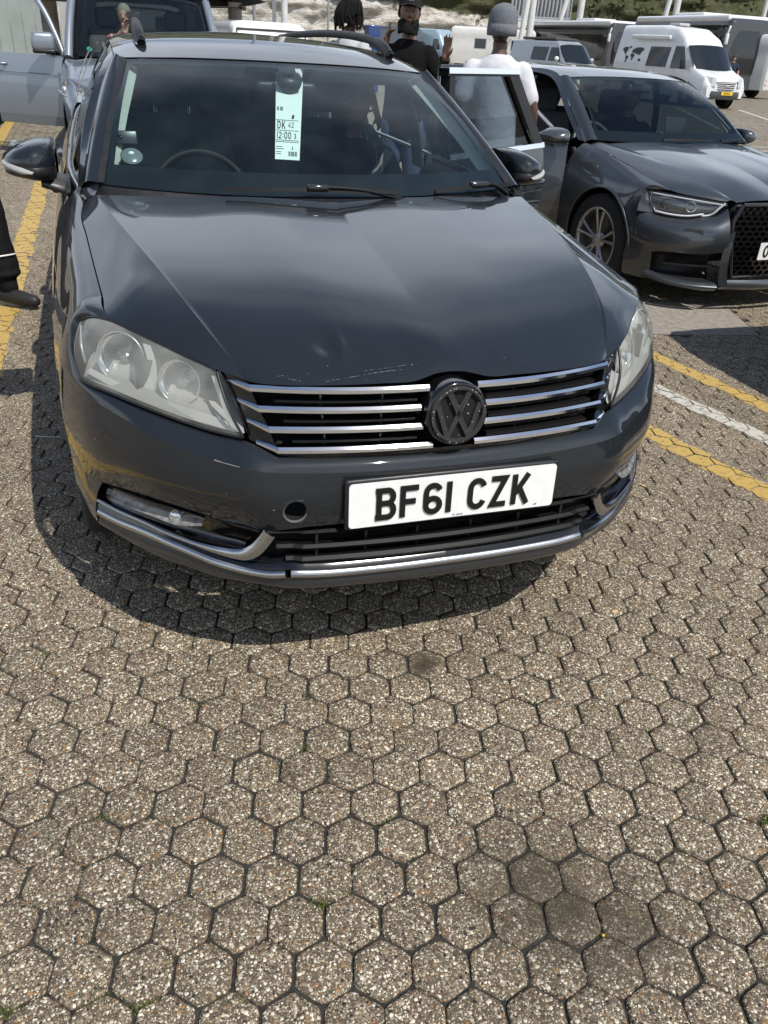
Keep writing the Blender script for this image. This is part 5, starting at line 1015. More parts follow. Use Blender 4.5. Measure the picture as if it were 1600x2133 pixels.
    b_ = MB(); P_ = [(x, gy_(x, z)-.012, z) for x, z in hexo]; b_.tube(P_+P_[:1], .014, 8); b_.build('grille_frame', mat('grille_satin', (.05, .05, .052), .25, metal=.6), H)
    b_ = MB(); cw = .052
    for r_ in range(-6, 8):
        for c_ in range(-10, 11):
            cx, cz = (c_+.5*(r_ % 2))*cw, .455+r_*cw*.60
            if not (abs(cx) < .425-.08*max(0, (.45-cz)/.22) and .255 < cz < .68): continue
            hx = [(cx+.5*cw*math.sin(RAD(60*k))*.92*1.05, cz+.40*cw*math.cos(RAD(60*k))*.92) for k in range(7)]
            A_, B_ = stroke2d(hx, .007); b_.grid(np.array([[(p_[0], gy_(*p_)+.022, p_[1]), (p_[0], gy_(*p_)+.0, p_[1]), (q_[0], gy_(*q_)+.0, q_[1]), (q_[0], gy_(*q_)+.022, q_[1])] for p_, q_ in zip(A_, B_)]), smooth=False)
    hc_ = b_.build('grille_honeycomb', GLOSSBLK, H, fixn=False); hc_['kind'] = 'stuff'
    b_ = MB(); b_.loft([[(-.40, .10, .69), (-.2, .08, .70), (0, .075, .703), (.2, .08, .70), (.40, .10, .69)], [(-.41, .12, .678), (-.2, .09, .682), (0, .085, .684), (.2, .09, .682), (.41, .12, .678)]], 20, 4)
    b_.loft([[(-.43, .04, .225), (-.2, -.0, .225), (0, -.01, .225), (.2, 0, .225), (.43, .04, .225)], [(-.45, .03, .19), (-.2, -.02, .19), (0, -.03, .19), (.2, -.02, .19), (.45, .03, .19)], [(-.46, .06, .16), (-.2, .01, .155), (0, 0, .155), (.2, .01, .155), (.46, .06, .16)]], 24, 8); b_.build('bumper_chin', PAINT2, H)
    b_ = MB(); b_.poly([(x, -.022-.0*z, .42+z) for x, z in rrect(.52, .111, .009)], .004, (0, 1, 0)); pl_ = b_.build('number_plate', PLW, H)
    if plate_txt: t_, _ = lettering('O', .079, (-.225, -.022, .3805), (1, 0, 0), (0, 0, 1), (0, -1, 0), sw=.172, depth=.002); t_.build('plate_character', mat('plate_black'), pl_)
    b_ = MB(); b_.box((0, .60, .46), (1.30, .5, .38)); b_.box((0, 2.4, .44), (1.5, 3.2, .42)); b_.build('inner_structure', DARK, H)
    # windscreen, roof, tail
    WB_ = [(0, 1.215, .940), (.3, 1.225, .940), (.55, 1.255, .943), (.70, 1.285, .946)]; WT_ = [(0, 1.86, 1.345), (.25, 1.87, 1.343), (.45, 1.90, 1.335), (.562, 1.93, 1.326)]
    WM_ = [tuple(np.array(a)*.5+np.array(c)*.5+[0, -.025, .025]) for a, c in zip(WB_, WT_)]; GW_ = loftgrid([full(WB_), full(WM_), full(WT_)], 61, 24)
    wso = MB().grid(GW_).build('windscreen', glass('windscreen_clear', (.70, .78, .76)), H); b_ = MB(); GG = GW_+[0, .004, -.003]; b_.grid(GG[:4]); b_.grid(GG[-2:]); b_.grid(GG[3:, :2]); b_.grid(GG[3:, -2:]); b_.grid(GG[-4:-1, 27:34]); b_.build('windscreen_border', FR, wso)
    for P_ in ([(-.18, 1.205, .955), (-.02, 1.20, .958), (.14, 1.205, .957), (.30, 1.215, .955)], [(.38, 1.22, .955), (.5, 1.235, .96), (.62, 1.27, .962)]):
        b_ = MB(); b_.sweep(spl(P_, 14), [(-.012, 0), (-.006, .012), (.006, .013), (.013, 0)]); b_.build('wiper', SLAT, H)
    rws_ = []
    RC_ = [(0, 1.862, 1.348), (0, 2.05, 1.382), (0, 2.5, 1.405), (0, 3.1, 1.39), (0, 3.7, 1.33)]; RE_ = [(.618, 2.0, 1.330), (.62, 2.2, 1.358), (.618, 2.6, 1.375), (.61, 3.1, 1.362), (.59, 3.65, 1.29)]
    for k in range(20):
        c_, e_ = spl(RC_, 20)[k], spl(RE_, 20)[k]
        rws_.append(spl([np.array(q)+[0, .002, .003] for q in WT_]+[e_], 18) if k == 0 else spl([c_, c_*.5+e_*.5+[0, -.008, .014], c_*.15+e_*.85+[0, 0, .012], e_], 18))
    b_ = MB(); b_.grid(np.array(rws_), mirror=True); b_.build('roof', PAINT2, H, weld=.0005)
    b_ = MB(); b_.loft([full([(0, 3.7, 1.33), (.3, 3.69, 1.325), (.59, 3.65, 1.29)]), full([(0, 4.05, 1.0), (.4, 4.04, 1.0), (.70, 3.98, .97)]), full([(0, 4.25, .78), (.4, 4.24, .78), (.76, 4.15, .78)]), full([(0, 4.28, .5), (.4, 4.27, .5), (.77, 4.18, .5)]), full([(0, 4.2, .22), (.4, 4.19, .22), (.72, 4.1, .22)])], 30, 20); b_.build('tailgate', PAINT2, H)
    # cabin
    b_ = MB(); b_.loft([full([(0, 1.24, .935), (.4, 1.26, .935), (.68, 1.31, .93)]), full([(0, 1.55, .94), (.4, 1.57, .935), (.70, 1.6, .92)]), full([(0, 1.68, .85), (.4, 1.68, .85), (.70, 1.7, .85)])], 30, 10); b_.build('dashboard', mat('dash_black'), H)
    for s_ in (-1, 1):
        sx = s_*.36; b_ = MB(); b_.rbox((sx, 2.50, .72), (.48, .16, .66), .07, n=4, tilt=-.2); b_.rbox((sx, 2.2, .46), (.48, .5, .16), .06, n=4); st_ = b_.build('front_seat', INTD, H); b_ = MB(); b_.rbox((sx, 2.60, 1.13), (.26, .11, .20), .045, n=4); b_.build('headrest', INTD, st_)
        MB().grid(loftgrid([[(.74, 2.40, .90), (.68, 2.36, 1.15), (.595, 2.34, 1.34)], [(.75, 2.50, .90), (.69, 2.46, 1.15), (.60, 2.44, 1.34)]], 8, 3)*np.array([s_, 1, 1])).build('door_pillar', GLOSSBLK, H)
    b_ = MB(); b_.rbox((0, 3.15, .75), (1.2, .16, .6), .06, n=4, tilt=-.25); b_.build('rear_bench', INTD, H)
    swc = np.array([-.36, 1.80, .85]); b_ = MB(); b_.tube([swc+.18*(math.cos(a)*np.array([1, 0, 0])+math.sin(a)*np.array([0, .42, .9])) for a in np.linspace(0, 6.2832, 37)], .016, 10, caps=False); b_.lathe([(0, .02), (.07, .0), (.08, -.02)], swc, (0, -.9, .42), 16); b_.build('steering_wheel', mat('grey_leather', (.05, .05, .05), .3), H)
    b_ = MB(); b_.rbox((.02, 1.84, 1.27), (.22, .03, .06), .02); b_.build('interior_mirror', BLK, H)
    b_ = MB(); b_.loft([full([(0, 1.92, 1.33), (.5, 1.95, 1.31)]), full([(0, 2.5, 1.385), (.57, 2.5, 1.345)]), full([(0, 3.5, 1.34), (.55, 3.45, 1.28)])], 16, 8); b_.build('headlining', mat('dark_headlining', (.06, .06, .06), .9), H)
    if open_door:
        HG_ = np.array([-.865, 1.40, 0]); an = RAD(58); D_ = np.array([-math.sin(an), math.cos(an), 0]); N_ = np.array([-D_[1], D_[0], 0]) if -D_[1] < 0 and False else np.array([-math.cos(an), -math.sin(an), 0])
        def q_(s_, z, o_=0.): return HG_+D_*s_+N_*(.04*math.sin(math.pi*min(1, max(0, (z-.22)/.70)))-.42*max(0, z-.90)+o_)+np.array([0, 0, z])
        b_ = MB(); zz2 = np.linspace(.22, .90, 16)
        b_.grid(np.array([[q_(f*1.02, z) for f in np.linspace(0, 1, 12)] for z in zz2])); b_.grid(np.array([[q_(f*1.02, z, -.085) for f in np.linspace(0, 1, 12)] for z in zz2])); b_.grid(np.array([[q_(1.02, z, o_) for o_ in (0, -.085)] for z in zz2])); b_.grid(np.array([[q_(0, z, o_) for o_ in (0, -.085)] for z in zz2])); b_.grid(np.array([[q_(f*1.02, .90, o_) for o_ in (0, -.085)] for f in np.linspace(0, 1, 6)]))
        dr = b_.build('front_door', PAINT2, H, label='driver door standing open')
        P_ = spl([q_(.02, .91, -.02), q_(.20, 1.05, -.02), q_(.45, 1.24, -.02), q_(.62, 1.325, -.02), q_(.85, 1.35, -.02), q_(.99, 1.34, -.02)], 26); b_ = MB(); b_.tube(P_, .022, 8); b_.tube([q_(.99, .9, -.02), q_(.99, 1.34, -.02)], .024, 8); b_.build('window_frame', PAINT2, dr)
        b_ = MB(); b_.tube(P_[:22]+N_*.022, .006, 6); b_.build('frame_trim', CHROME, dr)
        b_ = MB(); b_.tube([q_(f, .905, .004) for f in np.linspace(0, 1.02, 10)], .008, 6); b_.build('belt_trim', mat('dark_chrome', (.3, .3, .31), .2, metal=1.), dr)
        b_ = MB(); c_ = q_(.10, .955, .115); b_ = small_mirror(c_, -1, .9, .5); b_.tube([q_(.10, .90, .0), q_(.10, .905, .06), c_-[0, 0, .04]], .022, 8); mo2 = b_.build('door_mirror', mat('mirror_grey_paint', (.10, .105, .11), .25, metal=.5, coat=1.), dr)
        b_ = MB(); b_.grid(np.array([[q_(.04+.96*f, .9+(min(1.32, .93+.95*(.04+.96*f)*.75+.02)-.9)*v, -.03) for f in np.linspace(0, 1, 8)] for v in np.linspace(0, .35, 4)])); b_.build('window_glass', SIDEG, dr)
    return H
hatch = make_hatch('dark grey hatchback with honeycomb grille and its driver door open', (3.53, 2.83, 0), .082)
hatch.scale = (1, 1, .97)
# ================================================================ vans, motorhomes and coaches
def van_paint(name, c, metal=.0): return mat(name, c, .35, metal=metal, coat=.8, noise=.05, nscale=2)
BLUESILV = car_paint('blue_silver_paint', (.27, .305, .35), metal=.55, rough=.36, flake=.3)
VWHITE = van_paint('van_white', (.70, .71, .71)); VSILV = van_paint('van_silver', (.36, .38, .40), .4); VGREY = van_paint('van_grey', (.10, .11, .12), .3); VBLUE = van_paint('van_pale_blue', (.36, .47, .53), .2); VCREAM = van_paint('motorhome_cream', (.66, .65, .61))
VGL = mat('dark_window', (.012, .015, .018), .06, spec=.7); VGL2 = glass('van_windscreen', (.74, .82, .81)); LAMP = mat('lamp_clear', (.55, .56, .56), .12, metal=.6)
class Body:
    """side stations: (y, z_bottom, x_low, z_belt, x_belt, z_shoulder, x_shoulder, z_roof)"""
    def __init__(s, st): s.st = np.array(st, float)
    def prof(s, y):
        q = [np.interp(y, s.st[:, 0], s.st[:, k]) for k in range(1, 8)]; zb, xl, zm, xm, zs, xs_, zr = q
        return np.array([(xl, zb), (xl+(xm-xl)*.6, zb+(zm-zb)*.45), (xm, zm), (xm+(xs_-xm)*.55+.006, zm+(zs-zm)*.55), (xs_, zs), (xs_-.10*(zr-zs)-.02, zs+(zr-zs)*.62), (xs_-.10*(zr-zs)-.075, zr-.03), (xs_*.72, zr-.006), (xs_*.3, zr), (0, zr)])
    def x(s, y, z):
        p_ = s.prof(y)[:5]; return float(np.interp(z, p_[:, 1], p_[:, 0]))
    def shell(s, m, parent, name='body', ny=60, cut=None):
        ys_ = sorted(set(list(np.linspace(s.st[0, 0], s.st[-1, 0], ny))+list(s.st[:, 0]))); G_ = np.array([[(p_[0], y, p_[1]) for p_ in spl(s.prof(y), 30)] for y in ys_])
        b_ = MB(); ya = np.array(ys_)
        if cut:
            b_.grid(G_[ya <= cut[0]], mirror=True); b_.grid(G_[ya >= cut[1]], mirror=True); mid = [y for y in ys_ if cut[0] <= y <= cut[1]]; b_.grid(np.array([[(p_[0], y, p_[1]) for p_ in spl(s.prof(y)[:3], 9)] for y in mid]), mirror=True)
        else: b_.grid(G_, mirror=True)
        for e_, yy in ((G_[0], 0), (G_[-1], -1)): P_ = np.concatenate([e_, e_[::-1]*[-1, 1, 1]]); b_.add(P_, [tuple(range(len(P_)))], False)
        return b_.build(name, m, parent)
    def pane(s, sg, quad, off=.006, n=8):
        """a panel lying on the side: quad of (y, z) corners bl, br, tr, tl"""
        (y0, z0), (y1, z1), (y2, z2), (y3, z3) = quad; G_ = []
        for v in np.linspace(0, 1, 6):
            row = []
            for u in np.linspace(0, 1, n):
                y = (y0*(1-u)+y1*u)*(1-v)+(y3*(1-u)+y2*u)*v; z = (z0*(1-u)+z1*u)*(1-v)+(z3*(1-u)+z2*u)*v; row.append((sg*(s.x(y, z)+off), y, z))
            G_.append(row)
        return MB().grid(np.array(G_))
def simple_wheels(parent, body, ys_, R_=.33, x=None, m=None):
    for s_ in (-1, 1):
        for y in ys_:
            xx = (x or body.x(y, .5))-.06
            b_ = MB(); b_.lathe([(0, .06), (R_*.6, .055), (R_*.62, .075), (R_*.9, .085), (R_, .05), (R_, -.14), (0, -.14)], (s_*xx, y, R_), (s_, 0, 0), 24); w_ = b_.build('wheel', RUB, parent)
            b_ = MB(); b_.lathe([(0, .07), (R_*.3, .068), (R_*.56, .06), (R_*.6, .075)], (s_*xx, y, R_), (s_, 0, 0), 20); b_.build('rim', m or SILV, w_)
            b_ = MB(); b_.lathe([(R_*1.22, .066), (0, .066)], (s_*(body.x(y, .5)-.06), y, R_), (s_, 0, 0), 24); b_.build('wheel_arch_liner', DARK, parent)
def front_face(parent, curves, m, name, n=20, nv=6): b_ = MB(); b_.loft([full(c, 15) for c in curves], n*2, nv); return b_.build(name, m, parent)

# ---- the blue-silver van behind the estate car, front door open
V1 = empty('silver_van', 'blue silver van behind the estate car, its front door open', 'van', (-.10, 8.72, 0), -.05)
B1 = Body([(.02, .30, .78, .62, .84, .70, .80, .72), (.22, .26, .90, .74, .90, .90, .84, .935), (.60, .26, .945, .85, .93, 1.0, .86, 1.05), (.95, .26, .95, .98, .94, 1.06, .90, 1.10), (1.10, .26, .95, 1.05, .94, 1.20, .88, 1.26), (1.35, .26, .95, 1.08, .94, 1.46, .83, 1.52), (1.62, .26, .95, 1.08, .94, 1.70, .80, 1.80), (1.85, .26, .95, 1.08, .94, 1.74, .80, 1.90), (3.0, .26, .95, 1.08, .945, 1.76, .80, 1.93), (4.9, .28, .94, 1.08, .935, 1.74, .78, 1.88)])
B1.shell(BLUESILV, V1, ny=90, cut=(.96, 1.64))
for s_ in (-1, 1): b = MB(); b.tube(spl([(s_*.86, 1.0, 1.09), (s_*.83, 1.25, 1.38), (s_*.775, 1.62, 1.735)], 16), .05, 8); b.build('windscreen_pillar', BLUESILV, V1)
W1B = [(0, .86, 1.125), (.3, .875, 1.125), (.6, .92, 1.122), (.78, .985, 1.118)]; W1T = [(0, 1.50, 1.765), (.3, 1.515, 1.762), (.55, 1.55, 1.745), (.70, 1.60, 1.72)]
W1M = [tuple(np.array(a)*.5+np.array(c)*.5+[0, -.035, .03]) for a, c in zip(W1B, W1T)]
# cavity behind the glass, so that the seats and driver can be seen
b = MB(); b.loft([full(W1B), full(W1M), full(W1T)], 50, 16); ws1 = b.build('windscreen', VGL2, V1)
GG = loftgrid([full(W1B), full(W1M), full(W1T)], 51, 20)+[0, -.003, .003]; b = MB(); b.grid(GG[:2]); b.grid(GG[:, :2]); b.grid(GG[:, -2:]); b.grid(GG[-2:]); b.build('windscreen_border', FR, ws1)
for s_ in (-1, 1):
    mir = np.array([s_, 1, 1])
    b = MB(); b.grid(loftgrid([[(.46, .02, .70), (.66, .05, .72), (.86, .16, .75), (.965, .42, .80)], [(.47, .07, .80), (.68, .11, .86), (.88, .25, .93), (.965, .52, .96)]], 16, 8)*mir); hl_ = b.build('headlamp', CLEAR, V1)
    b = MB(); b.grid(loftgrid([[(.46, .035, .70), (.65, .065, .72), (.85, .175, .75), (.955, .43, .80)], [(.47, .085, .80), (.67, .125, .86), (.87, .265, .93), (.955, .53, .96)]], 16, 8)*mir); b.build('lamp_housing', mat('lamp_dark'), hl_)
    for cx, cy, cz, r_ in ((.72, .095, .79, .055), (.86, .22, .84, .05)): b = MB(); b.lathe([(r_, .02), (r_*.9, .0), (.01, -.01)], (s_*cx, cy, cz), (s_*.35, -1, .15), 20); b.build('reflector_bowl', REFL, hl_)
    b = MB(); b.tube(spl(np.array([(.46, .02, .698), (.66, .045, .715), (.86, .155, .748), (.962, .40, .79)])*mir, 14), .012, 6); b.build('lamp_strip', LAMP, hl_)
b = MB(); b.loft([full([(0, .0, .80), (.42, .10, .79)]), full([(0, -.01, .70), (.42, .09, .69)])], 16, 4); b.build('grille', GLOSSBLK, V1)
for z in (.72, .78): b = MB(); b.tube(spl(full([(0, -.02, z), (.2, .0, z), (.42, .085, z)], 9), 20), .007, 6); b.build('chrome_bar', CHROME, V1)
b = MB(); b.loft([full([(0, -.06, .62), (.5, .02, .62), (.86, .3, .64)]), full([(0, -.09, .45), (.5, -.01, .45), (.90, .3, .47)]), full([(0, -.06, .27), (.5, .02, .27), (.88, .3, .27)])], 40, 14); b.build('front_bumper', BLUESILV, V1)
b = MB(); b.loft([full([(0, -.088, .48), (.45, -.005, .48)]), full([(0, -.092, .34), (.45, -.01, .34)])], 20, 4); b.build('lower_intake', DARK, V1)
simple_wheels(V1, B1, (.92, 3.9), .33)
b = MB(); b.loft([full([(0, 1.0, 1.12), (.75, 1.05, 1.11)]), full([(0, 1.3, 1.12), (.76, 1.32, 1.10)]), full([(0, 1.4, .95), (.78, 1.42, .95)])], 20, 8); b.build('dashboard', mat('dash_black'), V1)
# the open door: outer skin, window frame, glass, mirror, handle
HG1 = np.array([-.93, 1.20, 0]); an1 = RAD(60); D1 = np.array([-math.sin(an1), math.cos(an1), 0]); N1 = np.array([-math.cos(an1), -math.sin(an1), 0])
def w1(s_, z, o_=0.): return HG1+D1*s_+N1*(.03*math.sin(math.pi*min(1, max(0, (z-.3)/.8)))-.20*max(0, z-1.10)+o_)+np.array([0, 0, z])
b = MB(); zz_ = np.linspace(.34, 1.10, 16); b.grid(np.array([[w1(f*.98, z) for f in np.linspace(0, 1, 12)] for z in zz_])); b.grid(np.array([[w1(f*.98, z, -.08) for f in np.linspace(0, 1, 12)] for z in zz_])); b.grid(np.array([[w1(.98, z, o_) for o_ in (0, -.08)] for z in zz_])); b.grid(np.array([[w1(0, z, o_) for o_ in (0, -.08)] for z in zz_])); b.grid(np.array([[w1(f*.98, 1.10, o_) for o_ in (0, -.08)] for f in np.linspace(0, 1, 6)]))
vd = b.build('front_door', BLUESILV, V1, label='driver door standing open')
P_ = spl([w1(.0, 1.10, -.02), w1(.10, 1.30, -.02), w1(.28, 1.58, -.02), w1(.42, 1.72, -.02), w1(.62, 1.77, -.02), w1(.9, 1.77, -.02), w1(.96, 1.74, -.02)], 30); b = MB(); b.tube(P_, .03, 8); b.tube([w1(.955, 1.1, -.02), w1(.95, 1.75, -.02)], .034, 8); b.build('window_frame', BLUESILV, vd)
b = MB(); b.grid(np.array([[w1(s_, z, -.02) for s_ in np.linspace(float(np.interp(z, [1.1, 1.3, 1.58, 1.72, 1.77], [.02, .11, .29, .43, .6])), .94, 8)] for z in np.linspace(1.10, 1.76, 10)])); b.build('window_glass', glass('door_glass_van', (.70, .78, .76)), vd)
b = MB(); c_ = w1(.16, 1.235, .15); b.rbox((0, 0, 0), (.26, .12, .20), .055, n=5); q = b.build('door_mirror', BLUESILV, vd); q.location = c_; q.rotation_euler = (0, 0, .1)
b = MB(); b.rbox((0, 0, 0), (.25, .11, .05), .02, n=3); b.tube([(.05, .05, 0), (.12, .14, -.02), (.15, .2, -.03)], .03, 8); q2 = b.build('mirror_foot', BLK, q); q2.location = (0, .005, -.095)
b = MB(); b.tube(spl([w1(.78, .98, .0), w1(.80, .98, .035), w1(.93, .985, .035), w1(.95, .985, 0)], 12), .017, 8); b.build('door_handle', BLUESILV, vd)
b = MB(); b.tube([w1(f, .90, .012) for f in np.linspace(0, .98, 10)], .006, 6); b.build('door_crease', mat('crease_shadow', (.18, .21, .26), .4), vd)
b = MB(); b.grid(np.array([[w1(f, z, .004) for f in np.linspace(0, .98, 6)] for z in (.345, .44)])); b.build('sill_strip', mat('sill_grey', (.16, .17, .18), .5), vd)
MB().lathe([(0, .002), (.028, .002), (.03, 0)], (-.62, 1.015, 1.19), (0, -.85, .5), 16).build('badge_sticker', mat('green_sticker', (.05, .35, .28), .6), ws1)
for x in (-.42, .42):
    b = MB(); b.rbox((x, 2.0, 1.05), (.5, .16, .72), .07, n=4, tilt=-.12); st_ = b.build('front_seat', mat('grey_upholstery', (.07, .072, .075), .9), V1); b = MB(); b.rbox((x, 2.06, 1.52), (.27, .12, .22), .05, n=4); b.build('headrest', mat('grey_upholstery'), st_)

# ---- white high-roof camper with a world map on its side
V2 = empty('camper_van', 'white high roof camper van with black world map on its side', 'camper van', (21.15, 25.95, 0), .076)
B2_ = Body([(.02, .35, .80, .60, .86, .72, .84, .76), (.20, .30, .95, .80, .93, .98, .88, 1.02), (.85, .30, .98, 1.0, .96, 1.20, .90, 1.26), (1.45, .30, .98, 1.15, .97, 1.82, .86, 1.93), (1.75, .30, .98, 1.2, .98, 2.05, .86, 2.22), (2.3, .30, .98, 1.2, .98, 2.22, .80, 2.50), (3.2, .30, .98, 1.2, .98, 2.25, .78, 2.58), (5.6, .32, .98, 1.2, .98, 2.22, .78, 2.56)])
B2_.shell(VWHITE, V2, ny=70)
front_face(V2, [[(0, .62, 1.20), (.5, .68, 1.20), (.90, .86, 1.19)], [(0, .95, 1.58), (.5, 1.0, 1.57), (.90, 1.14, 1.55)], [(0, 1.30, 1.98), (.5, 1.34, 1.97), (.85, 1.46, 1.94)]], VGL, 'windscreen')
b = MB(); b.loft([full([(0, -.02, .86), (.3, .0, .86), (.46, .05, .86)]), full([(0, -.03, .62), (.3, -.01, .62), (.44, .04, .62)])], 14, 4); gr = b.build('grille', mat('grille_grey', (.05, .05, .05), .5), V2)
for z in (.64, .70, .76, .82): b = MB(); b.tube(spl(full([(0, -.045, z), (.3, -.02, z), (.45, .03, z)], 9), 16), .012, 6); b.build('grille_slat', VWHITE, gr)
b = MB(); b.ball((0, -.06, .74), (.10, .02, .045), 16, 8); b.build('badge', CHROME, gr)
for s_ in (-1, 1):
    b = MB(); b.grid(loftgrid([[(.50, .0, .70), (.68, .04, .72), (.84, .14, .76)], [(.52, .06, .98), (.70, .12, 1.0), (.86, .28, 1.02)]], 10, 5)*np.array([s_, 1, 1])+[0, -.03, 0]); b.build('headlamp', LAMP, V2)
    for k, (quad, nm) in enumerate((([(1.25, 1.18), (2.10, 1.18), (2.10, 1.90), (1.62, 1.90)], 'door_window'), ([(2.35, 1.20), (3.55, 1.20), (3.55, 1.86), (2.35, 1.86)], 'side_window'))): B2_.pane(s_, quad, .012).build(nm, VGL, V2)
    b = MB(); b.rbox((s_*1.12, 1.28, 1.36), (.16, .12, .34), .04); b.tube([(s_*1.0, 1.30, 1.25), (s_*1.12, 1.28, 1.3)], .03, 6); b.build('door_mirror', BLK, V2)
    b = MB(); b.box((s_*.985, 3.9, .62), (.02, 3.0, .10)); b.build('rub_strip', BLK, V2)
b = MB(); b.loft([full([(0, -.06, .56), (.6, .0, .56), (.95, .25, .58)]), full([(0, -.08, .42), (.6, -.02, .42), (.97, .25, .43)]), full([(0, -.05, .30), (.6, .01, .30), (.96, .25, .3)])], 24, 8); b.build('front_bumper', mat('bumper_grey', (.05, .05, .052), .5), V2)
b = MB(); b.box((0, -.10, .50), (.52, .012, .115)); pl2 = b.build('number_plate', mat('plate_yellow', (.72, .48, .03), .5), V2)
t_, w_ = lettering('SR-251-S', .075, (0, 0, 0), (1, 0, 0), (0, 0, 1), (0, -1, 0), sw=.15, gap=.1, wsc=.72, depth=.003); lb = MB(); lb.add(np.concatenate(t_.v)+[-w_/2, -.107, .4625], t_.f, False); lb.build('plate_print', mat('plate_black'), pl2)['kind'] = 'stuff'
b = MB(); b.rbox((-.99, 3.5, 2.16), (.12, 2.3, .15), .05); b.build('awning_cassette', VWHITE, V2)
b = MB(); b.rbox((0, 3.2, 2.62), (.5, .6, .10), .04); b.build('roof_vent', mat('vent_grey', (.4, .4, .4), .5), V2)
simple_wheels(V2, B2_, (.95, 4.4), .34)
# continents as flat vinyl on the near side
CONT = {'north_america': [(0, .78), (.06, .92), (.18, .96), (.30, .90), (.24, .80), (.25, .70), (.19, .64), (.21, .56), (.26, .50), (.18, .54), (.12, .62), (.08, .70)], 'south_america': [(.24, .48), (.33, .46), (.38, .36), (.33, .24), (.29, .08), (.25, .10), (.26, .26), (.22, .38)], 'greenland': [(.30, .98), (.40, 1.0), (.39, .90), (.33, .86)],
 'europe_asia': [(.46, .70), (.50, .82), (.58, .90), (.72, .95), (.90, .95), (1.0, .86), (.96, .76), (.90, .70), (.89, .60), (.82, .50), (.78, .60), (.72, .52), (.68, .62), (.60, .60), (.57, .66), (.50, .62)], 'africa': [(.45, .58), (.52, .60), (.60, .57), (.64, .46), (.60, .38), (.57, .22), (.53, .20), (.51, .38), (.45, .46)], 'australia': [(.84, .30), (.92, .34), (.98, .26), (.94, .18), (.85, .20)]}
VIN = mat('black_vinyl', (.012, .012, .012), .4)
for cn, pl in CONT.items():
    b = MB(); P_ = []
    for u, v in pl:
        y = 5.25-u*1.35; z = 1.22+v*.62; P_.append((-(B2_.x(y, z)+.010), y, z))
    b.poly(P_, .006, (-1, 0, 0)); b.build('map_'+cn, VIN, V2)

# ---- silver people-carrier van next to it
V3 = empty('silver_van', 'small silver van parked left of the white camper van', 'van', (20.7, 34.6, 0), .22)
B3_ = Body([(.02, .30, .78, .62, .84, .70, .80, .74), (.22, .26, .90, .74, .90, .90, .84, .95), (.95, .26, .95, .98, .94, 1.06, .90, 1.12), (1.62, .26, .95, 1.08, .94, 1.70, .78, 1.82), (1.9, .26, .95, 1.08, .94, 1.74, .78, 1.93), (4.9, .28, .94, 1.08, .935, 1.74, .78, 1.92)])
B3_.shell(VSILV, V3)
front_face(V3, [[(0, .76, 1.12), (.5, .80, 1.12), (.84, .96, 1.11)], [(0, 1.08, 1.46), (.5, 1.12, 1.45), (.82, 1.26, 1.42)], [(0, 1.42, 1.80), (.5, 1.45, 1.79), (.74, 1.55, 1.75)]], VGL, 'windscreen')
for s_ in (-1, 1):
    B3_.pane(s_, [(1.22, 1.12), (2.05, 1.12), (2.05, 1.66), (1.55, 1.66)], .01).build('door_window', VGL, V3); B3_.pane(s_, [(2.2, 1.12), (3.3, 1.12), (3.3, 1.66), (2.2, 1.66)], .01).build('side_window', VGL, V3)
    b = MB(); b.ball((s_*1.06, 1.3, 1.22), (.12, .08, .10), 12, 8); b.build('door_mirror', VWHITE if s_ < 0 else VSILV, V3)
    b = MB(); b.grid(loftgrid([[(.45, .10, .70), (.82, .24, .74)], [(.47, .16, .86), (.86, .36, .95)]], 8, 5)*np.array([s_, 1, 1])+[0, -.04, 0]); b.build('headlamp', LAMP, V3)
b = MB(); b.rbox((0, 3.2, 1.99), (1.3, 2.4, .10), .04); b.build('roof_tray', mat('bumper_grey'), V3)
b = MB(); b.loft([full([(0, -.05, .62), (.86, .3, .64)]), full([(0, -.08, .45), (.9, .3, .47)]), full([(0, -.05, .27), (.88, .3, .27)])], 20, 8); b.build('front_bumper', VSILV, V3)
simple_wheels(V3, B3_, (.92, 3.9))

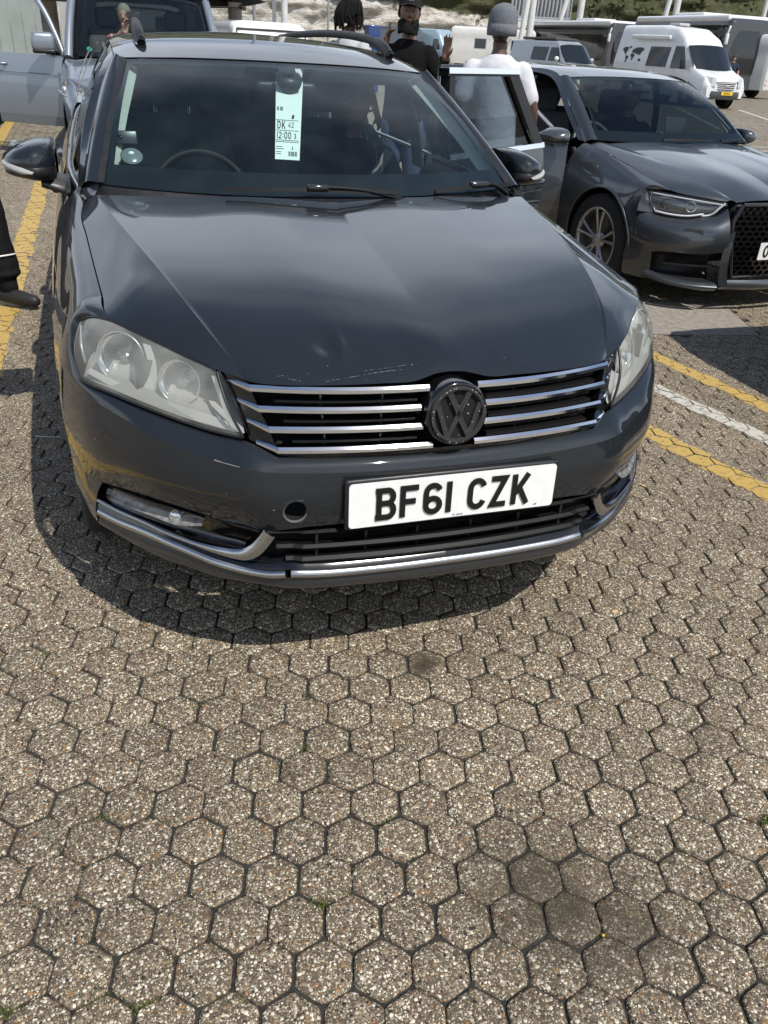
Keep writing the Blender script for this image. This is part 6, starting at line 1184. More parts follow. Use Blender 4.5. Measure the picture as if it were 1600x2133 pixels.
# ---- coaches: long glazed boxes
def coach(label, loc, rz, base, L_=12., hgt=3.5, stripe=None, cap=False):
    V = empty('coach', label, 'coach', loc, rz)
    Bc = Body([(.0, .35, 1.12, 1.2, 1.16, 2.9, 1.08, hgt-.25), (.12, .32, 1.22, 1.2, 1.24, 3.0, 1.16, hgt-.12), (.6, .30, 1.26, 1.2, 1.27, 3.05, 1.18, hgt), (L_, .32, 1.26, 1.2, 1.27, 3.05, 1.18, hgt)]); Bc.shell(base, V, ny=40)
    b_ = MB(); b_.loft([full([(0, -.05, 1.05), (.7, -.03, 1.05), (1.15, .10, 1.05)]), full([(0, -.07, 1.9), (.7, -.05, 1.9), (1.16, .10, 1.9)]), full([(0, .0, 2.85), (.7, .02, 2.85), (1.10, .14, 2.85)])], 24, 10); b_.build('windscreen', VGL, V)
    for s_ in (-1, 1):
        k = 0
        for y0 in np.arange(.35, L_-1.0, 1.55): Bc.pane(s_, [(y0, 1.15), (y0+1.52, 1.15), (y0+1.52, 3.02), (y0, 3.02)], .016, 4).build('side_window', VGL, V)
        Bc.pane(s_, [(.15, 1.1), (L_-.05, 1.1), (L_-.05, 3.04), (.15, 3.04)], .008, 12).build('window_band', GLOSSBLK, V)
        b_ = MB(); b_.rbox((s_*1.38, -.28, 2.45), (.16, .16, .48), .06); b_.tube(spl([(s_*1.1, .05, 2.95), (s_*1.3, -.25, 2.95), (s_*1.38, -.28, 2.7)], 10), .04, 6); b_.build('door_mirror', VWHITE, V)
        b_ = MB(); b_.grid(loftgrid([[(.72, -.045, .72), (1.10, .09, .74)], [(.72, -.045, .90), (1.10, .09, .94)]], 8, 4)*np.array([s_, 1, 1])); b_.build('headlamp', LAMP, V)
        if stripe: Bc.pane(s_, [(.3, .5), (L_-.3, .5), (L_-.3, .95), (.3, .95)], .01, 6).build('livery_stripe', stripe, V)
    b_ = MB(); b_.rbox((0, 4.2, hgt+.06), (1.7, 2.6, .24), .10); b_.build('roof_unit', VWHITE, V)
    if cap: MB().rbox((0, L_/2+.05, hgt-.12), (2.44, L_-.3, .30), .12).build('roof_panel', VWHITE, V); Bc.pane(-1, [(.1, .36), (L_-.2, .36), (L_-.2, .9), (.1, .9)], .008, 6).build('skirt', VWHITE, V)
    simple_wheels(V, Bc, (2.3, L_-3), .5); return V
coach('dark coach with a white roof behind the small silver van', (32.4, 50.9, 0), -.02, mat('coach_dark', (.05, .055, .06), .3, coat=.6), 12, 3.4, None, True)
coach('dark grey coach with white roof right behind the white camper van', (29.9, 36.2, 0), -.06, mat('coach_dark', (.05, .055, .06), .3, coat=.6), 9, 3.45, mat('livery_blue', (.05, .22, .45), .4), True)
coach('black roofed coach at the right edge beyond the motorhome', (37.9, 44.4, 0), .3, mat('coach_black', (.02, .02, .022), .3, coat=.6), 11, 3.3)

# ---- motorhomes and vans between the people
def motorhome(label, loc, rz, m, L_=6.2, overcab=True, script=False):
    V = empty('motorhome', label, 'motorhome', loc, rz)
    Bm = Body([(0, .4, 1.02, 1.1, 1.08, 2.5, 1.05, 2.62), (.15, .38, 1.10, 1.1, 1.14, 2.6, 1.10, 2.78), (L_-.2, .38, 1.12, 1.1, 1.15, 2.62, 1.11, 2.80), (L_, .42, 1.05, 1.1, 1.10, 2.5, 1.06, 2.68)]); Bm.shell(m, V, ny=30)
    for s_ in (-1, 1):
        for (y0, y1, z0, z1) in ((.9, 1.7, 1.45, 2.05), (3.6, 4.4, 1.45, 2.05)):
            Bm.pane(s_, [(y0, z0), (y1, z0), (y1, z1), (y0, z1)], .02, 4).build('side_window', VGL, V); Bm.pane(s_, [(y0-.06, z0-.06), (y1+.06, z0-.06), (y1+.06, z1+.06), (y0-.06, z1+.06)], .008, 4).build('window_surround', mat('vent_grey'), V)
        Bm.pane(s_, [(2.2, .45), (2.85, .45), (2.85, 2.25), (2.2, 2.25)], .008, 4).build('cabin_door', mat('door_pale', (.58, .58, .56), .5), V); Bm.pane(s_, [(2.35, 1.5), (2.7, 1.5), (2.7, 2.05), (2.35, 2.05)], .02, 4).build('door_window', VGL, V)
        # curved graphic
        b_ = MB()
        for k in range(3):
            P_ = [(s_*(Bm.x(1.75+.10*k+.35*math.sin(t_), z)+.012), 1.75+.10*k+.35*math.sin(t_), z) for t_, z in zip(np.linspace(0, 1.57, 10), np.linspace(2.2, .8, 10))]; b_.tube(P_, .018, 4)
        b_.build('side_graphic', mat('graphic_grey', (.22, .23, .25), .5), V)['kind'] = 'stuff'
    b_ = MB(); b_.loft([full([(0, -.02, 2.0), (.95, .06, 2.0)]), full([(0, -.03, 1.55), (.95, .06, 1.55)])], 14, 3); b_.build('rear_window', VGL, V)
    for z, r_ in ((.62, .05), (.8, .035)):
        for s_ in (-1, 1): b_ = MB(); b_.lathe([(0, .03), (r_, .02), (r_, 0)], (s_*.9, .0, z), (0, -1, 0), 12); b_.build('rear_lamp', mat('lamp_amber', (.5, .12, .03), .3), V)
    b_ = MB(); b_.rbox((0, 2.8, 2.84), (.8, .8, .14), .05); b_.build('roof_vent', mat('vent_grey'), V)
    simple_wheels(V, Bm, (1.5, 4.6), .33, 1.1); return V
M1 = motorhome('cream motorhome with curved grey graphics behind the grey beanie', (31.3, 61.5, 0), 1.15, VCREAM)
M2 = motorhome('pale motorhome cut by the right edge of the view', (31.9, 36.0, 0), .45, mat('motorhome_grey', (.58, .58, .57), .4, coat=.4))
t_, w_ = lettering('CCOT', .34, (0, 0, 0), (0, 0, -1), (1, 0, 0), (0, -1, 0), sw=.16, gap=.14, depth=.01); b = MB(); b.add(np.concatenate(t_.v)+[-.55, -.01, 2.45], t_.f, False); b.build('back_lettering', mat('graphic_grey'), M2)['kind'] = 'stuff'
def panel_van(label, loc, rz, m, mside=None):
    V = empty('panel_van', label, 'van', loc, rz); Bv = Body([(.02, .35, .80, .60, .88, .78, .84, .82), (.20, .30, .97, .80, .95, .98, .90, 1.03), (.85, .30, 1.0, 1.0, .98, 1.20, .92, 1.26), (1.6, .30, 1.0, 1.2, .98, 2.05, .86, 2.25), (2.0, .30, 1.0, 1.2, .99, 2.3, .84, 2.55), (5.6, .32, 1.0, 1.2, .99, 2.3, .84, 2.6)]); Bv.shell(m, V, ny=50)
    front_face(V, [[(0, .74, 1.235), (.5, .78, 1.23), (.86, .90, 1.22)], [(0, 1.05, 1.55), (.5, 1.09, 1.54), (.84, 1.2, 1.52)], [(0, 1.42, 1.98), (.5, 1.45, 1.97), (.80, 1.52, 1.93)]], VGL, 'windscreen')
    for s_ in (-1, 1):
        Bv.pane(s_, [(1.25, 1.18), (2.10, 1.18), (2.10, 1.90), (1.62, 1.90)], .012).build('door_window', VGL, V)
        if mside: Bv.pane(s_, [(2.3, .5), (5.5, .5), (5.5, 2.25), (2.3, 2.25)], .006).build('side_panel', mside, V)
        b_ = MB(); b_.grid(loftgrid([[(.5, .02, .74), (.86, .16, .78)], [(.52, .08, .96), (.88, .30, 1.0)]], 8, 5)*np.array([s_, 1, 1])+[0, -.03, 0]); b_.build('headlamp', LAMP, V)
        b_ = MB(); b_.rbox((s_*1.12, 1.28, 1.36), (.16, .12, .34), .04); b_.build('door_mirror', BLK, V)
    b_ = MB(); b_.loft([full([(0, -.04, .90), (.46, .03, .90)]), full([(0, -.05, .62), (.44, .02, .62)])], 14, 4); b_.build('grille', GLOSSBLK, V)
    simple_wheels(V, Bv, (.95, 4.4), .34); return V
panel_van('pale blue van seen between the raised hand and the motorhome', (26.9, 65.2, 0), .40, VBLUE)
panel_van('dark grey van behind the man in the black cap', (25.0, 66.5, 0), .45, VGREY)
# ---- square white off-roader cab seen over the roof of the estate car
R1 = empty('off_roader', 'boxy white off-roader seen over the estate car roof', 'car', (3.15, 16.6, 0), .15); R1.scale = (1, 1, .885)
Br = Body([(0, .5, .80, .9, .86, 1.02, .84, 1.06), (.9, .5, .86, .95, .87, 1.08, .84, 1.12), (1.0, .5, .87, 1.0, .87, 1.25, .84, 1.32), (1.12, .5, .88, 1.1, .88, 1.72, .80, 1.80), (1.35, .5, .88, 1.1, .88, 1.80, .80, 1.90), (3.9, .5, .88, 1.1, .88, 1.80, .80, 1.90)]); Br.shell(VWHITE, R1)
b = MB(); b.loft([full([(0, .97, 1.20), (.74, .985, 1.20)]), full([(0, 1.10, 1.70), (.70, 1.115, 1.70)])], 16, 4); ws_ = b.build('windscreen', VGL, R1)
b = MB(); b.tube(np.array([(-.77, .96, 1.18), (-.74, 1.09, 1.73), (.74, 1.09, 1.73), (.77, .96, 1.18), (-.77, .96, 1.18)]), .02, 6); b.build('windscreen_seal', BLK, R1)
for s_ in (-1, 1): Br.pane(s_, [(1.25, 1.2), (2.1, 1.2), (2.1, 1.68), (1.35, 1.68)], .01).build('door_window', VGL, R1)
simple_wheels(R1, Br, (.7, 3.2), .38)
# dark car whose nose just shows at the left edge, beyond the van door
K1 = empty('dark_car', 'dark car just showing at the left edge beyond the van door', 'car', (-3.05, 11.4, 0), -.05)
Bk = Body([(.02, .25, .70, .5, .80, .6, .76, .64), (.3, .2, .86, .6, .88, .74, .80, .78), (1.2, .2, .88, .8, .87, .92, .80, .98), (1.9, .2, .88, .85, .87, 1.30, .66, 1.38), (3.2, .2, .88, .85, .87, 1.34, .66, 1.44), (4.2, .25, .8, .8, .8, .95, .7, 1.0)]); Bk.shell(mat('black_car_paint', (.012, .013, .015), .3, coat=1.), K1)
for s_ in (-1, 1): Bk.pane(s_, [(1.5, .93), (3.3, .93), (3.0, 1.28), (1.9, 1.28)], .01).build('side_window', VGL, K1)
b = MB(); b.loft([full([(0, 1.25, .99), (.7, 1.35, .96)]), full([(0, 1.85, 1.36), (.6, 1.92, 1.32)])], 14, 4); b.build('windscreen', VGL, K1)
simple_wheels(K1, Bk, (.8, 3.4), .32)
# ================================================================ people
SKIN_D = mat('skin_deep', (.085, .042, .025), .5, noise=.15, nscale=40, sss=.1); SKIN_M = mat('skin_brown', (.17, .085, .05), .5, noise=.12, nscale=40, sss=.1); SKIN_L = mat('skin_fair', (.50, .29, .21), .5, noise=.1, nscale=40, sss=.1)
EYEW = mat('eye_white', (.20, .18, .16), .3); EYEB = mat('eye_dark', (.01, .008, .006), .1); LIPS = mat('lips', (.07, .03, .025), .5)
HAIRB = mat('black_hair', (.005, .0045, .0045), .7, spec=.2, bump=1., bscale=500, noise=.5, nscale=200); BEARD = HAIRB
def cloth(name, c=(.02, .02, .02), fold=.6): return mat(name, c, .92, noise=.06, nscale=12, bump=fold, bscale=22, spec=.12)
def fig(): return MB()
def limb(mb, pts, rs, n=10):
    P_ = spl(pts, 6*len(pts)); r_ = np.interp(np.linspace(0, 1, len(P_)), np.linspace(0, 1, len(rs)), rs); mb.tube(P_, r_, n)
    for q, r2 in zip(pts, rs): mb.ball(q, r2*.98, 10, 7)
def ringloft(mb, rings, n=20):
    """rings of (centre, rx, ry)"""
    G_ = np.array([[np.asarray(c)+[rx*math.cos(a)*(1-.08*abs(math.sin(2*a))), ry*math.sin(a), 0] for a in np.linspace(0, 2*math.pi, n, endpoint=False)] for c, rx, ry in rings]); G2 = np.stack([spl(G_[:, j], len(rings)*4) for j in range(n)], 1); mb.grid(G2, wrapu=True)
    mb.add(G2[0], [tuple(range(n))[::-1]]); mb.add(G2[-1], [tuple(range(n))])
def rot_about(P_, c, yaw=0., pitch=0., roll=0.):
    M_ = np.array(Matrix.Rotation(yaw, 3, 'Z') @ Matrix.Rotation(pitch, 3, 'X') @ Matrix.Rotation(roll, 3, 'Y')); return (np.asarray(P_)-c)@M_.T+c
def head_mesh(c, yaw=0., pitch=0., roll=0.):
    """skull, jaw, brow, nose, lips, ears; faces -y; c = centre of the head"""
    mb = MB(); th = np.linspace(0, math.pi, 26); ph = np.linspace(0, 2*math.pi, 32, endpoint=False); G_ = []
    for a in th:
        row = []
        for p_ in ph:
            d = np.array([math.sin(a)*math.cos(p_), math.sin(a)*math.sin(p_), math.cos(a)]); x, y, z = d*[.076, .098, .118]
            if z < -.02:                      # jaw narrows, chin comes forward
                k = (-z-.02)/.098; x *= 1-.32*k; y = y*(1-.28*k)-.020*k
            if y < 0:                         # flatter face with sockets and brow
                f = max(0, 1-abs(x)/.07); y *= .94; y -= .006*math.exp(-((z-.036)/.012)**2)*f
                for ex in (-.031, .031): y += .010*math.exp(-((x-ex)/.014)**2-((z-.008)/.011)**2)
                y -= .008*math.exp(-(x/.022)**2-((z+.062)/.012)**2); y -= .006*math.exp(-(x/.020)**2-((z+.098)/.014)**2)
            row.append((x, y, z))
        G_.append(row)
    mb.grid(np.array(G_), wrapu=True)
    ringloft_nose = np.array([[(0+.0075*math.cos(a)*k2, -.088-yy+.004*math.sin(a), zz) for a in np.linspace(0, 2*math.pi, 10, endpoint=False)] for zz, yy, k2 in ((.022, .0, .9), (.0, .010, 1.1), (-.018, .020, 1.6), (-.029, .016, 2.2), (-.036, .004, 1.6))]); mb.grid(ringloft_nose, wrapu=True); mb.ball((0, -.108, -.026), (.010, .010, .009), 8, 6)
    for s_ in (-1, 1): mb.ball((s_*.0765, .010, .0), (.010, .020, .031), 8, 6)
    v = rot_about(np.concatenate(mb.v), np.zeros(3), yaw, pitch, roll)+np.asarray(c); return v, mb.f
def hand(mb, W, D, Nn, side=1, curl=.3, spread=.12, sc=1.):
    """palm and five fingers; D finger direction, Nn palm normal, side +1 thumb to the cross(D, Nn) side"""
    D, Nn = [np.asarray(k, float)/np.linalg.norm(k) for k in (D, Nn)]; Sd = np.cross(D, Nn)*side; W = np.asarray(W, float)
    for u in (-.028, -.010, .010, .028): mb.tube([W+Sd*u*.6, W+D*.045*sc+Sd*u, W+D*.088*sc+Sd*u], [.013, .014, .011], 8)
    for i, (u, ln) in enumerate(((.030, .070), (.010, .080), (-.010, .074), (-.029, .056))):
        d = D+Sd*spread*(1.5-i)*.6; d /= np.linalg.norm(d); p0 = W+D*.085*sc+Sd*u; P_ = [p0]; cdir = d
        for k, fr_ in enumerate((.45, .32, .25)): cdir = cdir+Nn*curl*(.6+.5*k); cdir /= np.linalg.norm(cdir); P_.append(P_[-1]+cdir*ln*fr_*sc)
        mb.tube(spl(P_, 9), np.linspace(.0098, .0072, 9), 8); mb.ball(P_[-1], .0074, 6, 5)
    p0 = W+D*.022*sc+Sd*.026; P_ = [p0, p0+Sd*.030+D*.024+Nn*.012, p0+Sd*.044+D*.055+Nn*.02]; mb.tube(spl(P_, 8), np.linspace(.0125, .0085, 8), 8); mb.ball(P_[-1], .0088, 6, 5)
FOLDT = bpy.data.textures.new('cloth_folds', 'CLOUDS'); FOLDT.noise_scale = .13; FOLDT.noise_depth = 2
def folds(o, st=.011):
    d_ = o.modifiers.new('folds', 'DISPLACE'); d_.texture = FOLDT; d_.texture_coords = 'LOCAL'; d_.strength = st; d_.mid_level = .5; return o
def finish(o, vox=.010, sm=4):
    r_ = o.modifiers.new('remesh', 'REMESH'); r_.mode = 'VOXEL'; r_.voxel_size = vox; r_.use_smooth_shade = True
    s_ = o.modifiers.new('smooth', 'SMOOTH'); s_.iterations = sm; s_.factor = .5; return o
STAND = dict(sh=.185, shz=1.435, hipz=.93)
def person(label, loc, rz, skin, arms, shirt=None, sleeve=.55, trousers=None, legs=None, head=(0, 0, 0), scale=1., hands=((0, 0, 1), (0, -1, 0)), lean=0., vox=.010, seated=False, shoes=None, torso_off=(0, 0, 0), handspec=None, cat='person'):
    """arms: ((elbow, wrist) for -x, (elbow, wrist) for +x); legs: ((knee, ankle), (knee, ankle))"""
    P0 = empty('person', label, cat, loc, rz); P0.scale = (scale,)*3; b = MB(); T = np.array(torso_off, float)
    legs = legs or (((-.10, -.02, .50), (-.11, .02, .09)), ((.10, -.02, .50), (.11, .02, .09)))
    ringloft(b, [(np.array((0, .0, .86))+T, .15, .10), (np.array((0, 0, .96))+T, .155, .105), (np.array((0, .005, 1.10))+T, .135, .095), (np.array((0, .005, 1.26))+T, .155, .105), (np.array((0, .01, 1.38))+T, .165, .10), (np.array((0, .015, 1.455))+T, .10, .07), (np.array((0, .01, 1.50))+T, .055, .055), (np.array((0, -.005, 1.57))+T, .052, .055)])
    for k, s_ in enumerate((-1, 1)):
        el, wr = arms[k]; sh_ = np.array((s_*.170, .012, 1.400))+T; limb(b, [sh_, el, wr], [.050, .042, .029])
        kn, an_ = legs[k]; limb(b, [np.array((s_*.085, 0, .90))+T, kn, an_], [.085, .058, .042])
        an_ = np.array(an_); limb(b, [an_+[0, .04, -.04], an_+[0, -.06, -.05], an_+[s_*.01, -.15, -.065]], [.035, .036, .026])
        if handspec and handspec[k]: hand(b, wr, *handspec[k])
        else:
            d = np.array(wr)-np.array(el); hand(b, wr, d, (-s_, 0, 0), side=s_, curl=.4)
    hc_ = np.array((0, -.025, 1.665))+T; v, f = head_mesh(hc_, *head); b.add(v, f)
    finish(b.build('body', skin, P0, fixn=True), vox)
    # eyes and lips
    for ex in (-.031, .031):
        e_ = rot_about(np.array([[ex, -.0835, .008]]), np.zeros(3), *head)[0]+hc_; q = MB().ball(e_, (.0115, .010, .0085), 10, 8).build('eye', EYEW, P0); e2 = rot_about(np.array([[ex, -.0925, .008]]), np.zeros(3), *head)[0]+hc_; MB().ball(e2, (.0052, .004, .0052), 8, 6).build('iris', EYEB, q)
    l_ = rot_about(np.array([[-.024, -.0885, -.060], [-.012, -.100, -.057], [0, -.103, -.058], [.012, -.100, -.057], [.024, -.0885, -.060]]), np.zeros(3), *head)+hc_; MB().tube(spl(l_, 12), np.interp(np.linspace(0, 1, 12), [0, .5, 1], [.003, .0075, .003]), 8, flat=.9).build('lips', LIPS, P0)
    if shirt:
        b = MB(); hem = .80 if not seated else .86
        ringloft(b, [(np.array((0, .0, hem))+T, .182, .135), (np.array((0, 0, .98))+T, .180, .130), (np.array((0, .005, 1.12))+T, .170, .125), (np.array((0, .005, 1.28))+T, .185, .130), (np.array((0, .012, 1.385))+T, .188, .118), (np.array((0, .015, 1.43))+T, .165, .105), (np.array((0, .018, 1.468))+T, .110, .085), (np.array((0, .012, 1.495))+T, .075, .072)], 28)
        for k, s_ in enumerate((-1, 1)):
            el = np.array(arms[k][0]); sh_ = np.array((s_*.168, .012, 1.398))+T; e2 = sh_+(el-sh_)*sleeve; limb(b, [sh_, (sh_+e2)/2, e2], [.070, .072, .075])
            if sleeve >= 1: limb(b, [el, np.array(arms[k][1])], [.060, .045])
        folds(finish(b.build('shirt', shirt, P0), .012, 6))
    if trousers:
        b = MB(); ringloft(b, [(np.array((0, 0, .80))+T, .165, .115), (np.array((0, 0, .90))+T, .172, .12), (np.array((0, 0, 1.0))+T, .160, .11)])
        for k, s_ in enumerate((-1, 1)): kn, an_ = legs[k]; limb(b, [np.array((s_*.085, 0, .88))+T, kn, an_], [.105, .085, .068])
        folds(finish(b.build('trousers', trousers, P0), .014, 5))
    if shoes:
        for k, s_ in enumerate((-1, 1)): an_ = np.array(legs[k][1]); b = MB(); limb(b, [an_+[0, .05, -.035], an_+[0, -.06, -.042], an_+[s_*.01, -.16, -.052]], [.047, .046, .036]); finish(b.build('shoe', shoes, P0), .010, 3)
    P0['head_c'] = list(hc_); return P0, hc_
def cap_part(P0, parts): pass

# man seen from behind in a white T-shirt and grey knitted hat
WT_ = cloth('white_tshirt_cotton', (.58, .58, .61), .9); BLT = cloth('black_tshirt_cotton', (.007, .007, .0075)); GRT = cloth('grey_tshirt_cotton', (.42, .43, .44)); BTR = cloth('black_trousers', (.010, .010, .011)); BLU = cloth('blue_jeans', (.05, .07, .12))
A, hcA = person('man from behind in white T-shirt and grey knitted beanie', (1.80, 3.88, 0), math.pi-.35, SKIN_D, (((-.27, .03, 1.14), (-.25, -.12, .92)), ((.27, .03, 1.14), (.25, -.12, .92))), WT_, .62, BLU, head=(.25, 0, 0), scale=.945, shoes=BTR)
b = MB(); yv = .25
ringsb = [(-.04, .092, .112), (.02, .096, .116), (.06, .091, .111), (.09, .080, .098), (.112, .058, .074), (.123, .030, .038), (.127, .004, .005)]
GB = np.array([[rot_about(np.array([[rx*math.cos(a), .012+ry*math.sin(a)+.012*max(0, (z-.05)/.1), z]]), np.zeros(3), yv)[0]+hcA for a in np.linspace(0, 6.2832, 33)[:-1]] for z, rx, ry in ringsb]); GB = np.stack([spl(GB[:, j], 20) for j in range(32)], 1); b.grid(GB, wrapu=True)
KNIT = mat('grey_knit', (.15, .16, .178), .95, noise=.35, nscale=160, bump=1., bscale=260); bn = b.build('beanie', KNIT, A)
b = MB(); GB = np.array([[rot_about(np.array([[rx*math.cos(a), .010+ry*math.sin(a), z]]), np.zeros(3), yv)[0]+hcA for a in np.linspace(0, 6.2832, 33)[:-1]] for z, rx, ry in ((-.062, .086, .106), (-.062, .096, .117), (-.03, .099, .120), (.005, .097, .118), (.008, .088, .108))]); b.grid(GB, wrapu=True); b.build('beanie_cuff', KNIT, bn)
# man in a black cap talking with both hands raised
Bp, hcB = person('bearded man in black cap and T-shirt with both hands raised', (1.71, 5.40, 0), -.40, mat('skin_warm_brown', (.17, .088, .055), .5, noise=.12, nscale=40, sss=.1), (((-.26, -.05, 1.20), (-.16, -.25, 1.435)), ((.31, -.04, 1.16), (.31, -.20, 1.385))), BLT, .60, BLU, head=(.10, -.12, .05), scale=.985, vox=.008, shoes=BTR, handspec=(((.25, -.2, 1), (.6, -.3, 0), -1, .9, .05), ((.12, -.15, 1), (-.5, -.7, .1), 1, .12, .2)))
def on_head(hc, head, pts): return rot_about(np.asarray(pts, float), np.zeros(3), *head)+hc
hB = (.10, -.12, .05); b = MB()
GB = np.array([[on_head(hcB, hB, [[rx*math.cos(a), .006+ry*math.sin(a), z]])[0] for a in np.linspace(0, 6.2832, 29)[:-1]] for z, rx, ry in ((.045, .088, .106), (.075, .089, .107), (.105, .082, .098), (.128, .060, .072), (.138, .02, .024))]); GB = np.stack([spl(GB[:, j], 16) for j in range(28)], 1); b.grid(GB, wrapu=True); b.add(GB[-1], [tuple(range(28))]); CAPM = cloth('cap_black', (.022, .022, .024), .3); cp = b.build('cap', CAPM, Bp)
b = MB(); b.grid(np.array([[on_head(hcB, hB, [[x*(1-.12*k), -.095+.03*(x/.08)**2-.075*k*(1-.4*(x/.08)**2), .058-.016*k-.010*(x/.08)**2+dz]])[0] for x in np.linspace(-.08, .08, 14)] for k, dz in ((0, 0), (.5, 0), (1, 0), (1, -.004), (.5, -.004), (0, -.004))])); b.build('cap_peak', CAPM, cp)
t_, w_ = lettering('LA', .028, (0, 0, 0), (1, 0, 0), (0, 0, 1), (0, -1, 0), sw=.16, gap=-.1, depth=.002); b = MB(); b.add(on_head(hcB, hB, np.concatenate(t_.v)+[-w_/2, -.1035, .076]), t_.f, False); b.build('cap_logo', WHITE, cp)
b = MB()
for _ in range(170):
    a = RNG.uniform(-1.35, 1.35); z = RNG.uniform(-.135, -.035); rr = .082-.10*max(0, -z-.06); b.ball(on_head(hcB, hB, [[rr*math.sin(a)*.98, -(.088-.2*max(0, -.07-z)*0)*math.cos(a)*.92-.012*(z < -.07), z-.014*math.cos(a)]])[0], RNG.uniform(.010, .016), 6, 5) if not (abs(a) < .4 and -.075 < z < -.045) else None
bd = finish(b.build('beard', BEARD, Bp), .007, 2)
b = MB()
for s_ in (-1, 1):
    for _ in range(30): b.ball(on_head(hcB, hB, [[s_*RNG.uniform(.070, .082), RNG.uniform(-.01, .07), RNG.uniform(-.02, .05)]])[0], RNG.uniform(.009, .014), 6, 5)
finish(b.build('hair', HAIRB, Bp), .007, 2)
ph_ = tag(MB().rbox((0, 0, 0), (.016, .022, .10), .006).build('vape_pen', GLOSSBLK), 'small dark gadget held in the capped man\'s raised hand', 'gadget')
MWB = Matrix.LocRotScale(Vector((1.71, 5.40, 0)), Matrix.Rotation(-.40, 3, 'Z').to_quaternion(), Vector((.985,)*3)); ph_.location = MWB @ Vector((-.130, -.292, 1.55)); ph_.rotation_euler = (0, .15, 0)
b = MB(); b.lathe([(.037, -.016), (.040, 0), (.037, .016)], (.31, -.185, 1.365), (.0, -.55, .8), 18); b.build('wristwatch', BLK, Bp)
# man with long dreadlocks, seen from behind
Cp, hcC = person('man with long black dreadlocks and pale grey T-shirt, back turned', (1.36, 5.85, 0), 2.15, SKIN_D, (((-.26, .03, 1.15), (-.25, -.10, .93)), ((.26, .03, 1.15), (.25, -.10, .93))), GRT, .6, BTR, head=(0, -.05, 0), scale=.98, shoes=BTR)
b = MB()
b.ball(hcC+[0, .018, .035], (.088, .108, .098), 18, 12)
for k in range(90):
    a = RNG.uniform(-.35, math.pi+.35); r0 = .088; p0 = hcC+[r0*math.cos(a), .02+.10*math.sin(a), RNG.uniform(.0, .07)]; ln = RNG.uniform(.06, .15); P_ = spl([p0, p0+[.025*math.cos(a), .03*math.sin(a)+.01, -.07], p0+[.02*math.cos(a)+RNG.normal(0, .012), .035*math.sin(a)+.005, -ln]], 9); b.tube(P_, RNG.uniform(.007, .010), 6)
b.build('dreadlocks', HAIRB, Cp)
# walker at the left edge: only a trouser leg and shoe come into view
Lp, hcL = person('person in black tracksuit stepping at the left edge of the view', (-1.50, 3.56, 0), .9, SKIN_D, (((-.27, .02, 1.15), (-.26, -.10, .93)), ((.27, .02, 1.15), (.26, -.10, .93))), cloth('black_tracksuit', (.012, .012, .013)), 1., None, legs=(((-.13, .10, .50), (-.14, .36, .12)), ((.15, -.10, .50), (.13, -.18, .10))), scale=1., shoes=mat('black_shoe', (.012, .012, .012), .6))
for k, s_ in enumerate((-1, 1)):
    kn, an_ = (((-.13, .10, .50), (-.14, .36, .12)), ((.15, -.10, .50), (.13, -.18, .10)))[k]; b = MB(); kn, an_ = np.array(kn), np.array(an_); limb(b, [(s_*.085, 0, .90), kn, kn*.55+an_*.45, kn*.28+an_*.72], [.110, .098, .092, .085]); b.ball(kn*.20+an_*.80+[0, 0, .01], (.092, .088, .035), 14, 8); limb(b, [kn*.22+an_*.78, an_+[0, 0, .01]], [.062, .056]); finish(b.build('trouser_leg', mat('tracksuit_black', (.010, .010, .011), .85, bump=.8, bscale=18, spec=.12), Lp), .010, 3); folds(bpy.data.objects[Lp.children[-1].name], .02)
    c_ = kn*.45+an_*.55; ax = (an_-kn)/np.linalg.norm(an_-kn); b = MB(); b.lathe([(.094, -.004), (.0965, 0), (.094, .004)], c_, ax, 28, (1, 0, 0)); b.build('piping', WHITE, Lp)
# ---- seated people
SEAT_LEGS = (((-.12, -.42, .86), (-.13, -.62, .50)), ((.12, -.42, .86), (.13, -.62, .50)))
def sit(label, loc, rz, skin, arms, shirt, head=(0, 0, 0), hairm=HAIRB, hair='short', sleeve=.6, handspec=None, scale=.96, trous=BLU):
    Q, hc = person(label, loc, rz, skin, arms, shirt, sleeve, trous, SEAT_LEGS, head, scale, seated=True, vox=.009, handspec=handspec)
    b_ = MB()
    if hair == 'short': b_.ball(on_head(hc, head, [[0, .014, .028]])[0], (.084, .102, .100), 18, 12)
    if hair == 'bun': b_.ball(on_head(hc, head, [[0, .018, .030]])[0], (.082, .100, .100), 18, 12); b_.ball(on_head(hc, head, [[0, .12, .06]])[0], .045, 12, 8); b_.tube(spl([on_head(hc, head, [[-.07, .03, 0]])[0], on_head(hc, head, [[-.085, .03, -.10]])[0], on_head(hc, head, [[-.08, .02, -.2]])[0]], 8), .03, 8)
    if hair == 'cap':
        GB_ = np.array([[on_head(hc, head, [[rx*math.cos(a), .006+ry*math.sin(a), z]])[0] for a in np.linspace(0, 6.2832, 25)[:-1]] for z, rx, ry in ((.04, .088, .106), (.08, .089, .107), (.12, .07, .085), (.138, .02, .024))]); b_.grid(GB_, wrapu=True); b_.add(GB_[-1], [tuple(range(24))])
    b_.build('hair' if hair != 'cap' else 'cap', hairm, Q); return Q, hc
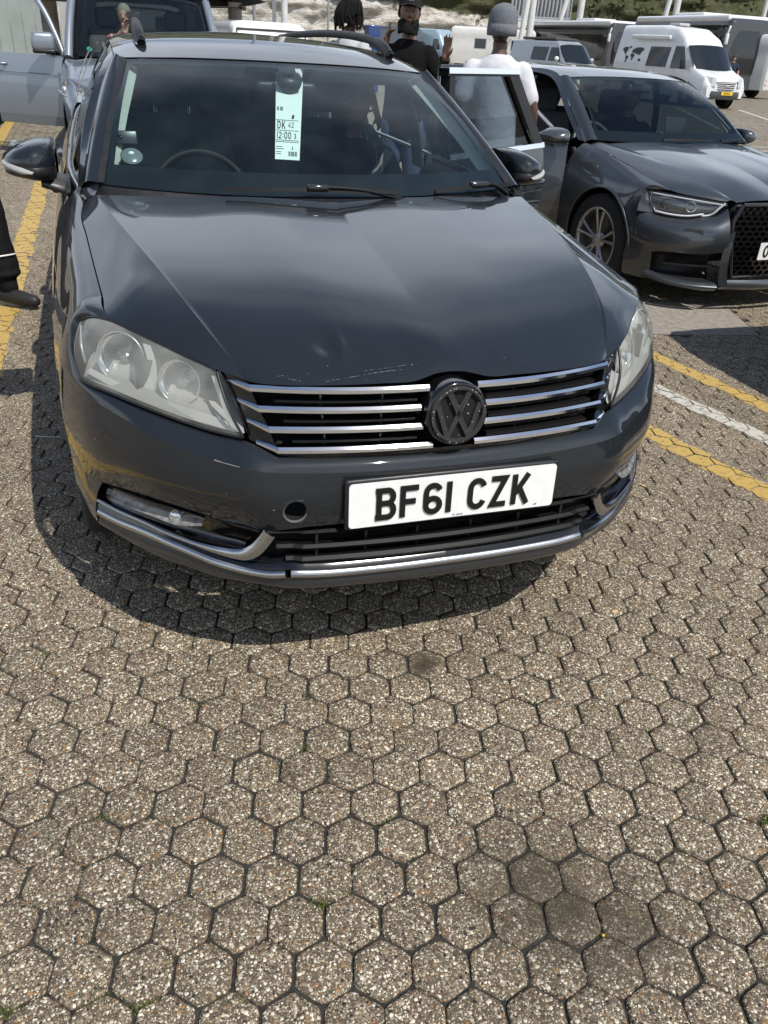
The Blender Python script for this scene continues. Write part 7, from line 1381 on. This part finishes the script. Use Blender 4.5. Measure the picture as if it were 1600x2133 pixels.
# front passenger of the estate car, head turned towards the open side
Qp, _ = sit('front passenger of the estate car with dark hair and seat belt', (.40, 2.36, -.36), 0., SKIN_M, (((-.27, -.16, 1.14), (-.16, -.36, 1.02)), ((.25, -.14, 1.14), (.16, -.36, 1.02))), cloth('dark_top', (.02, .02, .022)), head=(.55, -.10, 0), hair='bun', scale=.95)
b = MB(); P_ = spl([(.165, -.10, 1.45), (.06, -.14, 1.30), (-.10, -.14, 1.05), (-.16, -.10, .92)], 16); b.sweep(P_, [(-.022, 0), (-.022, .004), (.022, .004), (.022, 0)], (0, -1, 0)); b.build('seat_belt', mat('belt_grey', (.16, .16, .16), .7), Qp)
# driver of the blue-silver van holding a phone up
PLAID = bpy.data.materials.new('plaid_shirt'); PLAID.use_nodes = True; t = PLAID.node_tree; bs = t.nodes['Principled BSDF']; bs.inputs['Roughness'].default_value = .9
ge = N(t, 'ShaderNodeNewGeometry'); w1_ = N(t, 'ShaderNodeTexWave'); w1_.inputs['Scale'].default_value = 6; w1_.bands_direction = 'Z'; w2_ = N(t, 'ShaderNodeTexWave'); w2_.inputs['Scale'].default_value = 6; w2_.bands_direction = 'X'
cr1 = N(t, 'ShaderNodeValToRGB'); cr1.color_ramp.elements[0].color = (.30, .05, .05, 1); cr1.color_ramp.elements[1].color = (.55, .50, .48, 1); mx_ = N(t, 'ShaderNodeMath', operation='MULTIPLY')
for w_ in (w1_, w2_): t.links.new(ge.outputs['Position'], w_.inputs['Vector'])
t.links.new(w1_.outputs['Fac'], mx_.inputs[0]); t.links.new(w2_.outputs['Fac'], mx_.inputs[1]); t.links.new(mx_.outputs[0], cr1.inputs[0]); t.links.new(cr1.outputs[0], bs.inputs['Base Color'])
vx, vy = -.10+.10*math.cos(-.05)-1.52*math.sin(-.05), 8.72+.10*math.sin(-.05)+1.52*math.cos(-.05)
Qv, _ = sit('person in red plaid shirt holding up a phone in the van', (vx-.30, vy, -.06), -.1, SKIN_L, (((-.26, -.12, 1.24), (-.02, -.30, 1.50)), ((.27, -.12, 1.24), (.17, -.30, 1.50))), PLAID, head=(-.1, .05, 0), hairm=mat('grey_hair', (.22, .19, .16), .8), sleeve=.75, handspec=(((.45, -.1, 1), (.6, -.4, 0), -1, .5, .1), ((-.25, -.1, 1), (-.7, -.3, 0), 1, .35, .1)), scale=.97)
vp = tag(MB().rbox((0, 0, 0), (.145, .010, .072), .009, n=3).build('phone', mat('phone_black')), 'black smartphone held up behind the van windscreen', 'phone'); vp.location = (vx-.215, vy-.33, 1.555); vp.rotation_euler = (-.1, 0, -.1)
# driver of the hatchback
hx, hy = 3.53-.05*math.cos(.082)-2.36*math.sin(.082), 2.83-.05*math.sin(.082)+2.36*math.cos(.082)
lx_ = .06
Qa, _ = sit('person in dark cap sitting inside the dark hatchback', (3.53+lx_*math.cos(.082)-2.36*math.sin(.082)+.28, 2.83+lx_*math.sin(.082)+2.36*math.cos(.082), -.42), -.25, SKIN_M, (((-.27, -.16, 1.14), (-.10, -.36, 1.16)), ((.25, -.14, 1.14), (.16, -.36, 1.16))), cloth('dark_top'), head=(.45, 0, 0), hairm=CAPM, hair='cap', scale=.95)
tb = tag(MB().rbox((0, 0, 0), (.21, .012, .14), .008, n=3).build('tablet', mat('phone_black')), 'dark tablet propped on the hatchback dashboard', 'tablet'); tb.location = (3.53+.30*math.cos(.082)-1.66*math.sin(.082), 2.83+.30*math.sin(.082)+1.66*math.cos(.082), .985); tb.rotation_euler = (-.2, 0, .082)
MB_ = MB().rbox((0, 0, 0), (.36, .10, .004), .002); pp = tag(MB_.build('paper_sheet', mat('ticket_paper')), 'white sheet of paper on the hatchback dashboard', 'paper'); pp.location = (3.53-.40*math.cos(.082)-1.42*math.sin(.082), 2.83-.40*math.sin(.082)+1.42*math.cos(.082), .925); pp.rotation_euler = (0, 0, .1)
# distant bystander by the white camper
person('distant bystander with curly hair right of the white camper', (26.2, 32.2, 0), -.6, SKIN_L, (((-.27, .02, 1.15), (-.26, -.10, .93)), ((.27, .02, 1.15), (.26, -.10, .93))), cloth('navy_top', (.03, .04, .06)), .6, BTR, vox=.016)[0]
q = bpy.data.objects[-1] if False else None
far_ = [o for o in bpy.data.objects if o.get('label') == 'distant bystander with curly hair right of the white camper'][0]; b = MB(); b.ball((0, 0, 1.70), (.11, .12, .10), 12, 8); b.build('hair', mat('brown_hair', (.06, .035, .02), .9), far_)
# ================================================================ cliffs, canopy, gantries
def vnoise(P_, seed=0):
    P_ = np.asarray(P_, float); i = np.floor(P_).astype(int); f = P_-i; f = f*f*(3-2*f); out = 0
    def h(a): n_ = a[..., 0]*374761393+a[..., 1]*668265263+seed*974634; n_ = (n_ ^ (n_ >> 13))*1274126177; return ((n_ ^ (n_ >> 16)) & 0xffff)/65535.
    for dx in (0, 1):
        for dy in (0, 1): out = out+h(i+[dx, dy])*(f[..., 0] if dx else 1-f[..., 0])*(f[..., 1] if dy else 1-f[..., 1])
    return out
def fbm(P_, o_=5, seed=0): return sum(vnoise(np.asarray(P_)*2**k, seed+k)*.5**k for k in range(o_))
A0, A1 = np.array([-70., 118.]), np.array([190., 96.]); ln = np.linalg.norm(A1-A0); dr_ = (A1-A0)/ln; nr_ = np.array([-dr_[1], dr_[0]])
nu, nv = 420, 90; U = np.linspace(0, ln, nu); V_ = np.concatenate([np.linspace(0, 14, 66), np.linspace(14.5, 24, 24)])
uu_, vv_ = np.meshgrid(U, V_); PN_ = np.stack([uu_, vv_], -1)
step = 5.5+2.5*fbm(np.stack([uu_*.02, 0*uu_], -1), 3, 5)                      # where the bare face gives way to the grassy slope
back = np.where(vv_ < step, vv_*.10, step*.10+(vv_-step)*1.05)
disp = 3.2*fbm(PN_*[.05, .16], 5, 1)+1.1*fbm(PN_*[.35, .9], 4, 9)+.8*np.abs(np.sin(vv_*1.2+2*fbm(PN_*[.06, .06], 3, 4)))*.5
GXY = A0+uu_[..., None]*dr_+(back-disp)[..., None]*nr_
CG = np.concatenate([GXY, vv_[..., None]-.6], -1)
CH = bpy.data.materials.new('chalk_cliff'); CH.use_nodes = True; t = CH.node_tree; bs = t.nodes['Principled BSDF']; bs.inputs['Roughness'].default_value = .95; LK = t.links.new
ge = N(t, 'ShaderNodeNewGeometry'); sp = N(t, 'ShaderNodeSeparateXYZ'); LK(ge.outputs['Position'], sp.inputs[0])
def nz_(sc, det=6, ro=.6, st=(1, 1, 1)):
    m_ = N(t, 'ShaderNodeMapping'); m_.inputs['Scale'].default_value = st; LK(ge.outputs['Position'], m_.inputs['Vector']); n_ = N(t, 'ShaderNodeTexNoise'); n_.inputs['Scale'].default_value = sc; n_.inputs['Detail'].default_value = det; n_.inputs['Roughness'].default_value = ro; LK(m_.outputs[0], n_.inputs['Vector']); return n_.outputs['Fac']
def rp_(f_, st_):
    r_ = N(t, 'ShaderNodeValToRGB')
    while len(r_.color_ramp.elements) < len(st_): r_.color_ramp.elements.new(.5)
    for e_, (p_, c_) in zip(r_.color_ramp.elements, st_): e_.position = p_; e_.color = (*c_, 1)
    LK(f_, r_.inputs[0]); return r_.outputs[0]
chalk = rp_(nz_(.55, 8, .7, (1, 1, 2.2)), [(.30, (.16, .135, .10)), (.42, (.40, .36, .30)), (.52, (.62, .59, .53)), (.7, (.72, .70, .65))])
veg = rp_(nz_(1.2, 8, .75), [(.3, (.022, .028, .010)), (.5, (.060, .066, .024)), (.62, (.11, .10, .045)), (.75, (.19, .165, .095))])
mh = N(t, 'ShaderNodeMapRange'); mh.inputs['From Min'].default_value = 4.4; mh.inputs['From Max'].default_value = 8.0; LK(sp.outputs['Z'], mh.inputs['Value'])
xr = N(t, 'ShaderNodeMapRange'); xr.inputs['From Min'].default_value = 25; xr.inputs['From Max'].default_value = 75; xr.inputs['To Min'].default_value = -.18; xr.inputs['To Max'].default_value = .30; LK(sp.outputs['X'], xr.inputs['Value'])
ad = N(t, 'ShaderNodeMath', operation='ADD'); LK(mh.outputs[0], ad.inputs[0]); LK(nz_(.22, 7, .65, (1, 1, 1.6)), ad.inputs[1]); a2 = N(t, 'ShaderNodeMath', operation='ADD'); LK(ad.outputs[0], a2.inputs[0]); LK(xr.outputs[0], a2.inputs[1])
vm = rp_(a2.outputs[0], [(.70, (0, 0, 0)), (.78, (1, 1, 1))])
mxx = N(t, 'ShaderNodeMix', data_type='RGBA'); LK(vm, mxx.inputs['Factor']); LK(chalk, mxx.inputs['A']); LK(veg, mxx.inputs['B']); LK(mxx.outputs['Result'], bs.inputs['Base Color'])
bp = N(t, 'ShaderNodeBump'); bp.inputs['Strength'].default_value = 1; bp.inputs['Distance'].default_value = .5; LK(nz_(1.6, 8, .7, (1, 1, 1.8)), bp.inputs['Height']); LK(bp.outputs[0], bs.inputs['Normal'])
b = MB(); b.grid(CG); cliff = struct(b.build('cliff_terrain', CH, fixn=False)); cliff['label'] = 'white chalk cliff with green scrub beyond the car park'; cliff['category'] = 'cliff'
# scrub on the slope: leafy clumps joined as one mass
sc_ = MB(); VG = mat('scrub_green', (.045, .055, .018), .9, noise=.6, nscale=1.5)
for _ in range(1500):
    i, j = int(RNG.integers(20, 66)), int(RNG.integers(60, nu-1)); q = CG[i, j]
    if q[2] < 5.0+2.5*RNG.random()-(q[0] > 45)*2.2: continue
    r_ = RNG.uniform(.3, .9)
    for _k in range(7):
        c_ = q+RNG.normal(0, r_*.5, 3)*[1, .6, .5]; d1, d2 = RNG.normal(0, 1, 3), RNG.normal(0, 1, 3); d1 /= np.linalg.norm(d1); d2 /= np.linalg.norm(d2); s_ = r_*.45; sc_.add([c_-d1*s_, c_+d2*s_, c_+d1*s_, c_-d2*s_], [(0, 1, 2, 3)], False)
sc = sc_.build('scrub', VG, cliff, fixn=False); sc['kind'] = 'stuff'
CONC = mat('old_concrete', (.33, .30, .25), .9, noise=.3, nscale=3, bump=.4, bscale=60); STEEL = mat('painted_steel_white', (.62, .62, .60), .5, noise=.08, nscale=3); GSTEEL = mat('grey_steel', (.26, .27, .28), .5)
# low retaining wall at the foot of the cliff
W_ = empty('retaining_wall', 'low pale block wall along the foot of the cliff', 'wall')
for k in range(60):
    a = A0+dr_*(40+k*3.4)-nr_*9; MB().box((0, 0, 0), (3.36, .4, 1.1+.1*RNG.random())).build('wall_panel', CONC, W_, loc=(*a, .5)).rotation_euler = (0, 0, math.atan2(dr_[1], dr_[0]))
# gantry posts
def post(name, label, x, y, h, r=.12, m=STEEL, brace=None):
    P0 = empty(name, label, 'post', (x, y, 0)); b_ = MB(); b_.tube([(0, 0, 0), (0, 0, h)], r, 12); b_.build('column', m, P0)
    b_ = MB(); b_.box((0, 0, .1), (r*3.6, r*3.6, .2)); b_.build('base_plate', CONC, P0)
    if brace: b_ = MB(); b_.tube([(brace[0], brace[1], 0), (0, 0, h*.9)], r*.8, 10); b_.build('brace', m, P0)
    b_ = MB(); b_.box((0, 0, h+.1), (r*3, r*3, .2)); b_.build('cap_plate', m, P0); return P0
post('gantry_post', 'white steel post rising behind the boxy white off-roader', 8.40, 42.5, 9, .16, STEEL)
post('gantry_post', 'slim white post just left of the thicker white post', 8.05, 43.2, 9, .10, STEEL)
post('lamp_post', 'thin grey post beside the canopy', 4.44, 28.0, 9, .055, GSTEEL)
post('lamp_post', 'thin grey mast above the off-roader, left of the dreadlocks', 9.9, 40.0, 9, .05, GSTEEL)
post('gantry_post', 'white braced post behind the grey beanie', 26.1, 52.1, 10, .22, STEEL, (-.9, -.4))
post('gantry_post', 'leaning braced white post left of the coach', 36.1, 63.8, 12, .25, STEEL, (-2.2, .5))
post('gantry_post', 'white braced post behind the white camper van', 39.3, 56.0, 12, .22, STEEL, (-1.2, .2))
# elevated glazed walkway
WK = empty('elevated_walkway', 'raised steel walkway with glazed slats above the coaches', 'walkway', (0, 0, 0))
pa, pb = np.array([33.6, 71.0, 0]), np.array([37.9, 68.6, 0]); dw = (pb-pa)/np.linalg.norm(pb-pa); lw = np.linalg.norm(pb-pa)
GREYGL = mat('walkway_glass', (.28, .31, .33), .25)
for z in (3.9, 5.6, 7.4): MB().tube([pa+[0, 0, z], pb+[0, 0, z]], .09, 8).build('rail_beam', GSTEEL, WK)
for k in range(17):
    q = pa+dw*lw*k/16; MB().box(q+[0, 0, 5.7], (.09, .09, 3.6)).build('mullion', GSTEEL, WK)
    if k < 16: q2 = pa+dw*lw*(k+.5)/16; MB().tube([q2+[-.09, .1, 3.9], q2+[.09, .1, 7.4]], .03, 5).build('slat', STEEL, WK)
MB().box((pa+pb)/2+[.1, .4, 5.7], (lw*1.0, .06, 3.5), rot=math.atan2(dw[1], dw[0])).build('pane', GREYGL, WK)
MB().box((pa+pb)/2+[.1, .2, 3.7], (lw, 1.2, .25), rot=math.atan2(dw[1], dw[0])).build('deck', STEEL, WK)
for q in (pa, pb): MB().tube([q+[0, .3, 0], q+[0, .3, 3.8]], .16, 8).build('leg', STEEL, WK)
# long steel beam right across at the top right
BM = empty('overhead_gantry', 'long white overhead beam at the top right', 'gantry', (0, 0, 0))
MB().tube([(38, 56.5, 6.3), (70, 50.5, 6.6)], .14, 8).build('beam', STEEL, BM)
for x, y in ((46, 55.0), (69, 50.7)): MB().tube([(x, y, 0), (x, y, 6.4)], .16, 8).build('leg', STEEL, BM)
# canopy over the lanes at the left, on a concrete post
CN = empty('canopy', 'brown steel canopy on a concrete post above the silver van', 'canopy', (0, 0, 0))
BRN = mat('weathered_brown_steel', (.13, .105, .075), .7, noise=.3, nscale=4)
b = MB(); b.loft([[(-4.5, 18.8, 1.95), (1.5, 19.4, 1.90), (3.05, 19.7, 2.02), (3.55, 19.9, 2.16)], [(-4.5, 20.5, 1.92), (1.5, 20.9, 1.88), (2.95, 21.0, 1.98), (3.55, 21.2, 2.12)], [(-4.5, 26, 2.3), (1.5, 26, 2.3), (3.2, 26, 2.4), (3.7, 26, 2.5)], [(-4.5, 26, 2.9), (1.5, 26, 2.9), (3.2, 26, 2.95), (3.9, 26, 3.0)], [(-4.5, 19, 2.6), (1.5, 19.4, 2.6), (3.2, 19.8, 2.6), (4.0, 20.0, 2.6)]], 24, 20, lin=True); b.build('roof', BRN, CN)
for k in range(7): MB().tube([(-3.5+k*1.05, 19.4+k*.08, 1.93), (-3.3+k*1.05, 25.5, 2.32)], .05, 6).build('rib', mat('brown_rib', (.09, .07, .05), .7), CN)
MB().tube([(2.70, 20.6, 0), (2.70, 20.6, 2.05)], .16, 14).build('post', CONC, CN)
# pale ribbed shed behind the van door
SH_ = empty('ribbed_shed', 'pale grey ribbed metal shed at the far left', 'building', (0, 0, 0)); RIB = mat('ribbed_pale_metal', (.40, .40, .38), .6, noise=.08, nscale=2)
for k in range(34): MB().box((-13+k*.38, 31+.02*(k % 2), 3.0), (.36, .14, 6)).build('wall_sheet', RIB, SH_)
MB().box((-6.6, 31.4, 6.1), (13.2, .9, .3)).build('roof_edge', GSTEEL, SH_); MB().box((-6.6, 30.9, .25), (13.0, .12, .5)).build('plinth', CONC, SH_)
post('concrete_post', 'round concrete post seen through the open van door', -1.42, 21.5, 6, .19, CONC)
b = MB(); b.rbox((0, 0, 0), (.42, .5, 1.9), .03); bx_ = b.build('blue_cabinet', mat('cabinet_blue', (.01, .035, .14), .45, coat=.3)); bx_.location = (8.15, 27.4, .95); tag(bx_, 'tall blue cabinet behind the man with dreadlocks', 'cabinet'); MB().box((0, -.255, .1), (.30, .012, 1.2)).build('door_panel', mat('cabinet_blue2', (.014, .05, .19), .4), bx_)
# the car parked ahead of the hatchback, outside the view: its shadow falls across the blocks
K2 = empty('dark_car', 'dark car standing just outside the right edge of the view', 'car', (3.47, -2.27, 0), .0)
Bk2 = Body([(.02, .25, .70, .5, .80, .6, .76, .64), (.3, .2, .86, .6, .88, .74, .80, .78), (1.2, .2, .88, .8, .87, .92, .80, .98), (1.9, .2, .88, .85, .87, 1.30, .66, 1.38), (3.2, .2, .88, .85, .87, 1.34, .66, 1.44), (3.9, .25, .86, .85, .85, 1.1, .7, 1.2), (4.2, .25, .8, .8, .8, .95, .7, 1.0)]); Bk2.shell(PAINT2, K2)
for s_ in (-1, 1): Bk2.pane(s_, [(1.5, .93), (3.3, .93), (3.0, 1.28), (1.9, 1.28)], .01).build('side_window', VGL, K2)
simple_wheels(K2, Bk2, (.8, 3.4), .32)
